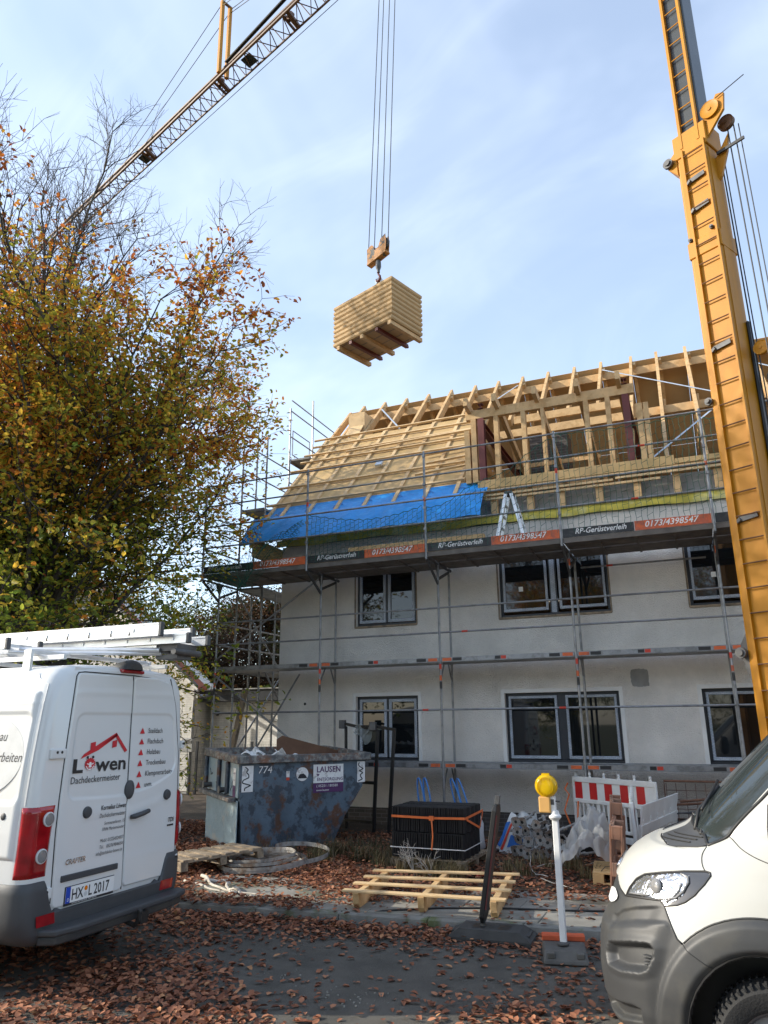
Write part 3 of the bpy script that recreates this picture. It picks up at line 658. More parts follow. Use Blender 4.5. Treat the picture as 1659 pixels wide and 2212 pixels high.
# sheaves, pins and brackets at the head of the outer mast
def wheel(m, c, ax, r, w):
    m.lathe([(r*.2,-w*.7),(r*.2,-w/2),(r*.86,-w*.35),(r,-w/2),(r,-w*.3),(r*.93,0),(r,w*.3),(r,w/2),(r*.86,w*.35),(r*.2,w/2),(r*.2,w*.7)], c, ax, 28)
m = M(); wheel(m, cp(.38, -.02, 11.72), AN, .155, .07); m.build('sheave', 'crane_yellow', crane, smooth=35.)
m = M(); wheel(m, cp(.50, -.25, 11.5), AN, .13, .07); m.build('sheave', 'crane_jib', crane, smooth=35.)
m = M(); m.prism([(.2,11.2),(.58,11.6),(.62,11.9),(.5,11.95),(.2,11.5)], cp(0,-.08,0), AX, (0,0,1), AN*.05); m.prism([(.2,10.9),(.5,11.3),(.45,11.0),(.3,10.6),(.2,10.5)], cp(0,-.3,0), AX, (0,0,1), AN*.05); m.build('sheave_bracket', 'crane_yellow', crane)
m = M(); cbox(m, .3, .75, -.22, -.19, 10.98, 11.03); m.build('rope_guide', 'black_paint', crane)
m = M(); m.tube(cp(.5, 0, 11.85), cp(.98, 0, 11.93), .008, 5); m.build('sensor_rod', 'black_paint', crane)
m = M(); m.prism([(-.27,11.35),(-.44,11.22),(-.44,11.08),(-.27,10.85)], cp(0,.01,0), AX, (0,0,1), -AN*.3); m.build('pin_bracket', 'crane_yellow', crane, bevel=.01)
m = M(); m.lathe([(.085,0),(.085,.05),(.05,.05),(.05,.08)], cp(-.40, .03, 11.15), AN, 16); m.build('pin', 'dark_steel', crane, smooth=40.)
m = M(); m.lathe([(.075,0),(.075,.05),(.045,.05),(.045,.08)], cp(-.34, .02, 3.0), AN, 16); m.prism([(-.27,3.3),(-.38,3.12),(-.38,2.92),(-.27,2.5)], cp(0,-.05,0), AX, (0,0,1), -AN*.2); m.build('pin', 'dark_steel', crane, smooth=40.)
m = M(); m.lathe([(.06,0),(.06,.05),(.035,.05),(.035,.09)], cp(-.30, .0, 6.75), AN, 14); m.build('pin', 'dark_steel', crane, smooth=40.)
m = M(); wheel(m, cp(.44, -.30, 7.45), AN, .11, .06); m.build('sheave', 'crane_yellow', crane, smooth=35.)
m = M(); m.lathe([(.13,0),(.13,.55)], cp(.40, -.55, 7.0), AX, 18); m.build('rope_drum', 'dark_steel', crane, smooth=40.)
m = M(); cbox(m, .255, .30, -.44, -.34, 5.2, 8.0); m.build('hose_duct', 'black_paint', crane, bevel=.02)
for a, d, z0, z1, r in ((.50,-.27,1.0,11.45,.011),(.60,-.27,1.0,11.4,.011),(.66,-.31,1.0,11.4,.009),(.29,-.36,1.0,10.9,.012),(.335,-.36,1.0,10.9,.010)):
    m = M(); m.tube(cp(a+.1*(z0-11)/-10, d, z0), cp(a, d, z1), r, 6); m.build('rope', 'black_paint', crane)
m = M(); m.tube(cp(.5, -.1, 22), cp(4.2, .3, 8), .012, 6); m.build('rope', 'black_paint', crane)
# slewing base and carrier behind the parked white van
m = M(); m.lathe([(.75,.85),(.75,1.05),(.6,1.05),(.6,1.25)], (1.1, 11.0, 0), (0,0,1), 28); m.build('slewing_ring', 'crane_yellow', crane, smooth=30.)
m = M(); m.bb(.35, 8.8, 9.9, 12.2, .62, .86); m.bb(6.4, 8.8, 9.95, 12.15, .87, 2.6); m.build('carrier', 'crane_yellow', crane, bevel=.04)
for x in (2.6, 4.0, 5.4, 7.9):
    for y in (10.1, 12.0):
        m = M(); m.lathe([(.25,-.15),(.5,-.15),(.55,-.08),(.55,.08),(.5,.15),(.25,.15)], (x, y, .64), (0,1,0), 24); m.build('wheel', 'black_paint', crane, smooth=40.)
# jib: two bottom chords, one top chord, lacing; A-frame king posts and stay ropes
JD = Vector((-.945, .327, 0)).normalized(); JS = Vector((-JD.y, JD.x, 0))   # JS points towards the back-right
if JS.y < 0: JS = -JS
JO = Vector((.86, 10.98, 22.0))
def jp(s, a, h): return JO+JD*s+JS*a+Vector((0,0,h))
SJ0, SJ1 = 0., 36.0
def hw(s): return .30-.0045*(s-9)
for sgn in (-1, 1):
    m = M(); m.path([jp(s, sgn*hw(s)+.0, 0) for s in (SJ0, SJ1)], .048 if sgn < 0 else .032, 8); m.build('jib_chord', 'crane_jib', crane)
m = M(); m.path([jp(s, -.04, .62) for s in (SJ0, SJ1)], .045, 8); m.build('jib_chord', 'crane_jib', crane)
lc = M(); n = 59
for k in range(n):
    s0 = SJ0+(SJ1-SJ0)*k/n; s1 = SJ0+(SJ1-SJ0)*(k+1)/n; sm_ = (s0+s1)/2
    lc.tube(jp(s0, -hw(s0), 0), jp(sm_, hw(s0), 0), .016, 5); lc.tube(jp(sm_, hw(s0), 0), jp(s1, -hw(s0), 0), .016, 5)
    for sg in (-1, 1): lc.tube(jp(s0, sg*hw(s0), 0), jp(sm_, -.04, .62), .015, 5); lc.tube(jp(sm_, -.04, .62), jp(s1, sg*hw(s0), 0), .015, 5)
lc.build('jib_lacing', 'crane_jib', crane)
for s in (10.2, 13.6, 18.0):
    m = M(); m.bar(jp(s-.05, -hw(s), .0), jp(s+.1, hw(s), .0), .12, .10); m.bar(jp(s+.15, -hw(s), -.02), jp(s+.25, hw(s), -.02), .05, .08); m.lathe([(.14,-.05),(.14,.05)], jp(s+.1, -.05, .12), JS, 14); m.build('jib_joint', 'crane_jib', crane)
for s in (12.3, 18.4):
    m = M(); m.bar(jp(s, -.16, .05), jp(s+.02, .2, .03), .42, .012, (0,0,1)); m.build('distance_plate', 'mast_grey', crane)
for a in (-.22, .08):
    m = M(); m.bar(jp(13.6, a, .3), jp(13.65, a, 3.35), .11, .11); m.build('king_post', 'crane_yellow', crane)
m = M(); m.tube(jp(13.62, -.22, 3.3), jp(13.62, .08, 3.3), .05, 8); m.build('king_post_head', 'crane_jib', crane)
for a in (-.25, .10):
    for e, h0, h1 in ((21.0, 3.2, .6), (5.0, 3.25, 1.2), (5.4, 3.1, .9)):
        m = M(); m.tube(jp(13.6, a, h0), jp(e, a*.6, h1), .012, 5); m.build('stay_rope', 'black_paint', crane)
for a in (-.34, -.40):
    m = M(); m.tube(jp(13.0, a, .15), jp(4.0, a+.03, 1.0), .030, 6); m.build('stay_bar', 'mast_grey', crane)
m = M(); m.tube(jp(3, .42, -.12), jp(35, .34, -.12), .010, 5); m.build('rope', 'black_paint', crane)
m = M(); m.bar(jp(5.9, -.3, -.14), jp(7.0, -.3, -.14), .06, .1); m.bar(jp(5.9, .3, -.14), jp(7.0, .3, -.14), .06, .1); m.bar(jp(6.45, -.3, -.2), jp(6.45, .3, -.2), .9, .05); m.build('trolley', 'crane_yellow', crane)

# ---- hook block with its falls
hook = thing('crane_hook_block', 'yellow twin sheave hook block hanging on four ropes above the board pack', 'hook block', (-5.61, 13.1, 12.0))
HP = Vector((-5.61, 13.1, 0)); HT = jp(6.45, 0, 0)
hx = Vector((JD.x, JD.y, 0))*-1
def hp(a, d, z): return HP+hx*a+JS*-d+Vector((0,0,z))
mat('hook_yellow', (.40,.165,.025), .6, var=.2, col2=(.05,.05,.045), c2s=5, c2lo=.50, c2hi=.55)
m = M()
for d in (-.06, .055):
    m.prism([(-.28,12.12),(.27,12.22),(.29,12.45),(.27,12.66),(.13,12.60),(.06,12.42),(-.06,12.38),(-.10,12.52),(-.16,12.56),(-.29,12.50)], hp(0,d,0), hx, (0,0,1), -JS*.012)
m.build('side_plate', 'hook_yellow', hook)
for a, z in ((-.19, 12.40), (.19, 12.47)):
    m = M(); wheel(m, hp(a, 0, z), JS, .13, .06); m.build('sheave', 'dark_steel', hook, smooth=35.)
m = M(); m.bar(hp(-.29, 0, 12.10), hp(.28, 0, 12.22), .16, .07); m.build('cross_beam', 'hook_yellow', hook, bevel=.01)
m = M(); m.lathe([(.03,12.14),(.06,12.08),(.065,11.95),(.05,11.90),(.035,11.86),(.035,11.80)], (HP.x, HP.y, 0), (0,0,1), 14); m.build('swivel', 'dark_steel', hook, smooth=40.)
m = M(); m.path([hp(.0,0,11.82), hp(.0,0,11.76), hp(.045,0,11.70), hp(.05,0,11.63), hp(.0,0,11.585), hp(-.05,0,11.61), hp(-.055,0,11.66)], [.02,.022,.028,.03,.03,.022,.010], 8); m.build('hook', 'oxide_steel', hook, smooth=True)
for a, a1 in ((-.30, -.42), (-.12, -.14), (.10, .14), (.30, .42)):
    m = M(); m.tube(hp(a, .0, 12.50), HT+hx*a*.9+Vector((0,0,-.22)), .011, 5); m.build('fall_rope', 'dark_steel', hook)
# ---- pack of roof boards in the lifting sling
pack = thing('board_pack', 'bundle of tongued wood fibre roof boards hanging from the crane hook', 'board pack', (-5.6, 13.3, 10.45))
LA = Vector((math.cos(R(159)), math.sin(R(159)), 0)); LB = Vector((math.cos(R(72)), math.sin(R(72)), 0)); LO = Vector((-5.21, 12.88, 10.45))
def lp(a, b, z): return LO+LA*a+LB*b+Vector((0,0,z))
mat('pack_board', (.45,.295,.135), .75, var=.10, scale=5, island=.10)
random.seed(6); nb = 9; H = 1.06; tl = H/nb
for k in range(nb):
    m = M(); z0 = k*tl; t = .028
    def L_(p): return p
    ja, jb = random.uniform(-.006, .006), random.uniform(-.006, .006)
    ring = []
    for dz, ins in ((.002, .022), (.002, .022), (.034, .0), (.090, .0), (tl-.002, .024)):
        q = [lp(ins+ja, ins+jb, z0+dz), lp(1.87-ins+ja, ins+jb, z0+dz), lp(1.87-ins+ja, 1.07-ins+jb, z0+dz), lp(ins+ja, 1.07-ins+jb, z0+dz)]; ring.append(q)
    m.loft(ring, True, True, True); m.build('roof_board', 'pack_board', pack)
for a in (.10, .95, 1.72):
    m = M(); m.bar(lp(a, .02, -.05), lp(a, 1.12, -.05), .09, .09); m.build('bearer', 'pine', pack)
for a in (.50, 1.33):
    m = M(); m.bar(lp(a, .04, -.045), lp(a, 1.10, -.045), .08, .075); m.tube(lp(a, 1.05, -.05), lp(a, 1.13, -.05), .03, 8); m.build('fork_tine', 'oxide_steel', pack)
for b in (.1, .38, .66, .95):
    m = M(); m.bar(lp(.02, b, -.105), lp(1.86, b, -.105), .11, .02) if False else m.bar(lp(.03, b, .004), lp(1.85, b, .004), .02, .012); m.build('bottom_lath', 'old_wood', pack)
m = M(); m.bar(lp(.66, .26, 1.22), lp(.55, .34, 1.30), .2, .22); m.build('lifting_box', 'alu', pack, bevel=.006)
m = M(); m.path([hp(0,0,11.60), lp(.55,.45,1.12), lp(.5,.5,1.07)], .02, 6); m.path([hp(0,0,11.60), lp(1.2,.55,1.12), lp(1.3,.55,1.07)], .018, 6); m.build('sling', 'dark_steel', pack)
# ================================================================ trees
mat('bark', (.060,.052,.042), .9, var=.35, scale=5, bump=.6, bscale=25, stretch=(1,1,.3), col2=(.10,.095,.075), c2s=3)
mat('twig', (.045,.036,.030), .9, var=.2)
def leaf_mat(name, transl=.35, rough=.5):
    m = mat(name, (1, 1, 1), rough, var=.15, scale=20, transl=transl, spec=.3); t = m.node_tree
    a = t.nodes.new('ShaderNodeAttribute'); a.attribute_name = 'tint'
    for n in t.nodes:
        if n.type == 'VECT_MATH': t.links.new(a.outputs['Color'], n.inputs[0])
leaf_mat('beech_leaf', .55); leaf_mat('ground_leaf', .12, .75)

def seg_mesh(name, segs, mname, parent, n=4):
    """segs: list of (p0,p1,r0,r1) -> one mesh of tapered n-sided tubes"""
    A = np.array([np.concatenate([np.asarray(s[0]), np.asarray(s[1]), [s[2], s[3]]]) for s in segs])
    p0, p1, r0, r1 = A[:, :3], A[:, 3:6], A[:, 6], A[:, 7]
    d = p1-p0; d /= np.linalg.norm(d, axis=1, keepdims=True)+1e-9
    ref = np.where(np.abs(d[:, 2:3]) < .9, np.array([[0, 0, 1.]]), np.array([[1., 0, 0]]))
    s = np.cross(d, ref); s /= np.linalg.norm(s, axis=1, keepdims=True)+1e-9; u = np.cross(s, d)
    V = []
    for pp, rr in ((p0, r0), (p1, r1)):
        for k in range(n):
            a = 2*np.pi*k/n; V.append(pp+s*(np.cos(a)*rr)[:, None]+u*(np.sin(a)*rr)[:, None])
    V = np.stack(V, 1).reshape(-1, 3); o = np.arange(len(A))*2*n
    F = np.concatenate([np.stack([o+k, o+(k+1) % n, o+n+(k+1) % n, o+n+k], 1) for k in range(n)])
    return fast_mesh(name, V, F, mname, parent, smooth=True)

def leaf_mesh(name, pos, nrm, dirn, size, tint, mname, parent=None, curl=.25, asp=.62):
    """folded oval leaves: two quads each, pointed at both ends"""
    n = len(pos); dirn = dirn-nrm*(dirn*nrm).sum(1, keepdims=True); dirn /= np.linalg.norm(dirn, axis=1, keepdims=True)+1e-9
    sd = np.cross(nrm, dirn); L = size[:, None]; W = L*asp*.5; c = curl[:, None] if hasattr(curl, '__len__') else curl
    base = pos; tip = pos+dirn*L-nrm*L*c*.6; mid0 = pos+dirn*L*.3; mid1 = pos+dirn*L*.72-nrm*L*c*.2
    up = nrm*W*.35
    V = np.stack([base, mid0+sd*W*.92+up, mid1+sd*W*.70+up, tip, mid1-sd*W*.70+up, mid0-sd*W*.92+up], 1).reshape(-1, 3)
    o = np.arange(n)*6; F = np.concatenate([np.stack([o, o+1, o+2, o+3], 1), np.stack([o, o+3, o+4, o+5], 1)])
    ob = fast_mesh(name, V, F, mname, parent)
    at = ob.data.attributes.new('tint', 'FLOAT_COLOR', 'POINT')
    colr = np.concatenate([np.repeat(tint, 6, 0), np.ones((n*6, 1))], 1).astype(np.float32); at.data.foreach_set('color', colr.ravel())
    return ob

def unit(v): return v/(np.linalg.norm(v)+1e-9)
def curve(rs, p, d, L, n, r0, r1, up=.0, wob=.12):
    """wandering polyline; returns points, dirs, radii"""
    pts = [np.array(p, float)]; ds = [unit(np.array(d, float))]; st = L/n
    for i in range(n):
        dd = unit(ds[-1]+rs.normal(0, wob, 3)+np.array([0, 0, up])); ds.append(dd); pts.append(pts[-1]+dd*st)
    return pts, ds, list(np.linspace(r0, r1, n+1))
def side_dir(rs, d, ang):
    a = rs.normal(0, 1, 3); a = unit(a-d*np.dot(a, d)); return unit(d*math.cos(ang)+a*math.sin(ang))

def beech(base, label, seed, group=None, H=1.0):
    rs = np.random.RandomState(seed); base = np.array(base, float)
    t = thing('beech_tree', label, 'tree', base, group)
    thick, thin, leaves = [], [], []
    tp, td, tr = curve(rs, base-np.array([0, 0, .1]), (.02, .02, 1), 4.6, 6, .40, .30, wob=.03)
    for i in range(6): thick.append((tp[i], tp[i+1], tr[i]+(.12 if i == 0 else 0), tr[i+1]))
    limbs = []
    for k in range(15):      # steep inner stems that carry the bare top
        az = 2*math.pi*k/15+rs.uniform(-.2, .2); el = R(rs.uniform(56, 82)); L = rs.uniform(8.6, 11.6)*H
        limbs.append((tp[rs.randint(3, 7)], np.array([math.cos(az)*math.cos(el), math.sin(az)*math.cos(el), math.sin(el)]), L, .075, .012))
    for k in range(14):     # spreading middle limbs
        az = 2*math.pi*k/14+rs.uniform(-.2, .2); el = R(rs.uniform(36, 58)+(5 if math.cos(az-.4) > .4 else 0)); L = rs.uniform(6.8, 8.2)*H
        limbs.append((tp[rs.randint(2, 7)], np.array([math.cos(az)*math.cos(el), math.sin(az)*math.cos(el), math.sin(el)]), L, .062, .012))
    for k in range(11):     # low limbs
        az = 2*math.pi*k/11+rs.uniform(-.25, .25); el = R(rs.uniform(4, 24)); L = rs.uniform(4.4, 6.2)*H*(.72 if math.cos(az-.4) > .5 else 1)
        limbs.append((tp[rs.randint(4, 7)], np.array([math.cos(az)*math.cos(el), math.sin(az)*math.cos(el), math.sin(el)]), L, .05, .010))
    for p, d, L, r0, r1 in limbs:
        if (d[0]*.92+d[1]*.39) > .25*math.hypot(d[0], d[1]): L = min(L, (4.9 if r0 > .055 else 3.3)/max(.05, math.hypot(d[0], d[1])))
        n = int(L/.55); pts, ds, rr = curve(rs, p, d, L, n, r0, r1, up=.03, wob=.10)
        lim = [j for j, q in enumerate(pts) if (q[0]-base[0])*.92+(q[1]-base[1])*.39 > np.interp(q[2]-base[2], [5, 8.5], [2.3, 4.0])]
        if lim and lim[0] < n: n = max(4, lim[0]); pts, ds, rr = pts[:n+1], ds[:n+1], list(np.linspace(r0*.8, r1, n+1))
        for i in range(n): thick.append((pts[i], pts[i+1], rr[i], rr[i+1]))
        for i in range(max(2, n//5), n+1):
            for q in range(2 if pts[i][2]-base[2] < 9.5 else 3):
                fr = i/n; bl = (L*.40*(1-fr)+.9)*rs.uniform(.6, 1.15); bd = side_dir(rs, ds[i], R(rs.uniform(28, 52))); bd = unit(bd+np.array([0, 0, .12]))
                bn = max(3, int(bl/.30)); bp2, bds, brr = curve(rs, pts[i], bd, bl, bn, rr[i]*.45+.006, .005, up=.03, wob=.15)
                for j in range(bn): thin.append((bp2[j], bp2[j+1], brr[j], brr[j+1]))
                for j in range(1, bn+1):
                    for w in range(2):
                        tl = rs.uniform(.30, .75); tdv = side_dir(rs, bds[j], R(rs.uniform(30, 60)))
                        top = np.clip((bp2[j][2]-base[2]-9.9*H)/2.6, 0, 1)
                        if top > .3: tdv = unit(tdv+np.array([0, 0, .45])); tl *= 1.25
                        tpp, tdd, trr = curve(rs, bp2[j], tdv, tl, 3, .0062, .0030, wob=.2)
                        for e in range(3): thin.append((tpp[e], tpp[e+1], trr[e], trr[e+1]))
                        if top > .3:
                            for e in (1, 2):
                                sd = side_dir(rs, tdd[e], R(40)); thin.append((tpp[e], tpp[e]+sd*tl*.45, .0035, .0022))
                        dens = (1-top)**1.8
                        outer = np.hypot(bp2[j][0]-base[0], bp2[j][1]-base[1])
                        dens *= np.clip((6.6*H-outer)/1.6, .12, 1)
                        if rs.rand() < dens+.003:
                            for e in (1, 2, 3):
                                for g in range(3): leaves.append((tpp[e]+rs.normal(0, .05, 3), tdd[e]))
    seg_mesh('trunk', thick, 'bark', t, 7); seg_mesh('branches', thin, 'twig', t, 3)
    pos = np.array([l[0] for l in leaves]); dr = np.array([l[1] for l in leaves])+rs.normal(0, .5, (len(leaves), 3)); n = len(pos)
    nr = rs.normal(0, .55, (n, 3))+np.array([0, 0, .8]); nr /= np.linalg.norm(nr, axis=1, keepdims=True)
    h = np.clip((pos[:, 2]-base[2]-3)/9, 0, 1); ou = np.hypot(pos[:, 0]-base[0], pos[:, 1]-base[1])/6
    cl_ = .5+.5*np.sin(pos[:, 0]*1.3+1.7*np.sin(pos[:, 1]*.9)+pos[:, 2]*1.1)
    w = np.clip(.12+.68*h+.25*(cl_-.5)+.15*ou+rs.normal(0, .22, n), 0, 1)
    stops = np.array([[.13,.20,.03],[.31,.34,.045],[.62,.48,.06],[.72,.36,.05],[.66,.20,.035],[.28,.09,.035]]); xs = np.array([0,.3,.52,.70,.88,1.])
    tint = np.stack([np.interp(w, xs, stops[:, c]) for c in range(3)], 1)*rs.uniform(.75, 1.25, (n, 1))
    leaf_mesh('crown', pos, nr, dr, rs.uniform(.08, .13, n), tint, 'beech_leaf', t, curl=.2)
    return t
tr1 = beech((-12.0, 10.3, .08), 'big autumn beech with green to orange leaves and bare top twigs beside the van', 4)
tr2 = dup(tr1, (-19.5, 11.5, .08), (0, 0, R(140)), 'second beech farther along the street, its trunk left of the first at the picture edge')
for q_ in ((-7.5,-17,30),(4.5,-15,120),(13,-19,215)): dup(tr1, (q_[0],q_[1],0), (0,0,R(q_[2])), 'beech on the far side of the street behind the viewer, mirrored in the windows', 'beeches across the street')
for t_ in (tr1, tr2): t_['group'] = 'beeches along the street'

def leaf_tree(name, base, H, r, ncl, label, cols, seed, lsize=(.10,.16), trunk=.16, zlo=.28, dens=300, squash=.8):
    rs = np.random.RandomState(seed); base = np.array(base, float); t = thing(name, label, 'tree' if 'tree' in name else 'shrub', base)
    segs = [(base, base+np.array([0, 0, H*.5]), trunk, trunk*.6), (base+np.array([0, 0, H*.5]), base+np.array([0, 0, H*.9]), trunk*.6, .02)]
    P_, T_ = [], []
    for k in range(ncl):
        while True:
            q = rs.uniform(-1, 1, 3)
            if .25 < np.dot(q, q) < 1: break
        c = base+np.array([q[0]*r, q[1]*r, H*(zlo+(1-zlo)*(.5+.46*q[2]))])
        st = base+np.array([0, 0, min(c[2]-base[2], H*.75)*.7]); segs.append((st, c, trunk*.25, .012))
        n = rs.randint(dens//2, dens); cr = r*rs.uniform(.20, .34); pp = rs.normal(0, 1, (n, 3)); pp /= np.linalg.norm(pp, axis=1, keepdims=True)
        pp *= (rs.rand(n, 1)**.45)*cr*np.array([1, 1, squash]); P_.append(c+pp)
        cc = np.array(cols[rs.randint(len(cols))]); T_.append(np.tile(cc, (n, 1))*rs.uniform(.65, 1.35, (n, 1)))
        for e in range(4): segs.append((c, c+pp[e]*1.05, .012, .004))
    seg_mesh('trunk', segs, 'bark', t, 5); P_ = np.concatenate(P_); T_ = np.concatenate(T_); n = len(P_)
    nr = rs.normal(0, .6, (n, 3))+np.array([0, 0, .6]); nr /= np.linalg.norm(nr, axis=1, keepdims=True)
    leaf_mesh('crown', P_, nr, rs.normal(0, 1, (n, 3)), rs.uniform(*lsize, n), T_, 'beech_leaf', t, curl=.2)
    return t
leaf_tree('copper_tree', (-17.6, 28.5, 0), 7.9, 4.2, 120, 'dark purple brown tree behind the garage, seen beside the house corner', [(.040,.026,.018),(.05,.032,.018),(.035,.040,.016),(.085,.045,.022)], 2, dens=560)
leaf_tree('garden_tree', (-27, 30, 0), 9, 4.6, 80, 'green garden tree behind the white brick house', [(.05,.08,.018),(.09,.10,.02),(.14,.12,.02)], 3)
leaf_tree('garden_tree', (-36, 26, 0), 10, 5, 70, 'olive green tree beyond the white brick house at the far left', [(.045,.07,.018),(.10,.09,.02)], 5)
for k, (x, y) in enumerate(((-15.2, 24.2), (-13.9, 24.6), (-12.6, 24.4))):
    leaf_tree('garden_shrub', (x, y, 0), 3.75+.15*k, .85, 34, ('bright green shrub topping the garage roof line, nearest the white house', 'tall thin leaved shrub showing over the middle of the garage roof', 'light green shrub over the garage roof next to the house corner')[k], [(.12,.16,.03),(.08,.12,.025),(.2,.19,.04)], 20+k, lsize=(.06,.11), trunk=.04, dens=120)
# ================================================================ neighbour's house, garage, fence
nb = thing('neighbour_house', 'white brick house with a steep tiled gable roof behind the parked van', 'house', (-19.5, 23, 0))
gx0, gx1, gz, gp_ = -25.8, -15.6, 3.4, 7.4
m = M(); m.prism([(gx0,0),(gx1,0),(gx1,gz),((gx0+gx1)/2,gp_),(gx0,gz)], (0,20.6,0), (1,0,0), (0,0,1), (0,1.2,0)); m.build('wall', 'white_brick', nb)
xm = (gx0+gx1)/2; sl_ = (gp_-gz)/((gx1-gx0)/2)
for s in (1, -1):
    a = (xm, gp_+.16); b = (xm+s*((gx1-gx0)/2+.42), gz-.42*sl_+.16)
    m = M(); m.prism([a, b, (b[0], b[1]+.09), (a[0], a[1]+.09)], (0,20.25,0), (1,0,0), (0,0,1), (0,.5,0)); m.build('roof', 'roof_tile_red', nb)
    m = M(); m.prism([(a[0], a[1]-.05), (b[0], b[1]-.05), (b[0], b[1]+.04), (a[0], a[1]+.04)], (0,20.2,0), (1,0,0), (0,0,1), (0,.045,0)); m.build('barge_board', 'plaster_plain', nb)
    m = M(); m.prism([(a[0], a[1]+.045), (b[0], b[1]+.045), (b[0], b[1]+.14), (a[0], a[1]+.14)], (0,20.19,0), (1,0,0), (0,0,1), (0,.055,0)); m.build('verge_flashing', 'anthracite', nb)
m = M(); m.path([(gx1+.44, 20.2, gz-.38), (gx1+.44, 21.8, gz-.38)], .07, 8); m.tube((gx1+.1, 20.5, .1), (gx1+.1, 20.5, gz-.5), .05, 8); m.build('gutter', 'steel', nb)
ga = thing('garage', 'flat roofed white brick garage with a dark grey fascia', 'garage', (-13, 24, 0))
m = M(); m.bb(-15.3, -9.4, 21.2, 27, 0, 2.85); m.build('wall', 'white_brick', ga)
m = M(); m.bb(-16.1, -9.3, 20.9, 27.2, 2.852, 3.22); m.build('fascia', 'anthracite', ga, bevel=.01)
m = M(); m.bb(-16.15, -9.25, 20.85, 27.25, 3.222, 3.26); m.build('roof_edge', 'steel', ga)
m = M(); m.bb(-12.9, -10.2, 21.16, 21.197, .05, 2.2); m.build('garage_door', 'plaster_plain', ga, bevel=.01)
m = M(); m.bb(-12.98, -10.1, 21.13, 21.195, 2.205, 2.27); m.build('door_lintel', 'steel', ga)
lampo = thing('wall_lamp', 'small black wall spotlight on the garage under the fascia', 'lamp', (-15.0, 21.19, 2.5))
m = M(); m.box((-15.0, 21.12, 2.5), (.12, .14, .10)); m.build('lamp_head', 'black_paint', lampo, bevel=.015); m = M(); m.bar((-15.0, 21.19, 2.44), (-15.0, 21.1, 2.42), .04, .04); m.build('bracket', 'black_paint', lampo)
fe = thing('mesh_fence', 'dark double rod mesh fence in front of the white garage', 'fence', (-13.5, 19.8, 0))
for x in (-14.75, -12.75, -10.8):
    m = M(); m.bb(x-.035, x+.035, 19.78, 19.84, 0, 1.62); m.build('post', 'anthracite', fe)
for a, b in ((-14.7, -12.8), (-12.7, -10.85)):
    m = M(); k = 0; x = a
    while x < b: m.tube((x, 19.8, .05), (x, 19.8, 1.55), .004, 4, cap=False); x += .06
    for k in range(8):
        for y in (19.794, 19.807): m.tube((a, y, .05+k*.2), (b, y, .05+k*.2), .005, 4, cap=False)
    m.build('mesh_panel', 'dark_steel', fe)
gt = thing('garden_gate', 'galvanised mesh garden gate standing beside the fence post', 'gate', (-15.2, 19.6, 0))
m = M()
for a, b, c, d in ((-15.75,-15.7,.1,1.35),(-14.87,-14.82,.1,1.35),(-15.7,-14.87,1.3,1.35),(-15.7,-14.87,.1,.15)): m.bb(a, b, 19.58, 19.62, c, d)
m.build('gate_frame', 'steel', gt); m = M()
for k in range(18): x = -15.69+k*.045; m.tube((x, 19.6, .15), (x, 19.6, 1.3), .003, 4, cap=False)
for k in range(7): m.tube((-15.7, 19.6, .15+k*.18), (-14.87, 19.6, .15+k*.18), .003, 4, cap=False)
m.build('mesh_panel', 'dark_steel', gt)
mb_ = thing('mailbox', 'grey metal mailbox on a post at the garden fence', 'mailbox', (-14.75, 19.5, 0))
m = M(); m.bb(-15.0, -14.6, 19.35, 19.5, 1.32, 1.72); m.build('box', 'steel', mb_, bevel=.01); m = M(); m.bb(-14.97, -14.63, 19.335, 19.349, 1.58, 1.66); m.build('flap', 'dark_steel', mb_); m = M(); m.bb(-14.83, -14.77, 19.51, 19.56, .0, 1.6); m.build('post', 'anthracite', mb_)
rk = thing('garden_rake', 'wooden handled rake leaning against the garage door', 'rake', (-11.2, 21.0, 0))
m = M(); m.tube((-11.7, 20.75, .05), (-11.35, 21.12, 1.95), .018, 6); m.build('handle', 'old_wood', rk); m = M(); m.bar((-11.45, 21.08, 1.95), (-11.05, 21.12, 1.9), .03, .03)
for k in range(7): m.bar((-11.43+k*.06, 21.09, 1.95), (-11.42+k*.06, 21.06, 2.06), .01, .01)
m.build('rake_head', 'dark_steel', rk)
# ================================================================ things standing in the yard and on the pavement
YZ = .085
# ---- skip
mat('skip_blue', (.088,.128,.168), .55, var=.25, scale=3, col2=(.10,.045,.025), c2s=2.2, c2lo=.51, c2hi=.58, bump=.35, bscale=18, col3=(.04,.055,.075))
mat('skip_pale', (.24,.335,.385), .6, var=.15, scale=4, col2=(.36,.36,.33), c2s=2.5, c2lo=.5, c2hi=.66, bump=.25, bscale=20)
mat('skip_rim', (.10,.105,.11), .65, var=.3, scale=5, col2=(.17,.085,.05), c2s=5, c2lo=.45, c2hi=.6, col3=(.25,.25,.23))
mat('purple', (.075,.018,.10), .5)
mat('graffiti', (.015,.015,.02), .6)
SKC = Vector((-7.36, 11.12, YZ)); SU = Vector((math.cos(R(52)), math.sin(R(52)), 0)); SW = Vector((-SU.y, SU.x, 0))
skip = thing('skip', 'rusty blue waste skip heaped with rubble beside the leaning steel frame', 'skip', SKC)
def sk(u, w, z): return SKC+SU*u+SW*w+Vector((0,0,z*(1+.055*w/1.9)))
LU, LWd, HS = 2.42, 1.9, 1.40
m = M()
prof = [(.03,0,1.72,1.82),(.03,0,1.95,1.86),(0.0,.0,2.30,1.9),(0.0,0,LU-.04,1.9)]
zz = [0, .45, .93, HS]
ins = [.14, .06, 0., 0.]
rings = []
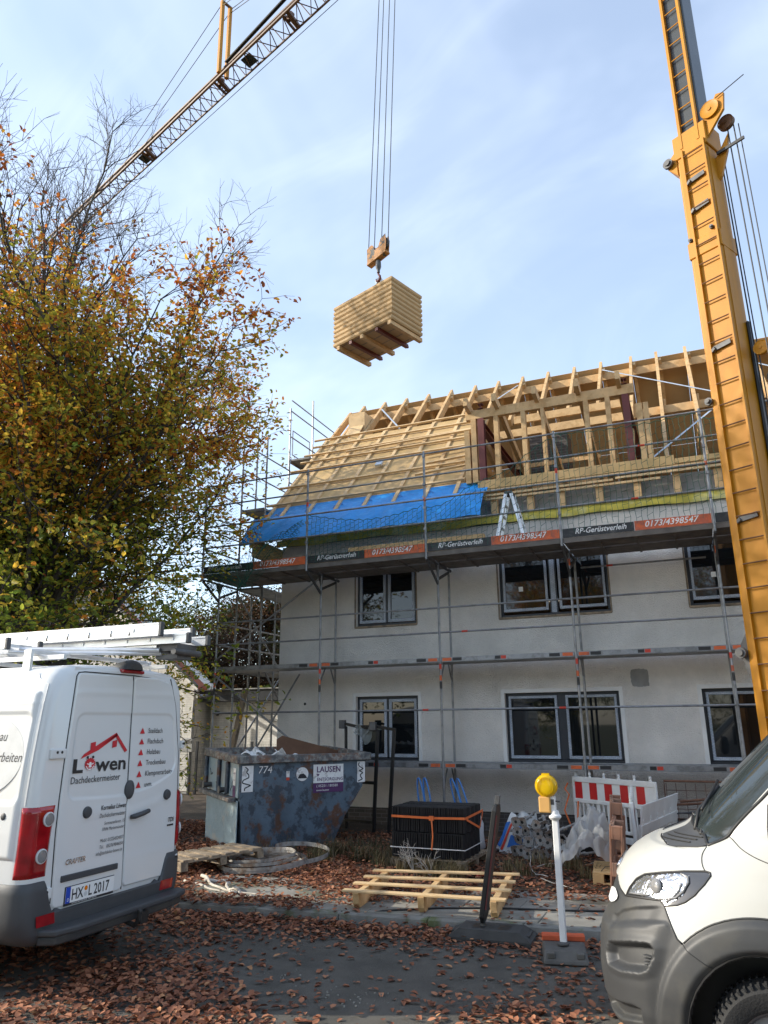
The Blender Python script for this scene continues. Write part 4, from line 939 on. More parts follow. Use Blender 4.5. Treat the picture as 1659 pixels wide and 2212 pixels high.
for (u0, w0, u1, w1), z, i_ in zip(prof, zz, ins):
    rings.append([sk(u0+i_*.3, .0, z), sk(u1, .0, z), sk(u1, LWd-i_, z), sk(u0+i_*.3, LWd-i_, z)])
m.loft(rings, True, True, False); m.build('body', 'skip_blue', skip, solid=.02)
m = M()   # pale end panel with its ribs
rg = []
for z, o in ((.02, .052), (.45, .022), (.79, .006)): rg.append([sk(-.02+o*.0, .03, z), sk(-.02+o*.0, LWd-.05-o, z)])
m.loft(rg, False); m.add([sk(-.016,.03,.84), sk(-.016,LWd-.03,.84), sk(-.016,LWd-.03,HS-.02), sk(-.016,.03,HS-.02)], [(0,1,2,3)]); m.build('end_panel', 'skip_pale', skip, solid=.012)
for w_ in (.55, 1.05, LWd-.05):
    m = M(); m.bar(sk(-.045, w_, .86), sk(-.045, w_, HS-.02), .10, .06, (1,0,0)); m.build('rib', 'skip_blue', skip, bevel=.01)
m = M(); m.bar(sk(-.09, .12, .80), sk(-.09, LWd+.1, .80), .14, .07); m.build('end_ledge', 'skip_rim', skip, bevel=.01)
for w_ in (.62, 1.6):
    m = M(); m.tube(sk(-.02, w_, .92), sk(-.16, w_, .92), .045, 12); m.tube(sk(-.16, w_, .92), sk(-.18, w_, .92), .065, 12); m.build('lifting_lug', 'dark_steel', skip, smooth=40.)
m = M()
for p0, p1 in ((sk(-.05,-.03,HS+.05), sk(LU+.03,-.03,HS+.05)), (sk(-.05,LWd+.03,HS+.05), sk(LU+.03,LWd+.03,HS+.05)), (sk(-.03,-.06,HS+.049), sk(-.03,LWd+.06,HS+.049)), (sk(LU,-.06,HS+.049), sk(LU,LWd+.06,HS+.049))): m.bar(p0, p1, .11, .13)
m.build('rim', 'skip_rim', skip, bevel=.012)
m = M(); m.bar(sk(LU-.02, -.1, HS+.05), sk(LU+.0, -.1, HS+.05), .02, .1); 
# stickers and lettering on the long face (outward = -SW)
def sq_(name, u0, u1, z0, z1, mt, lift=.004, parent=skip):
    q = M(); o_ = -SW*(.014+lift); q.add([sk(u0,0,z0)+o_, sk(u1,0,z0)+o_, sk(u1,0,z1)+o_, sk(u0,0,z1)+o_], [(0,1,2,3)]); return q.build(name, mt, parent, fix=False)
lab = sq_('label', 1.33, 1.92, 1.02, 1.33, 'sticker'); pu = sq_('label', 1.33, 1.92, .86, 1.015, 'purple')
t = M(); t.text('LAUSEN', sk(1.39,0,1.20)-SW*.022, SU, (0,0,1), .135, bold=.02, sq=.98); t.build('lettering', 'purple', lab, fix=False)
t = M(); t.text('ENTSORGUNG', sk(1.40,0,1.055)-SW*.022, SU, (0,0,1), .075, bold=.01, sq=1.02); t.build('lettering', 'purple', lab, fix=False)
t = M(); t.text('( 05251 / 80580', sk(1.39,0,.95)-SW*.022, SU, (0,0,1), .062, sq=1.05); t.build('lettering', 'white_paint', pu, fix=False); t = M(); t.text('www.lausen', sk(1.39,0,.885)-SW*.022, SU, (0,0,1), .05); t.build('lettering', 'white_paint', pu, fix=False)
m = M(); m.prism([(-.03,.04),(.03,.04),(0,0)], sk(1.42,0,1.13)-SW*.021, SU, (0,0,1), -SW*.002); m.build('arrow_mark', 'purple', lab)
m = M(); m.lathe([(.115,0),(.115,.002)], sk(1.12,0,1.18)-SW*.018, -SW, 24); rd = m.build('round_sticker', 'sticker', skip)
m = M(); m.prism([(-.09,-.05),(.09,-.05),(.06,0),(.02,.03),(-.05,.02)], sk(1.12,0,1.16)-SW*.021, SU, (0,0,1), -SW*.002); m.build('tree_mark', 'graffiti', rd)
sq_('small_sticker', .82, .88, 1.14, 1.24, 'sticker'); sq_('small_sticker', .82, .88, 1.09, 1.135, 'red_paint')
st1 = sq_('side_sticker', .02, .22, .93, 1.35, 'sticker'); st2 = sq_('side_sticker', 2.20, 2.36, 1.0, 1.36, 'sticker')
for st, u0, u1, z0, z1 in ((st1,.03,.21,.95,1.33),(st2,2.21,2.35,1.02,1.34)):
    g = M(); random.seed(int(u0*100)); pts = [sk(random.uniform(u0,u1),0,z1-(z1-z0)*k/9)-SW*.020 for k in range(10)]
    for p0, p1 in zip(pts[:-1], pts[1:]): g.bar(p0, p1, .002, .018, SU)
    g.build('scrawl', 'graffiti', st)
t = M(); t.text('774', sk(.30,0,1.22)-SW*.018, SU, (0,0,1), .17, shear=.15); t.build('lettering', 'sticker', skip, fix=False)
e_ = -SU*.03
q = M(); q.add([sk(0,.30,1.02)+e_, sk(0,.16,1.02)+e_, sk(0,.16,1.30)+e_, sk(0,.30,1.30)+e_], [(0,1,2,3)]); l2 = q.build('end_label', 'sticker', skip, fix=False)
q = M(); q.add([sk(0,.30,.84)+e_, sk(0,.16,.84)+e_, sk(0,.16,1.015)+e_, sk(0,.30,1.015)+e_], [(0,1,2,3)]); q.build('end_label', 'purple', skip, fix=False)
t = M(); t.text('LAUSEN', sk(0,.295,1.20)+e_*1.2, -SW, (0,0,1), .04, bold=.01, sq=.9); t.text('ENTSORGUNG', sk(0,.295,1.10)+e_*1.2, -SW, (0,0,1), .022, sq=.9); t.build('lettering', 'purple', l2, fix=False)
g = M(); random.seed(77)
for c0 in (.40, .75, 1.25, 1.55):
    pts = [Vector((0, 0, 0))]
    for k in range(7): pts.append(pts[-1]+Vector((0, random.uniform(-.05,.06), random.uniform(-.03,.05))))
    for p0, p1 in zip(pts[:-1], pts[1:]): g.bar(sk(-.024, c0+p0.y, .98+p0.z+.12*math.sin(c0*9)), sk(-.024, c0+p1.y, .98+p1.z+.12*math.sin(c0*9)), .002, .012, SU)
g.build('scrawl', 'graffiti', skip)
# load of the skip: rubble and a brown board
m = M(); rs = np.random.RandomState(8)
m.grid(lambda u, v: tuple(sk(.02+(LU-.1)*u, .02+(LWd-.04)*v, 1.33+.09*math.sin(u*7+v*3)*math.sin(v*6)+.04*rs.rand())), 34, 26)
o = m.build('rubble', 'mortar', None, smooth=False); tag(o, 'grey rubble filling the blue skip', 'rubble', kind='stuff')
mat('brown_board', (.15,.075,.042), .75, var=.25, scale=4)
m = M(); m.prism([(0,0),(1.5,0),(1.5,.10),(.12,.42),(0,.36)], sk(1.0,.95,1.36), SU*.98+SW*.15, (0,0,1), SW*.02); o = m.build('chipboard_offcut', 'brown_board', None); tag(o, 'brown wedge shaped board sticking out of the skip', 'board')
random.seed(4)
for k, (u, w_) in enumerate(((.35,.35),(.7,.6),(.95,.3),(.6,1.1))):
    m = M(); c = sk(u, w_, 1.46); rm = Matrix.Rotation(random.uniform(-.4,.4), 3, 'X') @ rz(random.uniform(0,3))
    m.grid(lambda a, b: tuple(c+rm @ Vector(((a-.5)*.42, (b-.5)*.24, .05*math.sin(a*7+k)+.035*math.sin(b*8)))), 8, 6); o = m.build('plastic_scrap', 'sticker', None, solid=.006)
    tag(o, ('crumpled white scrap nearest the corner of the skip', 'pale scrap behind the first one in the skip', 'white scrap beside the brown board in the skip', 'pale scrap lying deepest in the skip')[k], 'scrap', 'scraps on the skip load')

# ---- pallets
def pallet(label, loc, rot, L=1.2, W=.8, mt='old_wood', nb=5, group='wooden pallets'):
    t = thing('pallet', label, 'pallet', (0,0,0), group)
    random.seed(int(abs(loc[0])*97))
    for k in range(nb):
        bw = W/nb*(.72 if mt == 'old_wood' else .82); y = -W/2+W*(k+.5)/nb+random.uniform(-.006,.006)
        m = M(); m.box((random.uniform(-.008,.008), y, .133), (L, bw, .022)); m.build('top_board', mt, t, local=True, bevel=.003)
    for x in (-L/2+.07, 0, L/2-.07):
        m = M(); m.box((x, 0, .111), (.14, W, .021)); m.build('cross_board', mt, t, local=True, bevel=.003)
        for y in (-W/2+.05, 0, W/2-.05):
            m = M(); m.box((x, y, .061), (.14, .10, .078)); m.build('block', mt, t, local=True, bevel=.004)
    for y in (-W/2+.05, 0, W/2-.05):
        m = M(); m.box((0, y, .011), (L, .10, .021)); m.build('bottom_board', mt, t, local=True, bevel=.003)
    t.location = loc; t.rotation_euler = rot; return t
pallet('weathered grey wooden pallet lying beside the blue skip', (-7.0, 9.86, .17), (R(3), R(-3), R(-32)), L=1.05, W=1.25, nb=6)
pallet('wooden pallet under the black roof tiles', (-3.93, 11.42, YZ-.005), (0,0,R(-2)), L=1.16, W=1.14, nb=6)
mat('fresh_wood', (.52,.36,.17), .7, var=.15, island=.12, scale=6)
pallet('fresh tan pallet half hidden under the clear plastic sheet', (-1.25, 11.15, YZ-.005), (0,0,R(6)), L=.8, W=.9, mt='fresh_wood')
mat('red_wood', (.24,.12,.075), .8, var=.25, island=.25, scale=6, col2=(.17,.10,.07))
for k, (x, y, a) in enumerate(((-1.08, 9.75, 80), (-1.20, 10.75, 83))):
    pallet(('upright pallet standing on edge next to the white van nose, nearest the kerb', 'upright pallet standing on edge in front of the plastic barriers')[k], (x, y, .52+.1*k), (R(0), R(-86), R(a-76)), L=.9+.1*k, W=1.15, mt='red_wood', nb=7)
# ---- new slatted rack on the pavement
rack = thing('slatted_rack', 'new pale wooden rack of four slats on three bearers lying on the pavement', 'wooden rack', (-3.2, 9.0, .1))
c0, c1, c2_, c3 = Vector((-4.06,8.30,.275)), Vector((-2.19,8.42,.285)), Vector((-2.39,9.98,.275)), Vector((-4.22,9.58,.275))
for k in range(4):
    v = .03+.94*k/3; a = c0.lerp(c3, v); b = c1.lerp(c2_, v); m = M(); m.bar(a, b, .10, .022); m.build('slat', 'pine_pale', rack, bevel=.003)
for k, u in enumerate((.09, .50, .93)):
    a = c0.lerp(c1, u); b = c3.lerp(c2_, u); d = (b-a).normalized(); m = M()
    m.prism([(-.02,.0),(0,-.11),(.06,-.165),(.12,-.165),((b-a).length-.1,-.165),((b-a).length+.02,-.06),((b-a).length+.02,0)], a+Vector((0,0,-.012))-d.cross(Vector((0,0,1)))*.035, d, (0,0,1), d.cross(Vector((0,0,1)))*.07)
    m.build('bearer', 'pine', rack, bevel=.003)
mat('jack_galv', (.36,.35,.33), .6, metal=.35, var=.35, scale=10, col2=(.22,.16,.12), c2s=6, c2lo=.5, c2hi=.62)
# ---- coil of galvanised strip
coil = thing('strip_coil', 'loose coil of grey galvanised strip lying among the leaves by the skip', 'coil', (-6.27, 10.15, YZ))
m = M(); random.seed(3)
pts = []
for k in range(190):
    a = 2*math.pi*k/42; r = .56+.10*math.sin(k*.03)+.012*math.sin(k*.9); pts.append(Vector((-6.27+r*math.cos(a)*1.05+.01*math.sin(k*.11)*3, 10.15+r*math.sin(a)*.98, YZ+.03+.035*k/42+.03*math.sin(a+1))))
for p0, p1 in zip(pts[:-1], pts[1:]): m.bar(p0, p1, .004, .042)
m.build('winding', 'jack_galv', coil)
m = M(); pts = [Vector((-5.93+.42*math.cos(a), 10.72+.42*math.sin(a), YZ+.12+.10*math.sin(a*.5))) for a in np.linspace(-1.4, 3.4, 40)]
for p0, p1 in zip(pts[:-1], pts[1:]): m.bar(p0, p1, .004, .06)
m.build('loose_turn', 'jack_galv', coil)
m = M(); m.lathe([(.30,0),(.30,.004)], (-6.35,10.2,YZ+.05), (.05,.1,1), 24); m.build('strip_end', 'dark_steel', coil)
# ---- bleached branches
mat('pale_branch', (.52,.48,.42), .8, var=.2, scale=9)
rs = np.random.RandomState(12)
for k, (p, d, L) in enumerate((((-6.5,9.0,.16),(.9,-.45,-.02),1.5),((-6.35,8.85,.14),(.75,.35,.02),.8),((-5.9,8.75,.15),(.55,-.75,-.02),.75),((-6.6,8.75,.13),(.95,.1,.0),1.0),((-5.75,8.65,.13),(.95,-.35,-.01),.7))):
    pts, ds, rr = curve(rs, p, d, L, 9, .024, .008, wob=.22); m = M(); m.path([Vector((q[0], q[1], max(.11, min(.24, q[2])))) for q in pts], rr, 6)
    for j in (3, 5): m.path([Vector(pts[j]), Vector(pts[j])+Vector((rs.uniform(-.1,.3), rs.uniform(-.25,.25), .05))], [.012,.005], 5)
    o = m.build('bleached_branch', 'pale_branch', None, smooth=True); tag(o, ('longest peeled white branch lying across the kerb behind the van', 'short white branch pointing at the strip coil', 'forked white branch reaching down to the road', 'white branch lowest in the heap, closest to the van bumper', 'white branch end nearest the slatted rack')[k], 'branch', 'peeled branches on the kerb')
# ---- stacks of black roof tiles
mat('tile_black', (.016,.016,.017), .55, var=.3, scale=20, spec=.35)
def tile_geo():
    m = M(); n = 14; pr = []
    for i in range(n+1):
        x = -.21+.42*i/n; pr.append((x, .018*math.sin(i/n*4*math.pi)))
    ring = lambda y: [Vector((x, y, z)) for x, z in pr]+[Vector((x, y, z-.014)) for x, z in reversed(pr)]
    m.loft([ring(-.165), ring(.165)], True, True, True); m.box((0, .16, -.022), (.38, .02, .03)); return m
def tile_bundle(label, x0, y0, z0, nx, ny, h, jit):
    t = thing('tile_bundle', label, 'roof tiles', (x0, y0, z0), 'black roof tile bundles'); proto = None; random.seed(int(z0*100))
    for j in range(ny):
        for i in range(nx):
            if proto is None: c = proto = tile_geo().build('roof_tile', 'tile_black', t, local=True)
            else: c = proto.copy(); C.objects.link(c)
            c.parent = t; c.location = ((i+.5)*1.12/nx+random.uniform(-jit, jit), .2+j*.42, .165+random.uniform(-jit, jit)*.5); c.rotation_euler = (R(90), R(84+random.uniform(-2,2)), R(90)) if False else (R(90), R(0), R(90+random.uniform(-2,2)))
            c.scale = (.98, h/.34, 1)
    return t
TB1 = tile_bundle('lower bundle of black roof tiles with a white strap on the pallet', -4.50, 10.86, YZ+.148, 40, 2, .34, .002)
TB2 = tile_bundle('upper bundle of black roof tiles with an orange strap', -4.48, 10.88, YZ+.495, 40, 2, .34, .004)
def strap_loop(name, z, x0, x1, y0, y1, h, mt, par, th=.004):
    m = M(); q = [(x0,y0),(x1,y0),(x1,y1),(x0,y1)]
    for a, b in zip(q, q[1:]+q[:1]): m.bar((*a, z), (*b, z), th, h)
    m.build(name, mt, par)
strap_loop('strap', YZ+.28, -4.515, -3.365, 10.84, 11.72, .012, 'white_paint', TB1)
m = M(); m.bar((-4.50,10.855,YZ+.70), (-3.85,10.845,YZ+.69), .006, .032); m.bar((-3.85,10.845,YZ+.69), (-3.36,10.85,YZ+.70), .006, .032); m.bar((-3.35,10.85,YZ+.70), (-3.33,11.7,YZ+.73), .006, .032); m.bar((-3.345,10.9,YZ+.68), (-3.3,11.4,YZ+.52), .006, .03); m.bar((-3.3,11.4,YZ+.52), (-3.33,11.7,YZ+.72), .006, .03)
m.path([(-3.86,10.83,YZ+.69),(-3.84,10.80,YZ+.6),(-3.83,10.79,YZ+.45),(-3.85,10.79,YZ+.27)], .011, 5); m.box((-3.86,10.83,YZ+.69), (.07,.03,.06)); m.build('strap', 'rope_orange', TB2)
for i in range(2):
    m = M(); m.bar((-4.505, 10.87+i*.0, YZ+.33), (-4.505, 11.74, YZ+.33), .01, .01)
# ---- white big bag with blue lifting loops behind the tiles
mat('bag_white', (.68,.69,.68), .8, var=.08, scale=6, bump=.5, bscale=9); mat('loop_blue', (.06,.22,.55), .6)
bag = thing('big_bag', 'white bulk bag with blue lifting loops behind the roof tiles', 'bulk bag', (-4.0, 12.55, YZ))
m = M(); rings = []
for z, s in ((0,.38),(.05,.46),(.2,.46),(.4,.44),(.55,.38),(.60,.28)): rings.append([Vector((-4.0+.85*s*math.copysign(abs(math.cos(a))**.5, math.cos(a))+.02*math.sin(a*7+z*9), 12.55+.8*s*math.copysign(abs(math.sin(a))**.5, math.sin(a)), YZ+z)) for a in np.linspace(0, 2*math.pi, 33)[:-1]])
m.loft(rings, True, True, True); m.build('sack', 'bag_white', bag, smooth=True)
for x, lean in ((-4.55, -.05), (-3.92, -.10)):
    for dx in (0, .09):
        m = M(); pts = [Vector((x+dx+lean*math.sin(a)-.055*math.cos(a)*.9, 12.30+dx*.6, YZ+.78+.36*math.sin(a))) for a in np.linspace(-.1, math.pi+.1, 14)]
        for p0, p1 in zip(pts[:-1], pts[1:]): m.bar(p0, p1, .035, .006, (p1-p0).cross(Vector((.3,1,0))))
        m.build('lifting_loop', 'loop_blue', bag)
# ---- black steel frame behind the skip
fr = thing('storage_rack', 'tall black steel tube frame standing between the skip and the house', 'steel frame', (-6.2, 14.0, YZ))
def ftube(name, a, b, w=.05): m = M(); m.bar(a, b, w, w, (0,1,.2)); m.build(name, 'black_paint', fr, bevel=.005)
ftube('upright', (-5.97,13.75,1.98), (-6.18,14.0,YZ), .06); ftube('upright', (-5.60,13.7,1.99), (-5.84,13.95,YZ), .06); ftube('upright', (-6.93,14.3,2.06), (-6.96,14.4,YZ), .05)
ftube('top_bar', (-7.0,14.3,2.12), (-5.95,13.75,1.96)); ftube('top_bar', (-6.06,13.78,2.06), (-5.56,13.68,1.99)); ftube('cross_bar', (-6.9,14.35,.98), (-6.09,13.85,1.0)); ftube('cross_bar', (-6.95,14.35,.25), (-6.18,13.98,.28)); ftube('top_bar', (-6.5,14.0,2.06), (-6.02,13.75,2.06), .035)
m = M(); m.box((-7.0,14.28,2.1), (.13,.10,.17)); m.box((-6.06,13.72,2.06), (.13,.10,.16)); m.build('end_plate', 'dark_steel', fr, bevel=.008)
mat('clear_film', (.70,.72,.72), .18, var=.1, scale=8, transl=.4, alpha=.55); mat('film_scrap', (.45,.50,.50), .2, alpha=.35, transl=.3)
m = M(); m.grid(lambda u, v: (-6.5+.55*u+.04*math.sin(v*8), 13.82+.05*math.sin(u*17+v*5), 2.05-.30*v*(.5+.5*math.sin(u*5))+.06*math.sin(u*11)), 16, 8); o = m.build('film_shred', 'film_scrap', None, smooth=True); tag(o, 'shredded clear foil caught on top of the black steel frame', 'foil')
# ---- pile of scaffold base jacks
def jack():
    t = thing('base_jack', 'x', 'base jack', (0,0,0), 'scaffold base jacks heaped on the ground')
    m = M(); ho = [(.026*math.cos(a), .026*math.sin(a)) for a in np.linspace(0, 2*math.pi, 13)[:-1]]
    sqp = []
    for a in np.linspace(0, 2*math.pi, 13)[:-1]:
        k = .075/max(abs(math.cos(a)), abs(math.sin(a))); sqp.append((k*math.cos(a), k*math.sin(a)))
    rings = [[Vector((x, y, z)) for x, y in pr] for pr, z in ((ho, .003), (sqp, .003), (sqp, -.003), (ho, -.003), (ho, .003))]
    m.loft(rings, True); pl_ = m.build('plate', 'jack_galv', t, local=True)
    m = M()
    for x, y in ((.055,.055),(-.055,.055),(.055,-.055),(-.055,-.055)): m.lathe([(.008,-.0045),(.008,.0045)], (x,y,0), (0,0,1), 8)
    m.build('bolt_hole', 'black_paint', pl_, local=True)
    m = M(); m.tube((0,0,.004), (0,0,.46), .0185, 10, cap=False); m.build('spindle', 'jack_galv', t, local=True, smooth=40.)
    m = M(); m.lathe([(.02,.16),(.03,.17),(.03,.21),(.02,.22)], (0,0,0), (0,0,1), 10); m.bar((-.08,0,.19), (.08,0,.19), .02, .025); m.build('wing_nut', 'jack_galv', t, local=True)
    m = M(); m.tube((0,0,-.0015), (0,0,.0015), .025, 12); m.build('bore', 'black_paint', t, local=True)
    return t
random.seed(19); j0 = jack(); nj = 0
_spots = []
for row, (n_, z, y, xa, xb) in enumerate(((8,.10,12.12,-3.0,-2.08),(7,.24,12.22,-2.9,-2.12),(6,.36,12.34,-2.95,-2.35),(4,.48,12.46,-3.0,-2.55))):
    for k in range(n_): _spots.append((xa+(xb-xa)*k/max(1,n_-1)+random.uniform(-.05,.05), y+random.uniform(-.08,.1), YZ+z+random.uniform(-.02,.03)))
for k, (x, y, z) in enumerate(_spots):
    t = j0 if k == 0 else dup(j0, (0,0,0)); t.location = (x, y, z); t.rotation_euler = (R(-78+random.uniform(-22,20)), R(random.uniform(-30,30)), R(random.uniform(-38,30)))
    t['label'] = 'galvanised scaffold base jack with a square plate in the heap by the mortar tub'
# ---- cement bag, tub, plastic sheet
mat('bag_print', (.03,.16,.52), .6)
cb = thing('cement_bag', 'crumpled white and blue paper sack beside the base jacks', 'sack', (-3.15, 12.85, YZ))
def cbf(u, v):
    a = 2*math.pi*u; r = (.34+.03*math.sin(a*5+v*4)+.025*math.sin(a*9+2))*(1-.45*v); return Vector((-3.12+r*1.05*math.cos(a)+.16*v, 12.9+.55*r*math.sin(a), YZ+.56*v+.03*math.sin(a*4+v*7)))
m = M(); m.grid(lambda u, v: tuple(cbf(u, v)), 48, 12); m.build('sack', 'bag_white', cb, smooth=True)
for k, (u0, u1, v0, v1) in enumerate(((.50,.60,.1,.75),(.62,.66,.1,.8),(.68,.80,.15,.4),(.70,.78,.5,.8))):
    m = M(); m.grid(lambda a, b: tuple(cbf(u0+(u1-u0)*a, v0+(v1-v0)*b)+Vector((-.004,-.012,0))), 8, 10); m.build('printed_stripe', 'bag_print' if k != 1 else 'red_paint', cb, smooth=True)
tb = thing('mortar_tub', 'black plastic mortar tub between the base jacks and the barrier', 'tub', (-2.05, 13.0, YZ))
def rr_(cx, cy, a, b, r, z, n=6):
    o = []
    for qx, qy, s in ((1,1,0),(-1,1,1),(-1,-1,2),(1,-1,3)):
        for k in range(n+1):
            t_ = math.pi/2*(s+k/n); o.append(Vector((cx+qx*(a-r)+r*math.cos(t_), cy+qy*(b-r)+r*math.sin(t_), z)))
    return o
m = M(); m.loft([rr_(-2.05,13.05,.26,.36,.06,YZ), rr_(-2.05,13.05,.33,.44,.07,YZ+.30), rr_(-2.05,13.05,.36,.47,.07,YZ+.30), rr_(-2.05,13.05,.36,.47,.07,YZ+.275)], True, True); m.build('tub_body', 'black_paint', tb, smooth=35., solid=.006)
m = M(); m.loft([rr_(-2.05,13.05,.29,.39,.06,YZ+.14)], True, True); m.build('mortar_residue', 'mortar', tb)
rs = np.random.RandomState(31); ph = rs.rand(12, 4)*7
def plf(u, v):
    x, y = (u-.5)*2, (v-.5)*2; r = math.hypot(x, y)
    h = .30*max(0, 1-r*.78)**.7
    for k in range(12): f = 2.2+k*1.1; h += (.16/(1+.40*k))*abs(math.sin(x*f*math.cos(ph[k,0])+y*f*math.sin(ph[k,0])+ph[k,1]))*(1.15-.6*r)
    return (-1.66+.42*x+.03*math.sin(y*9), 11.42+.62*y+.03*math.sin(x*11), YZ+max(.02, h)-.03)
m = M(); m.grid(plf, 70, 70); o = m.build('plastic_sheet', 'clear_film', None, smooth=True); tag(o, 'crumpled clear plastic sheet heaped on a pallet in front of the barriers', 'plastic sheet')
# ---- red and white barriers
mat('barrier_white', (.74,.74,.71), .55, var=.10, scale=4, col2=(.42,.43,.30), c2s=3, c2lo=.60, c2hi=.72); mat('barrier_red', (.55,.018,.02), .35, var=.08)
def barrier(label, p0, p1, lean=0., zb=.10, h=1.0, stripes=True):
    p0, p1 = Vector((*p0, zb)), Vector((*p1, zb)); L = (p1-p0).length; ax = (p1-p0)/L; nn = Vector((ax.y, -ax.x, 0)); upv = (Vector((0,0,1))+nn*lean).normalized()
    t = thing('barrier_panel', label, 'barrier', (p0+p1)/2, 'plastic barrier panels')
    def q(a, z, d=0.): return p0+ax*a+upv*z+nn*d
    m = M()
    m.bar(q(0,.05), q(L,.05), .045, .10, upv); m.bar(q(0,.17), q(L,.17), .04, .05, upv); m.bar(q(0,.60), q(L,.60), .05, .06, upv); m.bar(q(0,h-.04), q(L,h-.04), .055, .09, upv); m.bar(q(.0,.79), q(L,.79), .022, .34, upv)
    for a in (.02, L-.02): m.bar(q(a,0), q(a,h), .045, .055, ax)
    k = 0; a = .10
    while a < L-.06: m.bar(q(a,.19), q(a,.575), .02, .075 if k % 2 == 0 else .035, ax); a += .115; k += 1
    m.build('panel', 'barrier_white', t, bevel=.006)
    a = .05; k = 0; sw = L/10.6
    while a < L-.06:
        w_ = min(sw, L-.05-a)
        if k % 2 == 0 and stripes:
            for sd in (1, -1):
                m = M(); d = sd*.0125; sl = .04; m.add([q(a+sl*0,.64,d), q(a+w_+sl*0,.64,d), q(a+w_,.945,d), q(a,.945,d)], [(0,1,2,3)]); m.build('red_stripe', 'barrier_red', t, fix=False)
        a += w_; k += 1
    for a in np.linspace(.08, L-.1, 6):
        m = M(); m.lathe([(.026,0),(.026,.03),(.018,.035),(.018,.05),(.026,.055),(.022,.09),(.0,.09)], q(a,h-.005), upv, 10, cap=False); m.build('peg', 'barrier_white', t, smooth=40.)
    for a, b in () if not stripes else ((.15,.25),(L*.45,L*.55),(L*.75,L*.83)):
        m = M(); m.add([q(a,.02,.024), q(b,.02,.024), q(b,.09,.024), q(a,.09,.024)], [(0,1,2,3)]); m.build('red_stripe', 'barrier_red', t, fix=False)
    return t
barrier('red and white striped barrier panel facing the street by the house wall', (-2.36,14.3), (-.88,13.25), .0, .16, 1.0)
barrier('white barrier panel seen end on, green with algae, right of the striped one', (-1.10,11.2), (-.72,13.3), .16, .06, .70, False)
barrier('white barrier panel edge on behind the upright pallets', (-1.17,12.5), (-1.02,10.7), .02, .10, .98)
rp = M(); rp.path([(-2.45,14.25,1.05),(-2.50,14.2,.95),(-2.43,14.2,.86),(-2.52,14.15,.6),(-2.42,14.1,.35),(-2.36,14.05,.22),(-2.30,14.1,.4),(-2.28,14.2,.75)], .014, 6); o = rp.build('orange_rope', 'rope_orange', None, smooth=True); tag(o, 'orange rope hanging at the left end of the striped barrier', 'rope')
# ---- rusty reinforcement mats
mat('rust', (.17,.085,.05), .85, var=.35, scale=14)
rb = thing('reinforcement_mat', 'rusty steel reinforcement mat leaning at the wall behind the white van', 'steel mat', (.4, 13.6, YZ))
m = M()
for k in range(17): m.tube((-.75+k*.15, 13.5, .15), (-.75+k*.15, 13.75, 1.12), .005, 4, cap=False)
for k in range(8): m.tube((-.76, 13.51+.036*k, .17+.14*k), (1.66, 13.51+.036*k, .17+.14*k), .005, 4, cap=False)
m.build('mesh', 'rust', rb)
m = M(); m.path([(-.78,13.5,.12),(-.78,13.76,1.15),(1.7,13.76,1.15),(1.7,13.5,.12)], .02, 6); m.build('frame', 'rust', rb)
random.seed(30)
for k in range(6):
    m = M(); z = .55+.06*k; m.tube((-.7+random.uniform(-.1,.2), 13.1+.05*k, z+random.uniform(-.1,.1)), (1.2, 13.2+.04*k, z+random.uniform(-.15,.25)), .012+.01*(k % 2), 6); o = m.build('steel_bar', 'rust' if k % 2 else 'dark_steel', None)
    tag(o, 'loose steel bar in the tangle in front of the rusty mat', 'steel bar', 'loose bars by the rusty mat')
# ---- beacon post with yellow warning lamp
mat('rubber', (.050,.050,.048), .85, var=.25, scale=8, bump=.2, bscale=120); mat('lens_yellow', (.85,.55,.005), .18, var=.05, spec=.6, transl=.25); mat('lamp_cream', (.72,.40,.12), .55, var=.1); mat('foot_orange', (.55,.10,.035), .75, var=.2)
mat('foot_grey', (.105,.10,.09), .9, var=.25, scale=7, bump=.3, bscale=90)
def foot(parent, cx, cy, rot, mt, two=False):
    m = M(); rm = rz(rot)
    def lp_(x, y, z): v = rm @ Vector((x, y, 0)); return Vector((cx+v.x, cy+v.y, z))
    def ring(a, b, z): return [lp_(-a,-b,z), lp_(a,-b,z), lp_(a,b,z), lp_(-a,b,z)]
    m.loft([ring(.42,.20,.002), ring(.42,.20,.045), ring(.31,.165,.115), ring(.31,.165,.118)], True, True, True); o = m.build('foot', mt, parent, bevel=.01)
    for x in (-.13, .13): m = M(); m.add([lp_(x-.06,-.09,.1195), lp_(x+.06,-.09,.1195), lp_(x+.06,.09,.1195), lp_(x-.06,.09,.1195)], [(0,1,2,3)]); m.build('socket', 'black_paint', o, fix=False)
    m = M()
    for x in (-.36, .36): q = [lp_(x-.03,-.12,.1), lp_(x+.03,-.12,.1)]; m.box(lp_(x,0,.075), (.07,.2,.02), rm)
    m.build('grip', mt, o)
bc = thing('warning_beacon', 'yellow round warning lamp on a white post in a grey rubber foot', 'warning lamp', (-1.47, 7.66, 0))
m = M(); fx, fy = -1.455, 7.66; rot = R(90+10)
m.loft([[Vector((fx,fy,0))+rz(R(13)) @ Vector(p) for p in q] for q in (((-.20,-.20,.002),(.20,-.20,.002),(.20,.24,.002),(-.20,.24,.002)), ((-.20,-.20,.03),(.20,-.20,.03),(.20,.24,.06),(-.20,.24,.06)), ((-.185,-.12,.10),(.185,-.12,.10),(.19,.24,.12),(-.19,.24,.12)))], True, True, True); m.build('foot', 'foot_grey', bc, bevel=.012)
m = M()
for x in (-.13, .13): m.box(Vector((fx,fy,.075))+rz(R(13)) @ Vector((x,-.155,0)), (.07,.05,.05), rz(R(13)))
m.build('foot_grip', 'foot_grey', bc, bevel=.008)
m = M()
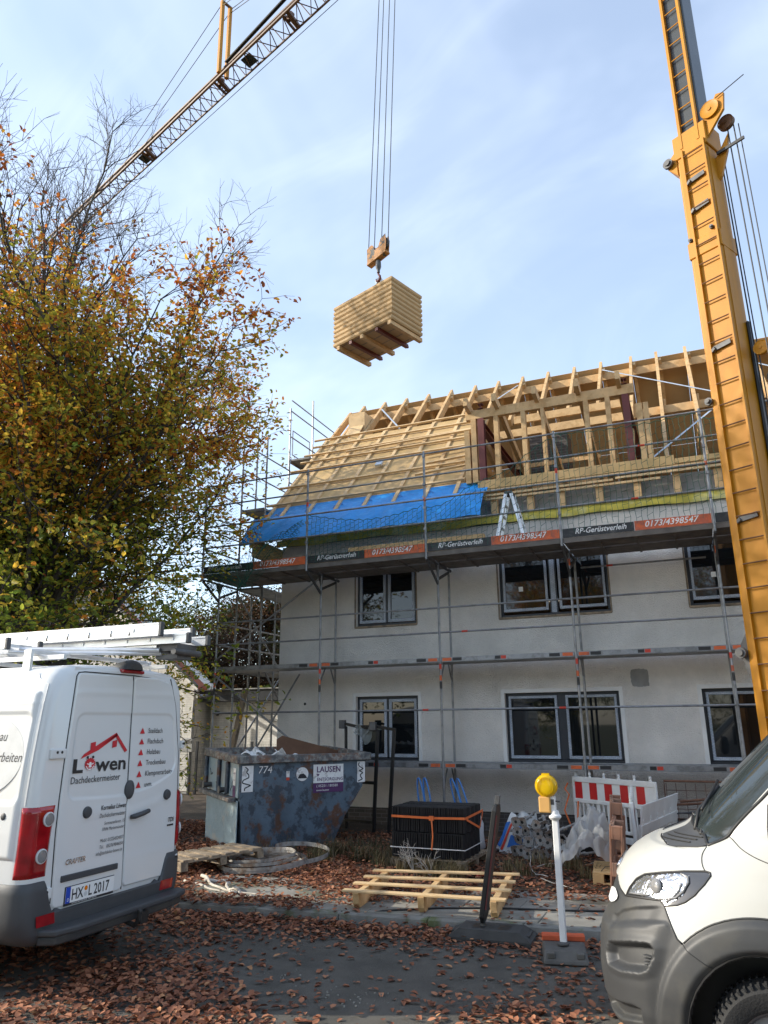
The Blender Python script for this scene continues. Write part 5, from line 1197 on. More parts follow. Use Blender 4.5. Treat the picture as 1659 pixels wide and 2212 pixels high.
for a, b in ((-.2,-.03),(.03,.2)): m.box(Vector((fx,fy,.14))+rz(R(13)) @ Vector(((a+b)/2,.20,0)), (b-a,.11,.05), rz(R(13)))
m.box(Vector((fx,fy,.125))+rz(R(13)) @ Vector((0,.22,0)), (.08,.07,.05), rz(R(13))); m.build('orange_lug', 'foot_orange', bc, bevel=.008)
m = M(); m.lathe([(.055,0),(.055,.012)], (-1.475,7.69,.118), (0,0,1), 20); m.build('post_socket', 'dark_steel', bc)
m = M(); m.box((-1.478,7.75,.66), (.058,.058,1.14)); m.build('post', 'white_paint', bc, bevel=.006)
m = M(); m.lathe([(.046,0),(.062,.02),(.062,.035),(.045,.05),(.04,.08)], (-1.48,7.75,1.19), (0,0,1), 14); m.box((-1.485,7.75,1.32), (.045,.045,.16)); m.build('post_collar', 'white_paint', bc, smooth=30.)
m = M(); m.box((-1.565,7.75,1.325), (.115,.10,.15)); m.build('lamp_housing', 'lamp_cream', bc, bevel=.012, seg=2)
m = M(); m.box((-1.565,7.75,1.243), (.10,.09,.02)); m.build('housing_base', 'black_paint', bc)
m = M(); m.tube((-1.55,7.75,1.40), (-1.545,7.75,1.42), .045, 16); 
ld = Vector((-.05,-1,.03)).normalized()
m.lathe([(.10,-.045),(.108,-.03),(.108,.03),(.10,.045)], (-1.545,7.75,1.497), ld, 32); m.box((-1.545,7.75,1.605), (.075,.05,.02)); lr = m.build('lens_rim', 'lens_yellow', bc, smooth=40.)
m = M(); rg = []
for h, r in ((.045,.096),(.06,.085),(.068,.06),(.070,.03),(.070,.001)): rg.append((r, h))
m.lathe(rg, (-1.545,7.75,1.497), ld, 32, cap=False)
for k in range(-5, 6): hh = math.sqrt(max(.0, .088**2-(k*.015)**2)); m.bar(Vector((-1.545+k*.015,7.75,1.497-hh))+ld*.066, Vector((-1.545+k*.015,7.75,1.497+hh))+ld*.066, .005, .006, ld)
m.build('lens', 'lens_yellow', lr, smooth=40.)
m = M(); m.tube((-1.52,7.75,1.36), (-1.42,7.74,1.355), .008, 6); m.box((-1.50,7.75,1.35), (.05,.05,.05)); m.build('clamp', 'dark_steel', bc)
# ---- black leaning marker board seen edge on
bk = thing('marker_post', 'black traffic marker board seen edge on, leaning in a black rubber foot', 'marker post', (-2.25, 8.08, 0))
foot(bk, -2.25, 8.06, R(3), 'rubber')
a, b = Vector((-2.335,8.05,.17)), Vector((-2.135,8.05,1.28)); ax = (b-a).normalized(); sd = Vector((0,1,0))
def mkring(c, w, d): p = ax.cross(sd); return [c+p*w+sd*d, c-p*w+sd*d, c-p*w-sd*d, c+p*w-sd*d]
m = M(); m.loft([mkring(a-ax*.02,.016,.05), mkring(a+ax*.05,.024,.10), mkring(b-ax*.06,.024,.10), mkring(b,.018,.08)], True, True, True); m.build('board', 'black_paint', bk, bevel=.006)
for q0, q1 in ((a-ax*.06, a), (b, b+ax*.09)): m = M(); m.bar(q0, q1, .03, .05); m.build('spigot', 'dark_steel', bk, bevel=.004)
m = M(); m.bar(a+ax*.12+Vector((.030,-.09,0)), b-ax*.1+Vector((.030,-.09,0)), .004, .02); m.build('reflective_edge', 'oxide_steel', bk)
# ---- odds and ends on the ground
m = M(); m.path([(-4.2,8.12,.012),(-3.8,8.2,.06),(-3.55,8.3,.11),(-3.0,8.62,.115),(-2.4,8.85,.115),(-1.7,9.0,.115),(-1.1,9.15,.12)], .011, 6); o = m.build('black_cable', 'black_paint', None, smooth=True); tag(o, 'black cable trailing over the kerb and under the slatted rack', 'cable')
m = M(); rs = np.random.RandomState(2)
pts = [Vector((-3.15+.16*math.sin(k*1.9)+.012*k, 10.55+.06*math.cos(k*2.3), YZ+.03+.03*abs(math.sin(k*1.3)))) for k in range(16)]
m.path(pts, .016, 5); o = m.build('red_strap', 'barrier_red', None, smooth=True); tag(o, 'knotted red strap on the ground in front of the tile pallet', 'strap')
def sticks(name, label, n, cx, cy, sx, sy, seed, grp):
    rs = np.random.RandomState(seed)
    for k in range(n):
        p = np.array([cx+rs.uniform(-sx,sx), cy+rs.uniform(-sy,sy), YZ+.03]); a = rs.uniform(0,6.28); pts, ds, rr = curve(rs, p, (math.cos(a), math.sin(a), .15), rs.uniform(.4,1.0), 6, .008, .003, wob=.2)
        m = M(); m.path([Vector((q[0],q[1],max(YZ+.01,min(YZ+.2,q[2])))) for q in pts], rr, 5); o = m.build(name, 'pale_branch' if k % 3 == 0 else 'bark', None); tag(o, label, 'stick', grp)
sticks('dead_stick', 'thin dead stick on the bare soil between the base jacks and the slatted rack', 12, -2.1, 11.0, .7, .6, 5, 'dead sticks on the soil')
# weeds and dry grass tufts
def tufts(name, label, spots, cols, seed, hgt, n=60, wid=.006):
    rs = np.random.RandomState(seed); V, F, T = [], [], []; o = 0
    for (x, y, r) in spots:
        for k in range(n):
            a = rs.uniform(0,6.28); q = rs.rand()**.5*r; bx, by = x+q*math.cos(a), y+q*math.sin(a); h = hgt*rs.uniform(.4,1.2); la = rs.uniform(0,6.28); ln = rs.uniform(.1,.9)*h
            dx, dy = math.cos(la), math.sin(la); px, py = -dy*wid*rs.uniform(.5,1.4), dx*wid
            z = yard_z(bx, by) if by > kerb_y(bx)+1 else .1
            for t_, (f, hh) in enumerate(((0,0),(.25,.6),(1,.95-.25*rs.rand()))):
                w_ = 1-t_*.45; V += [(bx+dx*ln*f-px*w_, by+dy*ln*f-py*w_, z+h*hh), (bx+dx*ln*f+px*w_, by+dy*ln*f+py*w_, z+h*hh)]
            F += [(o,o+1,o+3,o+2),(o+2,o+3,o+5,o+4)]; c = np.array(cols[rs.randint(len(cols))])*rs.uniform(.7,1.3); T += [c]*6; o += 6
    ob = fast_mesh(name, np.array(V), np.array(F), 'ground_leaf'); at = ob.data.attributes.new('tint', 'FLOAT_COLOR', 'POINT'); at.data.foreach_set('color', np.concatenate([np.array(T), np.ones((len(T),1))],1).astype(np.float32).ravel())
    tag(ob, label, 'weeds', kind='stuff')
rs = np.random.RandomState(6)
tufts('dry_grass', 'dry yellow grass and weeds in front of the roof tiles', [(-3.75+rs.uniform(-.5,.5),10.45+rs.uniform(-.2,.2),.12) for _ in range(14)]+[(rs.uniform(-3.2,-1.6),rs.uniform(10.6,11.8),.15) for _ in range(8)], [(.20,.15,.07),(.12,.11,.05),(.26,.20,.11)], 1, .22, 70)
tufts('green_weeds', 'low green and brown weeds growing round the foot of the skip', [(-7.1+.28*k+rs.uniform(-.1,.1),10.95+.30*k*.9+rs.uniform(-.3,.05),.16) for k in range(9)]+[(-5.4+rs.uniform(-.5,.9),11.3+rs.uniform(-.6,.6),.15) for _ in range(22)], [(.05,.065,.025),(.08,.075,.035),(.10,.08,.05),(.14,.10,.06)], 2, .26, 60)
for k, (x, y, s) in enumerate(((-3.98,10.42,1),(-3.72,10.35,.8),(-4.15,10.5,.7))):
    rs2 = np.random.RandomState(40+k); sg = []
    for j in range(6):
        pts, ds, rr = curve(rs2, (x,y,YZ), (rs2.uniform(-.4,.4),rs2.uniform(-.3,.3),1), .5*s*rs2.uniform(.6,1.1), 6, .005, .002, wob=.15)
        for e in range(6): sg.append((pts[e],pts[e+1],rr[e],rr[e+1]))
        for e in (3,4,5):
            q = side_dir(rs2, ds[e], R(50)); sg.append((pts[e], pts[e]+q*.12*s, .003, .0015))
    pt_ = thing('dead_plant', ('tallest dry weed stalk in front of the black tiles', 'dry weed stalk right of the tallest one by the tile pallet', 'small dry weed stalk left of the tallest one by the tile pallet')[k], 'weed', (x,y,YZ)); seg_mesh('stems', sg, 'pale_branch', pt_, 4)
# ---- fallen leaves
rs = np.random.RandomState(17)
def sm(a, b, x): t = np.clip((x-a)/(b-a), 0, 1); return t*t*(3-2*t)
N = 235000; X = rs.uniform(-11, 2.5, N); Y = rs.uniform(3.6, 15, N); K = kerb_y(X)
nz_ = .5+.25*np.sin(X*2.3+1.3*np.sin(Y*1.9))+.25*np.sin(Y*3.1+X*1.1+2)
gut = np.exp(-((K-.22-Y)/.42)**2)*(Y < K)*(.25+.75*sm(-.4,-3.2,X))*sm(1.2,-.4,X)
bl = sm(-1.3,-3.6,X+1.25*(Y-4.9)+.9*(nz_-.5))*(Y < K-.2)*(Y < 7.6)*(.20+.75*sm(.42,.62,nz_))
br_ = np.exp(-(((X+1.55)/.55)**2+((Y-6.1)/.30)**2))*.8+np.exp(-(((X+1.3)/.35)**2+((Y-7.0)/.6)**2))*.35
bot = sm(5.9,5.2,Y-.16*(X+3))*.55*(Y < 6)*sm(.2,.55,nz_)
thin = .035*(Y < K)
pav = ((Y > K) & (Y < K+1.35))*(.06+.9*sm(-3.0,-4.2,X)*sm(.35,.6,nz_)+.5*sm(.8,1.3,Y-K)*sm(-2.2,-3.4,X))
yd = (Y > K+1.2)*(.28+.62*sm(.3,.65,nz_)*sm(-2.5,-4.2,X)+.12)*sm(14.6,13.2,Y)
den = np.clip(gut+bl+br_+bot+thin+pav+yd, 0, 1); keep = rs.rand(N) < den*.50
X, Y, K, den = X[keep], Y[keep], K[keep], den[keep]; n = len(X)
zb = np.where(Y < K, .008, np.where(Y < K+1.0, .110, 0)); yy = Y > K+1.0
zb[yy] = [yard_z(a, b)+.012 for a, b in zip(X[yy], Y[yy])]
pos = np.stack([X, Y, zb+rs.rand(n)**2*.045*den], 1); tl = .08+.18*den
nr = rs.normal(0, 1, (n, 3))*tl[:, None]+np.array([0, 0, 1]); nr /= np.linalg.norm(nr, axis=1, keepdims=True)
pos[:, 2] += tl*.035
w = rs.rand(n); st = np.array([[.11,.045,.028],[.22,.085,.047],[.33,.135,.072],[.44,.20,.11],[.50,.26,.12]]); xs = np.array([0,.3,.65,.93,1.])
tint = np.stack([np.interp(w, xs, st[:, c]) for c in range(3)], 1)
o = leaf_mesh('fallen_leaves', pos, nr, rs.normal(0, 1, (n, 3)), rs.uniform(.035, .085, n), tint, 'ground_leaf', None, curl=rs.uniform(-.35, .55, n), asp=.68)
tag(o, 'brown fallen beech leaves drifted over the road, kerb and yard', 'leaves', kind='stuff')
print('leaves', n)
# scatter of white grit on the asphalt
m = M(); random.seed(2)
for cx, cy, s, k in ((-2.85,6.05,.4,34),(-3.5,6.25,.35,18),(-2.0,6.9,.2,8)):
    for _ in range(k): r = random.uniform(.002,.008); m.box((cx+random.gauss(0,s*.5), cy+random.gauss(0,s*.25), r*.6+.001), (r*2,r*1.6,r*1.3), rz(random.uniform(0,3)))
o = m.build('white_grit', 'concrete', None); tag(o, 'white crumbs of mortar scattered on the road between the leaves', 'grit', kind='stuff')
# ================================================================ parked vans
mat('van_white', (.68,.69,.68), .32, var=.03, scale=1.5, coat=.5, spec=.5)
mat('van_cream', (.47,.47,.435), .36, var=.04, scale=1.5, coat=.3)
mat('van_plastic', (.055,.058,.062), .55, var=.12, scale=5, bump=.1, bscale=220)
mat('bumper_grey', (.038,.040,.042), .5, var=.12, scale=4, bump=.1, bscale=260, col2=(.05,.05,.047), c2s=2)
mat('lamp_red', (.30,.005,.010), .10, var=.45, scale=7, coat=.6); mat('lamp_clear', (.22,.22,.22), .08, var=.1, scale=30, spec=.8)
mat('lamp_amber', (.70,.20,.01), .15, spec=.7); mat('chrome', (.75,.75,.76), .15, metal=1.); mat('logo_red', (.55,.018,.03), .4); mat('ink', (.02,.02,.022), .5)
mat('plate_blue', (.01,.06,.42), .4); mat('tyre', (.022,.022,.022), .85, var=.2, bump=.2, bscale=80); mat('rim_grey', (.20,.20,.21), .4, metal=.6); mat('disc_grey', (.62,.63,.62), .4); mat('side_grey', (.58,.59,.59), .45)
mat('reflector', (.62,.64,.66), .12, metal=.85, var=.3, scale=22, bump=.5, bscale=26); mat('lamp_dark', (.035,.037,.04), .06, spec=.8, coat=.5)
mat('glass_van', (.03,.038,.038), .03, spec=.8)
def wheel_part(parent, x, y, sgn, r=.345, w=.22, rim_r=.215, zc=None):
    zc = r if zc is None else zc; d = (0, sgn, 0)
    m = M(); m.lathe([(rim_r,-w*.45),(rim_r+.02,-w*.5),(r-.03,-w*.5),(r-.004,-w*.38),(r,-w*.25),(r,w*.25),(r-.004,w*.38),(r-.03,w*.5),(rim_r+.02,w*.5),(rim_r,w*.42)], (x,y,zc), d, 56, cap=False)
    for k in range(56):
        a = 2*math.pi*k/56; c = Vector((x+math.cos(a)*(r+.001), y, zc+math.sin(a)*(r+.001)))
        for s in (-1, 1): m.box(c+Vector((0, s*w*.34, 0)), (.012, w*.26, .018), Matrix.Rotation(-a+math.pi/2, 3, 'Y'))
    o = m.build('wheel', 'tyre', parent, smooth=45.)
    m = M(); m.lathe([(rim_r,-w*.4),(rim_r,w*.40),(rim_r-.015,w*.36),(rim_r-.03,w*.18),(.09,w*.22),(.07,w*.30),(.03,w*.31),(.0005,w*.31)], (x,y,zc), d, 40, cap=False)
    for k in range(8):
        a = 2*math.pi*k/8; p = Vector((x+math.cos(a)*.14, y+sgn*w*.20, zc+math.sin(a)*.14)); m.bar(p, p+Vector((0,sgn*.03,0)), .05, .05)
    m.build('rim', 'rim_grey', o, smooth=40.); return o

# ---------------------------------------------------------------- left van, seen from behind
cv = thing('delivery_van', 'white high roof roofer van seen from behind with red logo lettering and ladders on top', 'van', (-8.2, 5.8, 0))
CY, XR = 5.795, -5.2
prof = [(.88,.42),(.955,.47),(.985,.62),(.995,.80),(.997,1.0),(.995,1.25),(.985,1.5),(.968,1.8),(.945,2.05),(.918,2.3),(.89,2.45),(.855,2.54),(.80,2.60),(.70,2.635),(.5,2.655),(.25,2.665),(0,2.668)]
def csec(x, ins, zt=2.668, hwf=1.):
    k = (zt-.42)/(2.668-.42); pr = [((hy*hwf-ins*(1 if hy > .3 else .4*hy)), .42+(z-.42)*k-(ins*.8 if z > 2.5 else 0)) for hy, z in prof]
    return [Vector((x, CY-hy, z)) for hy, z in pr]+[Vector((x, CY+hy, z)) for hy, z in reversed(pr[:-1])]
st = [(0,.085),(.008,.062),(.025,.038),(.05,.018),(.09,.006),(.14,0),(.6,0),(1.5,0),(2.5,0),(3.5,0),(4.1,0)]
rings = [csec(XR-s, i_) for s, i_ in st]
for s, zt, hf in ((4.4,2.60,.99),(4.7,2.38,.98),(5.0,2.02,.97),(5.25,1.62,.96),(5.35,1.35,.95),(5.7,1.22,.92),(5.86,1.05,.86),(5.9,.8,.80)): rings.append(csec(XR-s, 0, zt, hf))
m = M(); m.loft(rings, False); m.f.append(tuple(range(len(rings[0]))[::-1])); m.mi.append(0); m.f.append(tuple(len(rings[0])*(len(rings)-1)+i for i in range(len(rings[0])))); m.mi.append(0)
m.add([(XR-.15,CY-.85,.43),(XR-5.8,CY-.85,.43),(XR-5.8,CY+.85,.43),(XR-.15,CY+.85,.43)], [(0,1,2,3)])
m.build('body', 'van_white', cv, smooth=38.)
def body_y(z, s=-1):     # outer face of the body at height z
    zs = [p[1] for p in prof]; hs = [p[0] for p in prof]; return CY+s*float(np.interp(z, zs, hs))
for x in (XR-1.05, XR-4.95):
    for s in (-1, 1): wheel_part(cv, x, CY+s*.86, s)
m = M()
for s in (-1, 1): m.bb(XR-4.95, XR-.6, CY+s*.80, CY+s*.86, .30, .46)
m.bb(XR-5.0, XR-.3, CY-.5, CY+.5, .30, .42); m.build('underbody', 'black_paint', cv)
m = M(); m.loft([csec(XR-s, -.004, zt, hf)[10:-10] for s, zt, hf in ((4.43,2.575,.985),(4.7,2.385,.98),(5.0,2.025,.97),(5.22,1.67,.96))], False); m.build('windscreen', 'glass_van', cv, smooth=True)
for s in (-1, 1):
    m = M(); m.loft([[Vector((x, body_y(z, s)+s*.004, z)) for z in (1.45,1.7,1.95,2.1)] for x in (-9.0,-9.35,-9.6,-9.75)], False); m.build('side_window', 'glass_van', cv)
    m = M(); m.box((-9.75, CY+s*1.12, 1.55), (.12,.22,.34)); m.build('mirror', 'van_plastic', cv, bevel=.04, seg=2)
# rear doors as moulded height fields
def sdbox(y, z, y0, y1, z0, z1, r):
    cy, cz, hy, hz = (y0+y1)/2, (z0+z1)/2, (y1-y0)/2-r, (z1-z0)/2-r; dy, dz = abs(y-cy)-hy, abs(z-cz)-hz
    return math.hypot(max(dy,0), max(dz,0))+min(max(dy,dz),0)-r
def ss(a, b, x): t = min(1., max(0., (x-a)/(b-a))); return t*t*(3-2*t)
def gapy(z): return 5.955-.042*(z-.62) + .012*ss(1.35,1.42,z)
def redge(z): return float(np.interp(z, [.6,1.2,1.8,2.3,2.6], [6.69,6.69,6.66,6.56,6.44]))
def ledge_(z): return float(np.interp(z, [.6,1.2,1.5,2.0,2.6], [5.125,5.10,5.10,5.12,5.155]))
def door_h(y, z, left):
    yl, yr = (ledge_(z), gapy(z)-.004) if left else (gapy(z)+.004, redge(z))
    u = min(1.,max(0.,(y-yl)/(yr-yl)))
    d = sdbox(y, z, yl, yr, .64 if left else .66, 2.575-(.035*ss(.55,1,u) if not left else .0), .05)
    for side_out in ((not left, u > .5 and z > 2.2),): pass
    h = .013-.026*ss(-.010, .006, d)
    ztop = 2.215; zbot = (1.50-.03*math.sin(min(1,u*1.1)*1.6)) if left else (1.49+.20*u**2.2)
    p0, p1 = (yl+.07, yr+.5) if left else (yl-.5, yr-.05)
    pr = sdbox(y, z, p0, p1, zbot, ztop, .09)
    h -= .009*(1-ss(-.016, .012, pr))
    h += .004*ss(.05, 0, abs(z-2.40-.01*u))*ss(0,.1,u)*ss(1,.9,u)           # top crease
    zz_ = 1.26+.10*math.sin(u*2.2) if left else 1.30+.12*u
    h += .004*(1-ss(0,.07,abs(z-zz_)))*ss(.25,.45,u if left else 1-u)
    if z < .98: h += .003*ss(.98,.9,z)
    return h, d
for left in (True, False):
    m = M()
    def fn(u, v):
        z = .60+2.02*v; yl, yr = (ledge_(z)-.02, gapy(z)-.002) if left else (gapy(z)+.002, redge(z)+.02); y = yl+(yr-yl)*u
        h, d = door_h(y, z, left); cur = -.03*ss(2.35,2.62,z)*0
        return (XR+h+cur, y, z)
    m.grid(fn, 90, 200); o = m.build('rear_door', 'van_white', cv, smooth=True, fix=False)
    if left: DL = o
    else: DR = o
    g = M(); pts = []
    for k in range(0, 181):
        v = k/180; z = .645+1.93*v; pts.append((XR+.001, (gapy(z)) if left else redge(z)+.004, z))
    g.path(pts, .0055, 5)
    if left: g.path([(XR+.001, ledge_(z)-.004, z) for z in np.linspace(.69,2.54,60)], .0055, 5); g.path([(XR+.001, ledge_(2.54)-.004, 2.54),(XR+.001,5.17,2.572),(XR+.001,5.24,2.582),(XR+.001,gapy(2.58),2.582)], .0055, 5)
    else: g.path([(XR+.001, gapy(2.58), 2.582),(XR,6.2,2.565),(XR,6.36,2.545),(XR,redge(2.5),2.50)], .0055, 5)
    g.build('door_gap', 'black_paint', o)
XS = XR+.0175                          # lettering stands just on the door skin
RT, UPV = (0,1,0), (0,0,1)
def ZP5(zx, zy): return (5.20+(zx-460)/514., 1.708+(1018-zy)*.00129)
def T(s, y, z, size, mt, par, lift=-.008, **k):
    t = M(); t.text(s, (XS+lift, y, z), RT, UPV, size, **k); return t.build('lettering', mt, par, fix=False)
T('L', 5.20, 1.708, .158, 'ink', DL, bold=.04, sq=1.55); T('wen', 5.482, 1.708, .172, 'ink', DL, bold=.022, sq=1.36); T('Dachdeckermeister', 5.195, 1.615, .083, 'ink', DL, sq=.93)
def pset(name, polys, mt, par, lift=.0, hole=None):
    t = M()
    for p in polys: t.prism([ZP5(*q) for q in p], (XS-.008+lift,0,0), RT, UPV, (.0012,0,0))
    return t.build(name, mt, par)
pset('logo', [[(505,930),(522,900),(560,873),(560,826),(590,818),(591,850),(722,760),(730,778),(600,868),(612,876)], [(612,876),(600,868),(720,772),(722,790)], [(722,760),(806,888),(790,900),(716,785)], [(700,818),(730,810),(730,858),(700,866)]], 'logo_red', DL)
for cx in (548, 582): t = M(); t.lathe([(.013,0),(.013,.0012)], (XS-.008, *ZP5(cx, 922)), (1,0,0), 14); t.build('lettering', 'ink', DL)
mane = []
for k in range(36):
    a = 2*math.pi*k/36; r = (44 if k % 2 else 36)*(1-.12*math.sin(a)); mane.append((566+r*.80*math.cos(a), 972+r*1.0*math.sin(a)))
lion = pset('logo', [list(reversed(mane))], 'logo_red', DL)
pset('logo_detail', [[(545,960),(560,966),(558,972),(546,968)], [(588,960),(573,966),(575,972),(587,968)], [(561,955),(572,955),(576,990),(557,990)], [(553,998),(580,998),(570,1008),(562,1008)], [(540,980),(546,980),(556,1003),(550,1002)], [(586,980),(592,980),(582,1002),(577,1003)]], 'white_paint', lion, lift=.0015)
for k, s in enumerate(('Steildach','Flachdach','Holzbau','Trockenbau','Klempnerarbeiten','uvm.')):
    z = 2.055-.1015*k
    t = M(); t.prism([(6.035,z-.028),(6.105,z-.028),(6.07,z+.028)], (XS-.008,0,0), RT, UPV, (.0012,0,0)); t.build('logo', 'logo_red', DR)
    T(s, 6.155, z-.024, .070, 'ink', DR, sq=.88)
for s, z, sz, b in (('Kornelius Löwen',1.365,.058,.018),('Dachdeckermeister',1.300,.052,0),('Sommersellerstr. 15',1.235,.040,0),('37696 Marienmünster',1.185,.040,0),('Mobil: 015254524007',1.090,.042,0),('Tel.:   05276/9846054',1.037,.042,0),('info@dachdecker-loewen.de',.985,.042,0)):
    T(s, 5.905, z, sz, 'ink', DL, bold=b, align='RIGHT', sq=.80 if z > 1 else .68, shear=.12, lift=.003)
T('CRAFTER', 5.22, .965, .060, 'reflector', DL, lift=.004, bold=.03, sq=.92, shear=.18); T('TDI', 6.54, 1.16, .058, 'ink', DR, lift=.003, bold=.02, shear=.2)
t = M(); t.bb(XS-.004, XS+.003, 6.54, 6.63, 1.12, 1.135); t.build('badge_bar', 'ink', DR)
t = M(); t.bb(XR+.005, XR+.032, 5.19, 5.86, .835, .885); t.build('handle_strip', 'van_plastic', DL, bevel=.006)
t = M(); t.bb(XR+.010, XR+.026, 5.25, 5.83, .64, .79); pl = t.build('number_plate', 'anthracite', DL, bevel=.004)
t = M(); t.bb(XR+.0265, XR+.0285, 5.256, 5.824, .660, .785); t.build('plate_face', 'white_paint', pl)
t = M(); t.bb(XR+.0288, XR+.0300, 5.256, 5.306, .660, .785); t.build('plate_band', 'plate_blue', pl)
for s, y in (('HX', 5.318), ('L', 5.51), ('2017', 5.575)): t = M(); t.text(s, (XR+.0302, y, .680), RT, UPV, .120, sq=.78, bold=.014); t.build('lettering', 'ink', pl, fix=False)
t = M(); t.text('D', (XR+.0302, 5.272, .675), RT, UPV, .035); t.build('lettering', 'white_paint', pl, fix=False)
for z, mt in ((.745,'lamp_amber'),(.700,'side_grey')): t = M(); t.lathe([(.019,0),(.019,.001)], (XR+.0290, 5.482, z), (1,0,0), 16); t.build('plate_seal', mt, pl)
t = M(); t.text('autohaus.bad-driburg.de   Ruhr.betreut', (XR+.0302, 5.33, .648), RT, UPV, .018); t.build('lettering', 'white_paint', pl, fix=False)
# handle, locks, hinges
t = M(); t.lathe([(.085,0),(.080,.004)], (XR+.006, 6.13, 1.285), (1,0,0), 24); t.build('handle_bowl', 'side_grey', DR, smooth=30.)
t = M(); t.path([(XR+.02,5.985,1.265),(XR+.045,6.02,1.27),(XR+.055,6.12,1.285),(XR+.045,6.21,1.30),(XR+.02,6.235,1.303)], [.018,.024,.022,.02,.014], 10); t.build('door_handle', 'van_plastic', DR, smooth=True)
t = M(); t.lathe([(.012,0),(.012,.004)], (XR+.055, 6.05, 1.272), (1,0,0), 12); t.build('lock', 'chrome', DR)
t = M(); rg = [[Vector((XR+h, 5.945+r*.060*math.cos(a), 1.515+r*.085*math.sin(a))) for a in np.linspace(0,2*math.pi,25)[:-1]] for h, r in ((.0,1),(.022,1),(.028,.9))]; t.loft(rg, True, False, True); t.build('lock_cover', 'van_plastic', DL, smooth=40.)
for y, z, par in ((5.42,1.365,DL),(6.50,1.425,DR)): t = M(); t.lathe([(.05,0),(.05,.018),(.042,.030),(.02,.034)], (XR+.006, y, z), (1,0,0), 18); t.build('door_buffer', 'van_plastic', par, smooth=40.)
t = M(); t.lathe([(.04,0),(.04,.018),(.02,.034)], (-5.47, body_y(1.42)+.002, 1.385), (0,-1,0), 16); t.build('door_buffer', 'van_plastic', cv, smooth=40.)
for y, z, w_ in ((5.02,1.875,.17),(5.02,.775,.17),(6.705,1.905,.05),(6.70,.80,.06)):
    t = M(); t.bb(XR-.01, XR+.026, y-w_/2, y+w_/2, z-.042, z+.042); hg = t.build('hinge', 'van_white', cv, bevel=.010, seg=2)
    t = M()
    for dy in (-.02,.03): t.lathe([(.012,0),(.012,.003)], (XR+.026, y+dy*min(1,w_*6), z+.012), (1,0,0), 10)
    t.build('hinge_bolt', 'black_paint', hg)
# tail lamps wrapping the corner
def wrap(q, z, s):      # q: 0 on the side -> 1 on the rear; follows the rounded corner of the body
    pts = [(XR-.24,-.0),(XR-.14,0),(XR-.09,.006),(XR-.05,.018),(XR-.025,.038),(XR-.008,.062),(XR,.085),(XR+.0005,.19),(XR+.0005,.33)]
    L = [0]
    for a, b in zip(pts[:-1], pts[1:]): L.append(L[-1]+math.hypot(b[0]-a[0], b[1]-a[1]))
    d = q*L[-1]; x = float(np.interp(d, L, [p[0] for p in pts])); i_ = float(np.interp(d, L, [p[1] for p in pts])); hw_ = float(np.interp(z, [p[1] for p in prof], [p[0] for p in prof]))
    return Vector((x, CY+s*(hw_-i_), z))
def wn(q, z, s):
    a = wrap(max(0,q-.02), z, s); b = wrap(min(1,q+.02), z, s); d = b-a; n = Vector((-d.y*s, d.x*s, 0)) if False else Vector((abs(d.y), s*abs(d.x), 0)); return n.normalized()
for s in (-1, 1):
    t = M()
    def lf(u, v):
        z = .905+.56*v; q0 = .24+.10*(1-v)*0+.02*math.sin(v*3); q1 = (.90 if s < 0 else .66)-.07*(1-v)-.03*v; q = q0+(q1-q0)*u
        e = min(u,1-u)*8; f = min(v,1-v)*12; h = .022*ss(0,1,min(e,f))-.002
        return tuple(wrap(q,z,s)+wn(q,z,s)*(h+.004*math.sin(v*60)*0))
    t.grid(lf, 40, 60); tl_ = t.build('tail_lamp', 'lamp_red', cv, smooth=True)
    for q, z in ((.72,1.355),(.66,1.075)) if s < 0 else ((.40,1.355),(.38,1.075)):
        c = wrap(q,z,s)+wn(q,z,s)*.024; t = M(); t.lathe([(.058,-.01),(.058,.006),(.048,.010)], c, wn(q,z,s), 24, cap=False); t.build('lamp_ring', 'side_grey', tl_, smooth=40.)
        t = M(); t.lathe([(.050,.002),(.045,.008),(.02,.011),(.0005,.012)], c, wn(q,z,s), 24, cap=False); t.build('clear_lens', 'lamp_clear', tl_, smooth=40.)
# rear bumper and step
def bump(q, z, s):
    p = wrap(q,z,s); return p
t = M(); rings = []
bp_prof = [(.88,.004),(.86,.022),(.80,.030),(.62,.036),(.50,.034),(.43,.018),(.40,-.03)]
path = [(-.62,q) for q in ()]
cols_ = [(-1,x,None) for x in np.linspace(XR-.62, XR-.26, 5)]+[(-1,None,q) for q in np.linspace(0,1,22)]+[(0,y,None) for y in np.linspace(CY-.62,CY+.62,24)]+[(1,None,q) for q in np.linspace(1,0,22)]+[(1,x,None) for x in np.linspace(XR-.26,XR-.62,5)]
for s, a, q in cols_:
    col = []
    for z, o_ in bp_prof:
        mid = 0.
        if s == 0: zt = z; p = Vector((XR, a, z)); n_ = Vector((1,0,0)); edge = ss(.78,.58,abs(a-CY)) if True else 1
        elif q is None: p = Vector((a, CY+s*float(np.interp(z,[pp[1] for pp in prof],[pp[0] for pp in prof])), z)); n_ = Vector((0,s,0)); edge = 0
        else: p = wrap(q,z,s); n_ = wn(q,z,s); edge = ss(.80,1.0,q)
        zt = z if z < .62 else .62+(z-.62)*(1-edge*.98)
        if q is None and s != 0: zt = z if z < .55 else .55+(z-.55)*.75*ss(XR-.62,XR-.36,a)+(z-.55)*.25
        p.z = zt; col.append(p+n_*(o_+.012*edge*(z < .8)))
    rings.append(col)
t.loft(rings, False); bpo = t.build('rear_bumper', 'van_plastic', cv, smooth=50.)
t = M(); t.prism([(4.98,0),(6.76,0),(6.72,.14),(6.5,.19),(5.28,.19),(5.05,.15)], (XR+.02,0,.47), (0,1,0), (1,0,0), (0,0,.05)); t.build('step', 'van_plastic', bpo, bevel=.015, seg=2)
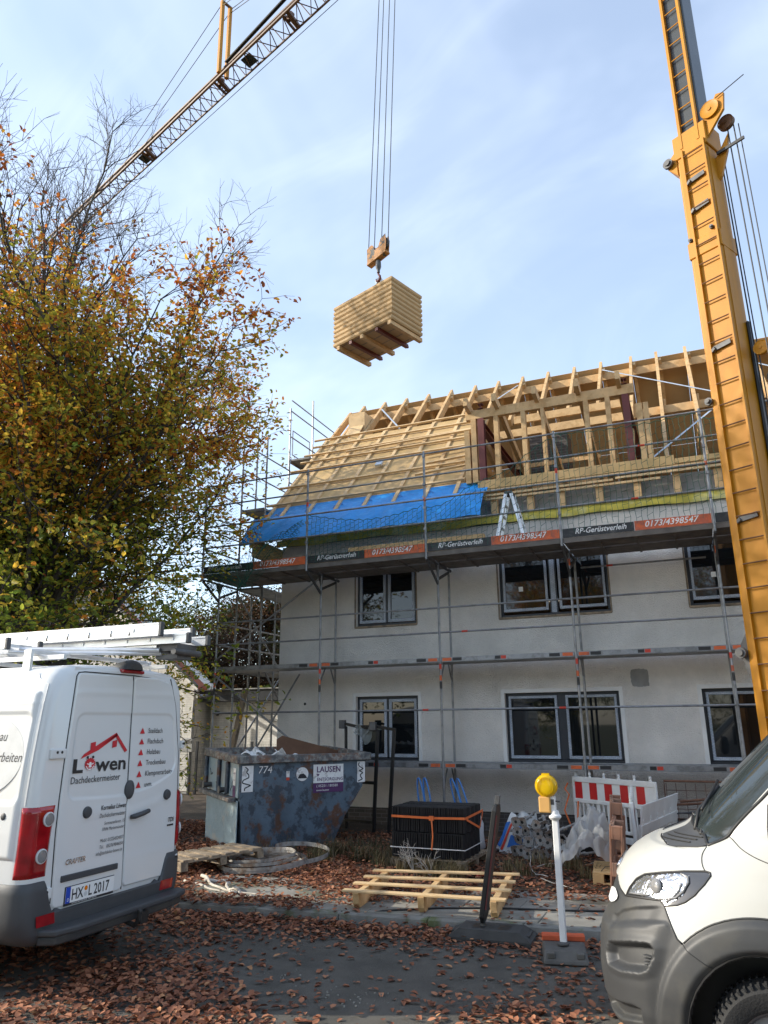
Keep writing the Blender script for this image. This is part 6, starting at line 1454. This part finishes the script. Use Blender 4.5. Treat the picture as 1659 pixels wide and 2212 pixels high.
t = M(); t.prism([(5.0,0),(6.74,0),(6.68,.12),(6.5,.16),(5.28,.16),(5.07,.13)], (XR+.015,0,.40), (0,1,0), (1,0,0), (0,0,.068)); t.build('step_skirt', 'bumper_grey', bpo, bevel=.015, seg=2)
t = M(); t.path([(XR+.1,5.92,.40),(XR+.22,5.92,.37),(XR+.27,5.92,.42),(XR+.27,5.92,.47)], .022, 8); t.lathe([(.0,0),(.022,.006),(.027,.025),(.022,.044),(.0,.05)], (XR+.27,5.92,.46), (0,0,1), 14, cap=False); t.bb(XR+.16,XR+.22,6.0,6.1,.36,.46); t.build('tow_hitch', 'black_paint', cv, smooth=40.)
for s in (-1, 1):
    t = M(); q0, q1 = .62, .98
    def rf(u, v): q = q0+(q1-q0)*u; z = .545+.085*v; return tuple(wrap(q,z,s)+wn(q,z,s)*(.048+.004*min(1,min(u,1-u)*9)))
    t.grid(rf, 12, 4); t.build('reflector', 'lamp_red', bpo, smooth=True)
t = M(); t.lathe([(.028,0),(.028,.01),(.02,.014)], (XR-.36, body_y(.76)-.002, .765), (0,-1,0), 12); t.bb(XR-.42,XR-.31,body_y(.76)-.012,body_y(.76),.735,.795); t.build('side_marker', 'lamp_amber', cv, bevel=.008)
t = M(); t.bb(XR-.03, XR+.022, 5.70, 6.02, 2.600, 2.636); t.build('brake_lamp', 'lamp_red', cv, bevel=.012, seg=2)
t = M(); rg = [[Vector((XR-.02+x, 5.86+w_*math.cos(a), 2.635+h*math.sin(a))) for a in np.linspace(0,math.pi,11)] for x, w_, h in ((-.26,.03,.005),(-.20,.13,.05),(-.08,.15,.085),(.0,.145,.10),(.05,.12,.085),(.07,.09,.05))]; t.loft(rg, False); t.f.append(tuple(range(11*5,11*6))); t.mi.append(0); co_ = t.build('camera_housing', 'van_plastic', cv, smooth=50.)
# near side panel: recess, seams, wording
t = M()
def sf(u, v):
    x = XR-.12-2.95*u; z = 1.05+1.36*v; d = sdbox(x, z, XR-2.9, XR-.15, 1.49, 2.22, .07)
    ef = min(ss(0,.012,u), ss(0,.02,v), ss(1,.985,u), ss(1,.985,v))
    h = .022*ef-.012*(1-ss(-.014,.010,d))*ef+.004*(1-ss(0,.02,abs(z-2.30)))*ef
    return (x, body_y(z)-h-.0005*ef+.004*(1-ef), z)
t.grid(sf, 140, 90); SP = t.build('side_panel', 'van_white', cv, smooth=True)
t = M(); t.path([(XR-.075, body_y(z)+.0075, z) for z in np.linspace(1.47,2.46,30)]+[(XR-.20, body_y(2.5)-.0005+.0, 2.515),(XR-.25,body_y(2.55),2.57)], .005, 5); t.path([(x, body_y(2.30)-.001, 2.305) for x in np.linspace(XR-.17,XR-3.2,12)], .003, 4); t.path([(x, body_y(1.32)-.001, 1.33) for x in np.linspace(XR-.2,XR-3.2,12)], .003, 4); t.build('panel_seam', 'side_grey', cv)
t = M(); y_ = body_y(1.85)+.001
DY = (body_y(2.0)-body_y(1.8))/.2; t.prism([(XR-.67+.50*math.cos(a), .34*math.sin(a)) for a in np.linspace(0,2*math.pi,41)[:-1]], (0,body_y(1.86)-.0118,1.86), (1,0,0), (0,DY,1), (0,.001,0)); t.build('disc_print', 'disc_grey', SP)
for s, x, z in (('Trockenbau', XR-.40, 1.985), ('Klempnerarbeiten', XR-.18, 1.815)):
    t = M(); t.text(s, (x, body_y(z)-.0135, z), (1,0,0), (0,DY,1), .115, align='RIGHT', shear=.22, sq=.85); t.build('lettering', 'ink', SP, fix=False)
# roof rack (fixed to the van); ladders lie on it
for x in (XR-.45, XR-1.9, XR-3.4):
    t = M(); t.bb(x-.03, x+.03, CY-.78, CY+.78, 2.745, 2.785)
    for s in (-1, 1): t.bb(x-.05, x+.05, CY+s*.80-.015, CY+s*.80+.015, 2.56, 2.785)
    t.build('roof_bar', 'alu', cv, bevel=.006)
for s in (-1, 1): t = M(); t.bb(XR-3.8, XR-.1, CY+s*.70-.02, CY+s*.70+.02, 2.69, 2.735); t.build('roof_rail', 'alu', cv, bevel=.006)
t = M(); t.tube((XR-1.0, CY-.42, 2.84), (XR+.42, CY-.05, 2.80), .026, 10); t.tube((XR-1.0, CY-.55, 2.80), (XR+.42, CY-.02, 2.77), .020, 10); t.build('loading_arm', 'alu', cv, smooth=40.)
t = M(); t.prism([(-.22,0),(.16,0),(.16,.09)]+[(.0+.13*math.cos(a)-.05, .09+.12*math.sin(a)) for a in np.linspace(.1,math.pi-.1,10)]+[(-.22,.09)], (XR+.22, CY-.06, 2.80), (1,0,0), (0,0,1), (0,.012,0)); t.build('loading_bracket', 'alu', cv)
t = M(); t.bb(XR+.30, XR+.62, CY-.05, CY+.25, 2.79, 2.86); t.tube((XR+.62,CY-.1,2.78), (XR+.62,CY+.3,2.78), .03, 10); t.bb(XR+.35,XR+.6,CY-.02,CY+.2,2.72,2.76); t.build('ladder_roller', 'dark_steel', cv)
def ladder(label, x0, x1, y0, y1, z, h=.10, rungs=.28):
    o = thing('ladder', label, 'ladder', ((x0+x1)/2, (y0+y1)/2, z), 'ladders on the van roof')
    for y in (y0, y1):
        t = M(); t.bb(x0, x1, y-.013, y+.013, z-h/2, z+h/2); t.bb(x0, x1, y-.020, y+.020, z+h/2-.016, z+h/2-.0); t.bb(x0, x1, y-.020, y+.020, z-h/2, z-h/2+.016); t.build('stile', 'alu', o)
        t = M(); t.bb(x1, x1+.04, y-.024, y+.024, z-h/2-.006, z+h/2+.006); t.build('end_cap', 'van_plastic', o, bevel=.008)
    k = x0+.15
    while k < x1-.05: t = M(); t.bb(k-.015, k+.015, y0-.022, y1+.022, z-.015, z+.015); t.build('rung', 'alu', o); k += rungs
    return o
la = ladder('long aluminium ladder on top of the van roof reaching past the rear doors', -10.2, -4.70, 5.62, 6.10, 2.985, .125)
t = M()
for x in (-5.05,-5.28,-5.56,-5.84,-6.12): t.prism([(-.022,-.028),(.022,-.028),(.0,.028)], (x,5.605,2.95), (1,0,0), (0,0,1), (0,.003,0))
t.build('rung_end', 'ink', la)
ladder('second ladder section under the long one, its end sticking out farthest', -9.8, -4.45, 5.72, 6.02, 2.90, .09)
ladder('lower near side ladder on the van roof with a black end cap', -10.0, -6.10, 5.12, 5.50, 2.87, .10)

# ---------------------------------------------------------------- right van, front quarter
jv = thing('delivery_van', 'white van with grey plastic bumper parked nose to the left at the picture edge', 'van', (2.2, 6.05, 0))
XF = [(.20,-.70),(.28,-.80),(.40,-.835),(.55,-.85),(.70,-.84),(.80,-.82),(.88,-.79),(.95,-.765),(1.0,-.745),(1.06,-.72),(1.12,-.69),(1.18,-.645),(1.24,-.58),(1.30,-.48),(1.36,-.33),(1.40,-.22),(1.45,-.175),(1.5,-.13),(1.6,-.03),(1.8,.18),(2.2,.60),(2.35,.82),(2.45,1.15),(2.5,1.6)]
HWT = [(.20,.93),(.4,.985),(.6,1.005),(.9,1.02),(1.0,1.015),(1.1,1.0),(1.2,.98),(1.3,.96),(1.4,.955),(1.5,.95),(2.0,.92),(2.35,.85),(2.45,.76),(2.5,.6)]
NNT = [(.2,3.2),(.6,3.0),(.9,2.8),(1.1,2.7),(1.3,2.6),(1.45,3.),(2.5,3.)]; DDT = [(.2,1.6),(.9,1.75),(1.2,1.9),(1.4,1.7),(2.5,1.2)]
JY = 6.05
def smo(tab, z, h=.02):
    a = np.array(tab); f = lambda q: np.interp(q, a[:,0], a[:,1]); return (f(z-h)+2*f(z)+f(z+h))/4
BORD = [(0,1.085),(12.7,1.08),(18.9,1.028),(24,1.004),(30.7,1.016),(40.7,1.032),(42.9,1.008),(46,.948),(50.9,.852),(52.9,.832),(55,.80),(60,.76),(66,.50),(90,.45)]
HEAD = [(24.7,1.008),(25.1,1.056),(26.6,1.112),(29.3,1.148),(35.1,1.176),(42,1.204),(47.7,1.22),(49.1,1.216),(49.9,1.2),(50.4,1.152),(50,1.092),(48.5,1.048),(46.6,1.024),(43.2,1.008),(41.8,1.02),(40.5,1.036),(36.5,1.028),(30.7,1.02)]
REFL = [(25.9,1.024),(27.5,1.096),(29.8,1.138),(35.5,1.164),(42.2,1.19),(44.9,1.18),(46.3,1.14),(46.7,1.08),(45.7,1.045),(43,1.022),(41.5,1.034),(36.2,1.038)]
FOG = [(23.4,.728),(36.7,.78),(43.6,.80),(45.7,.776),(45.9,.72),(44.5,.656),(42,.632),(32.8,.604),(24,.60),(22,.66)]
LOW = [(10,.40),(25.3,.41),(37.3,.44),(41.8,.435),(41.2,.356),(25.9,.304),(10,.30)]
WLOW = [(0,1.46),(12,1.435),(27.9,1.396),(37.3,1.352)]; VENT = [(0,1.336),(3.5,1.336),(16.5,1.328),(25.1,1.312),(30.1,1.324),(35.1,1.336),(36.9,1.348)]
def inpoly(px, py, poly):
    px, py = np.asarray(px), np.asarray(py); r = np.zeros(px.shape, bool); n = len(poly)
    for i in range(n):
        x0, y0 = poly[i]; x1, y1 = poly[(i+1) % n]; c = ((y0 > py) != (y1 > py)) & (px < (x1-x0)*(py-y0)/(y1-y0+1e-12)+x0); r ^= c
    return r
def pdist(px, py, poly, sx=.0125):     # distance to the outline in metres (one degree of turn is about sx)
    d = np.full(np.shape(px), 9.)
    for i in range(len(poly)):
        a = np.array(poly[i])*(sx,1); b = np.array(poly[(i+1) % len(poly)])*(sx,1); ab = b-a
        q = np.clip(((px*sx-a[0])*ab[0]+(py-a[1])*ab[1])/(ab@ab+1e-12), 0, 1); d = np.minimum(d, np.hypot(px*sx-a[0]-q*ab[0], py-a[1]-q*ab[1]))
    return d
def ssn(a, b, x): t = np.clip((x-a)/(b-a), 0, 1); return t*t*(3-2*t)
WCX, WCZ = .17, .37
def jsurf(pdeg, z, disp=True):
    pdeg, z = np.broadcast_arrays(np.asarray(pdeg, float), np.asarray(z, float)); ph = np.radians(np.clip(pdeg, -90, 90)); n = smo(NNT,z); hw_ = smo(HWT,z); Dd = smo(DDT,z); xf = smo(XF,z)
    s = np.abs(np.sin(ph))**(2/n)*np.sign(ph); c = np.abs(np.cos(ph))**(2/n); x = xf+Dd*(1-c); y = JY+hw_*s
    ext = np.maximum(np.abs(pdeg)-90, 0)/60.; x = x+ext*(5.0-x)
    p = np.abs(pdeg); h = np.zeros(z.shape)
    if disp:
        h -= .055*ssn(0,.035,pdist(p,z,FOG))*inpoly(p,z,FOG); h += .010*ssn(.05,.0,pdist(p,z,FOG))*~inpoly(p,z,FOG)*ssn(.0,.04,.9-z)
        h -= .05*ssn(0,.03,pdist(p,z,LOW))*inpoly(p,z,LOW)
        cr = np.interp(p, [0,21.6,34,46.7,52], [.80,.824,.884,.924,.94]); bor = np.interp(p, [b[0] for b in BORD], [b[1] for b in BORD])
        h += .018*ssn(.02,-.012,z-cr)*ssn(0,.03,bor-z)*ssn(50,44,p)
        cr2 = np.interp(p, [0,22.4,25.1,31.8,42.6], [.86,.88,.916,.956,1.0]); h += -.014*ssn(.012,-.012,z-cr2)*ssn(-.04,.0,z-cr+.0)*ssn(0,.02,bor-z)*ssn(44,38,p)*ssn(18,22,p)
        r = np.hypot(x-WCX, z-WCZ); h += .028*ssn(.655,.60,r)*(p > 46); h -= .03*ssn(.50,.46,r)*(p > 46)
        cl_ = np.interp(np.clip(z,1.0,1.33), [1.0,1.09,1.148,1.212,1.256,1.296,1.32], [24.2,24.3,24.9,24.,25.4,31.3,35.6]); h += .012*ssn(1.5,-1.5,p-cl_)*(z > bor)*(z < 1.31)*ssn(1.0,1.08,z)
    nx, ny = -np.cos(ph), np.sin(ph); nz = ssn(1.05,1.4,z)*1.5; l = np.sqrt(nx*nx+ny*ny+nz*nz)
    return np.stack([x+h*nx/l, y+h*ny/l, z+h*nz/l], -1)
_cols = np.concatenate([np.linspace(-150,-90.6,110), np.linspace(-90,90,331), np.linspace(90.6,150,110)]); _rows = np.concatenate([np.linspace(.20,1.5,170), np.linspace(1.512,2.5,50)])
G = jsurf(_cols[None,:], _rows[:,None]); nr_, nc_ = len(_rows), len(_cols)
pc = np.abs((_cols[:-1]+_cols[1:])/2)[None,:]+np.zeros((nr_-1,1)); zc = ((_rows[:-1]+_rows[1:])/2)[:,None]+np.zeros((1,nc_-1)); sg = np.sign(_cols[:-1]+.01)[None,:]+np.zeros((nr_-1,1))
cen = (G[:-1,:-1]+G[1:,1:])/2; rr0 = np.hypot(cen[...,0]-WCX, cen[...,2]-WCZ); rr1 = np.hypot(cen[...,0]-4.2, cen[...,2]-WCZ)
bor = np.interp(pc, [b[0] for b in BORD], [b[1] for b in BORD]); wl = np.interp(pc, [b[0] for b in WLOW], [b[1] for b in WLOW]); vn = np.interp(pc, [b[0] for b in VENT], [b[1] for b in VENT])
cls = np.zeros(pc.shape, int)
cls[(zc < bor)] = 1
cls[(pc < 37.6) & (zc > np.maximum(wl, vn)) & (zc < 2.36)] = 2
cls[(pc < 37) & (pc > 2.5) & (zc > vn) & (zc <= wl)] = 3
cls[inpoly(pc, zc, HEAD)] = 4; cls[inpoly(pc, zc, REFL)] = 8
side = pc > 46
cls[side & (rr0 < .65) & (zc < 1.03)] = 5; cls[(rr0 < .46) & side] = 9; cls[(rr1 < .46) & (pc > 90)] = 9
cls[side & (cen[...,0] > .62) & (cen[...,0] < 1.55) & (zc > 1.46) & (zc < 2.1)] = 6
cls[(zc < .45) & (pc > 60) & (cls == 0)] = 1
def jpart(name, mask, mt, parent=None, off=0., smooth=50.):
    ii, jj = np.nonzero(mask)
    if len(ii) == 0: return None
    q = np.stack([ii*nc_+jj, ii*nc_+jj+1, (ii+1)*nc_+jj+1, (ii+1)*nc_+jj], 1); u, inv_ = np.unique(q, return_inverse=True)
    V = G.reshape(-1,3)[u].copy()
    if off:
        ph = np.radians(np.clip(_cols[u % nc_], -90, 90)); V += off*np.stack([-np.cos(ph), np.sin(ph), .3+0*ph], 1)/1.05
    o = fast_mesh(name, V, inv_.reshape(-1,4), mt, parent or jv, smooth=True); return o
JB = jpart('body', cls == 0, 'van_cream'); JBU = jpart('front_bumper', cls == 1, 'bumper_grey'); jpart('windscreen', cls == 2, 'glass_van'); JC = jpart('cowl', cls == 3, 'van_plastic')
for s in (-1, 1):
    hl = jpart('headlight', ((cls == 4) | (cls == 8)) & (sg == s), 'lamp_dark'); jpart('lamp_reflector', (cls == 8) & (sg == s), 'reflector', hl, off=.003)
    jpart('wheel_arch_trim', (cls == 5) & (sg == s), 'bumper_grey'); jpart('side_window', (cls == 6) & (sg == s), 'glass_van')
    def jl(pts, r, name, mt, par, off=.001, cl=False):
        P_ = [];
        for (a0, z0), (a1, z1) in zip(pts, pts[1:]+(pts[:1] if cl else [])):
            k = max(2, int(math.hypot((a1-a0)*.0125, z1-z0)/.012))
            for e in range(k): P_.append((a0+(a1-a0)*e/k, z0+(z1-z0)*e/k))
        if not cl: P_.append(pts[-1])
        A = jsurf(np.array([s*p[0] for p in P_]), np.array([p[1] for p in P_])); ph = np.radians(np.array([s*p[0] for p in P_])); A = A+off*np.stack([-np.cos(ph), np.sin(ph), .3+0*ph], 1)
        t = M(); t.path([Vector(a) for a in A], r, 5, closed=cl); return t.build(name, mt, par, smooth=True)
    jl(BORD[1:10], .006, 'panel_gap', 'black_paint', jv); jl(HEAD, .006, 'lamp_seal', 'black_paint', hl, cl=True)
    jl([(p, np.interp(p,[q[0] for q in WLOW],[q[1] for q in WLOW])) for p in (1,12,20,28,33,37.2)]+[(37.4,1.41),(38.4,1.556),(39.2,1.632),(40,1.9),(40,2.3)], .010, 'windscreen_seal', 'black_paint', jv)
    jl([(p, np.interp(p,[q[0] for q in VENT],[q[1] for q in VENT])) for p in (3,16,25,30,35,37)], .005, 'cowl_seal', 'black_paint', jv)
    jl([(47.6,1.22),(37.6,1.344)], .003, 'panel_gap', 'black_paint', jv); jl([(37.8,1.412),(55.1,1.316),(62,1.28)], .003, 'panel_gap', 'black_paint', jv)
    jl([(52.9,.832),(62.3,.74)], .003, 'panel_gap', 'black_paint', jv)
    t = M(); pp_ = []
    for a in np.linspace(R(134), R(46), 50):
        px_, pz_ = WCX+.65*math.cos(a), WCZ+.65*math.sin(a); cc_ = np.linspace(46, 118, 400); A_ = jsurf(s*cc_, np.full(400, pz_)); pp_.append(Vector(A_[int(np.abs(A_[:,0]-px_).argmin())])+Vector((0,s*.001,0)))
    t.path(pp_, .006, 6); t.build('arch_edge', 'bumper_grey', jv, smooth=True)
    jl([(40.3,1.036),(45.5,1.06),(46.6,1.10),(46.2,1.15),(44.8,1.178),(42,1.188)], .008, 'light_bar', 'lamp_clear', hl, off=.006); jl([(43.2,1.03),(44.6,1.06),(45.2,1.10),(44.6,1.14)], .006, 'light_bar', 'lamp_clear', hl, off=.006)
    jl([(27,1.028),(31,1.034),(36,1.045)], .006, 'light_bar', 'lamp_clear', hl, off=.005)
    c = jsurf(np.array([s*37.]), np.array([1.10]))[0]; t = M(); t.lathe([(.048,.0),(.045,.012),(.03,.02),(.0005,.023)], Vector(c)+Vector((0,0,0)), (-.75, s*.65, .15), 24, cap=False); t.build('projector', 'lamp_clear', hl, smooth=True)
    t = M(); c = Vector(jsurf(np.array([s*43.2]), np.array([.695]))[0])
    for k in range(4): t.bar(c+Vector((-.03,s*-.01,-.025+.018*k)), c+Vector((.02,s*.03,-.025+.018*k)), .03, .006)
    t.build('fog_lamp', 'van_plastic', JBU)
    for zz in (1.345,1.362,1.378):
        jl([(p, zz+.0008*(p-20)) for p in (8,15,22,29)], .0045, 'vent_slat', 'black_paint', JC, off=.004)
    for x_ in (WCX, 4.2): wheel_part(jv, x_, JY+s*.875, s, zc=.345)
    n = 24
    for x_ in (WCX, 4.2):
        t = M()
        rg = [[Vector((x_+.475*math.cos(a), y, WCZ+.475*math.sin(a))) for a in np.linspace(-.6,math.pi+.6,n)] for y in (JY+s*.985, JY+s*.55)]
        t.loft(rg, False); t.add([Vector((x_,JY+s*.56,WCZ))]+[p for p in rg[1]], [(0,i,i+1) for i in range(1,n)]); t.build('wheel_housing', 'black_paint', jv)
    # door mirror
    t = M(); rg = []
    for x_, sc in ((.24,.25),(.26,.75),(.31,1.),(.40,1.),(.46,.8),(.48,.4)): rg.append([Vector((x_, JY+s*(1.10+.135*sc*math.copysign(abs(math.cos(a))**.7,math.cos(a))), 1.46+.24*sc*math.copysign(abs(math.sin(a))**.7,math.sin(a)))) for a in np.linspace(0,2*math.pi,25)[:-1]])
    t.loft(rg, True, True, True); t.bar((.38,JY+s*.93,1.36),(.38,JY+s*1.05,1.36),.08,.08); t.build('mirror', 'van_plastic', jv, smooth=50.)
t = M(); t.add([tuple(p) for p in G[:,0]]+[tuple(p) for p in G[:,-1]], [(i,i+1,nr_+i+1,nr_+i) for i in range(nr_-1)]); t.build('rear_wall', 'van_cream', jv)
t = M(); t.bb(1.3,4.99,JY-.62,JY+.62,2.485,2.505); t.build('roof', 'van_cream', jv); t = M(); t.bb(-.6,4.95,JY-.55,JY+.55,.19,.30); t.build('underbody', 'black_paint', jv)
# silver grille bar, badge, bonnet print, wiper
t = M()
for s_ in (-1,1):
    t.loft([[Vector(p)+Vector((-.012,0,0)) for p in jsurf(np.full(6,s_*a), np.linspace(z0,z1,6))] for a, z0, z1 in ((.5,.93,.985),(6,.925,.99),(11,.925,1.01),(15,.93,1.015),(18,.945,1.0),(19.8,.965,.985))], False)
t.build('grille_bar', 'side_grey', JBU, smooth=True)
def htext(s, p0, size, z):
    a = Vector(jsurf(np.array([p0[0]]), np.array([p0[1]]))[0]); return a
for (p_, z_, txt, sz) in ((-16.5,1.268,'FREIE AUTO DIENSTE', .030),(-17,1.252,'SERVICE', .020)):
    a = Vector(jsurf(np.array([-1.]), np.array([z_+.012]))[0]); b = Vector(jsurf(np.array([p_]), np.array([z_]))[0]); c = Vector(jsurf(np.array([-8.]), np.array([z_+.03]))[0])
    r_ = (b-a).normalized()*-1; u_ = (c-(a+b)/2); u_ = (u_-r_*u_.dot(r_)).normalized(); t = M(); t.text(txt, b+u_.cross(r_)*-.004+Vector((0,0,.004)), r_, u_, sz, sq=.8); t.build('lettering', 'side_grey', JB, fix=False)
t = M()
def bd(u, v): p = Vector(jsurf(np.array([-9+18*u]), np.array([1.10+.07*v]))[0]); return tuple(p+Vector((-.010,0,.003)))
t.path([Vector(jsurf(np.array([7*math.cos(a)]), np.array([1.135+.035*math.sin(a)]))[0])+Vector((-.006,0,.003)) for a in np.linspace(0,2*math.pi,25)[:-1]], .008, 6, closed=True)
for dz in (-.012,.012): t.path([Vector(jsurf(np.array([q]), np.array([1.135+dz+(.018 if q == 0 else -.006)]))[0])+Vector((-.007,0,.003)) for q in (-4.5,0,4.5)], .006, 5)
t.build('badge', 'chrome', JB, smooth=True)
t = M(); a = Vector((-.155,5.62,1.415)); b = Vector((.02,5.98,1.66)); t.path([a, a.lerp(b,.35)+Vector((-.03,0,.02)), b], .012, 6); t.path([b+Vector((-.12,-.38,-.12)), b+Vector((.0,.1,.03))], .010, 6); t.path([Vector((-.12,5.52,1.40)), Vector((-.06,6.0,1.53)), Vector((-.02,6.25,1.58))], .013, 6); t.build('wiper', 'black_paint', jv, smooth=True)
t = M(); t.bb(.35,.75,5.55,6.6,1.35,1.42); t.build('dashboard', 'black_paint', jv)
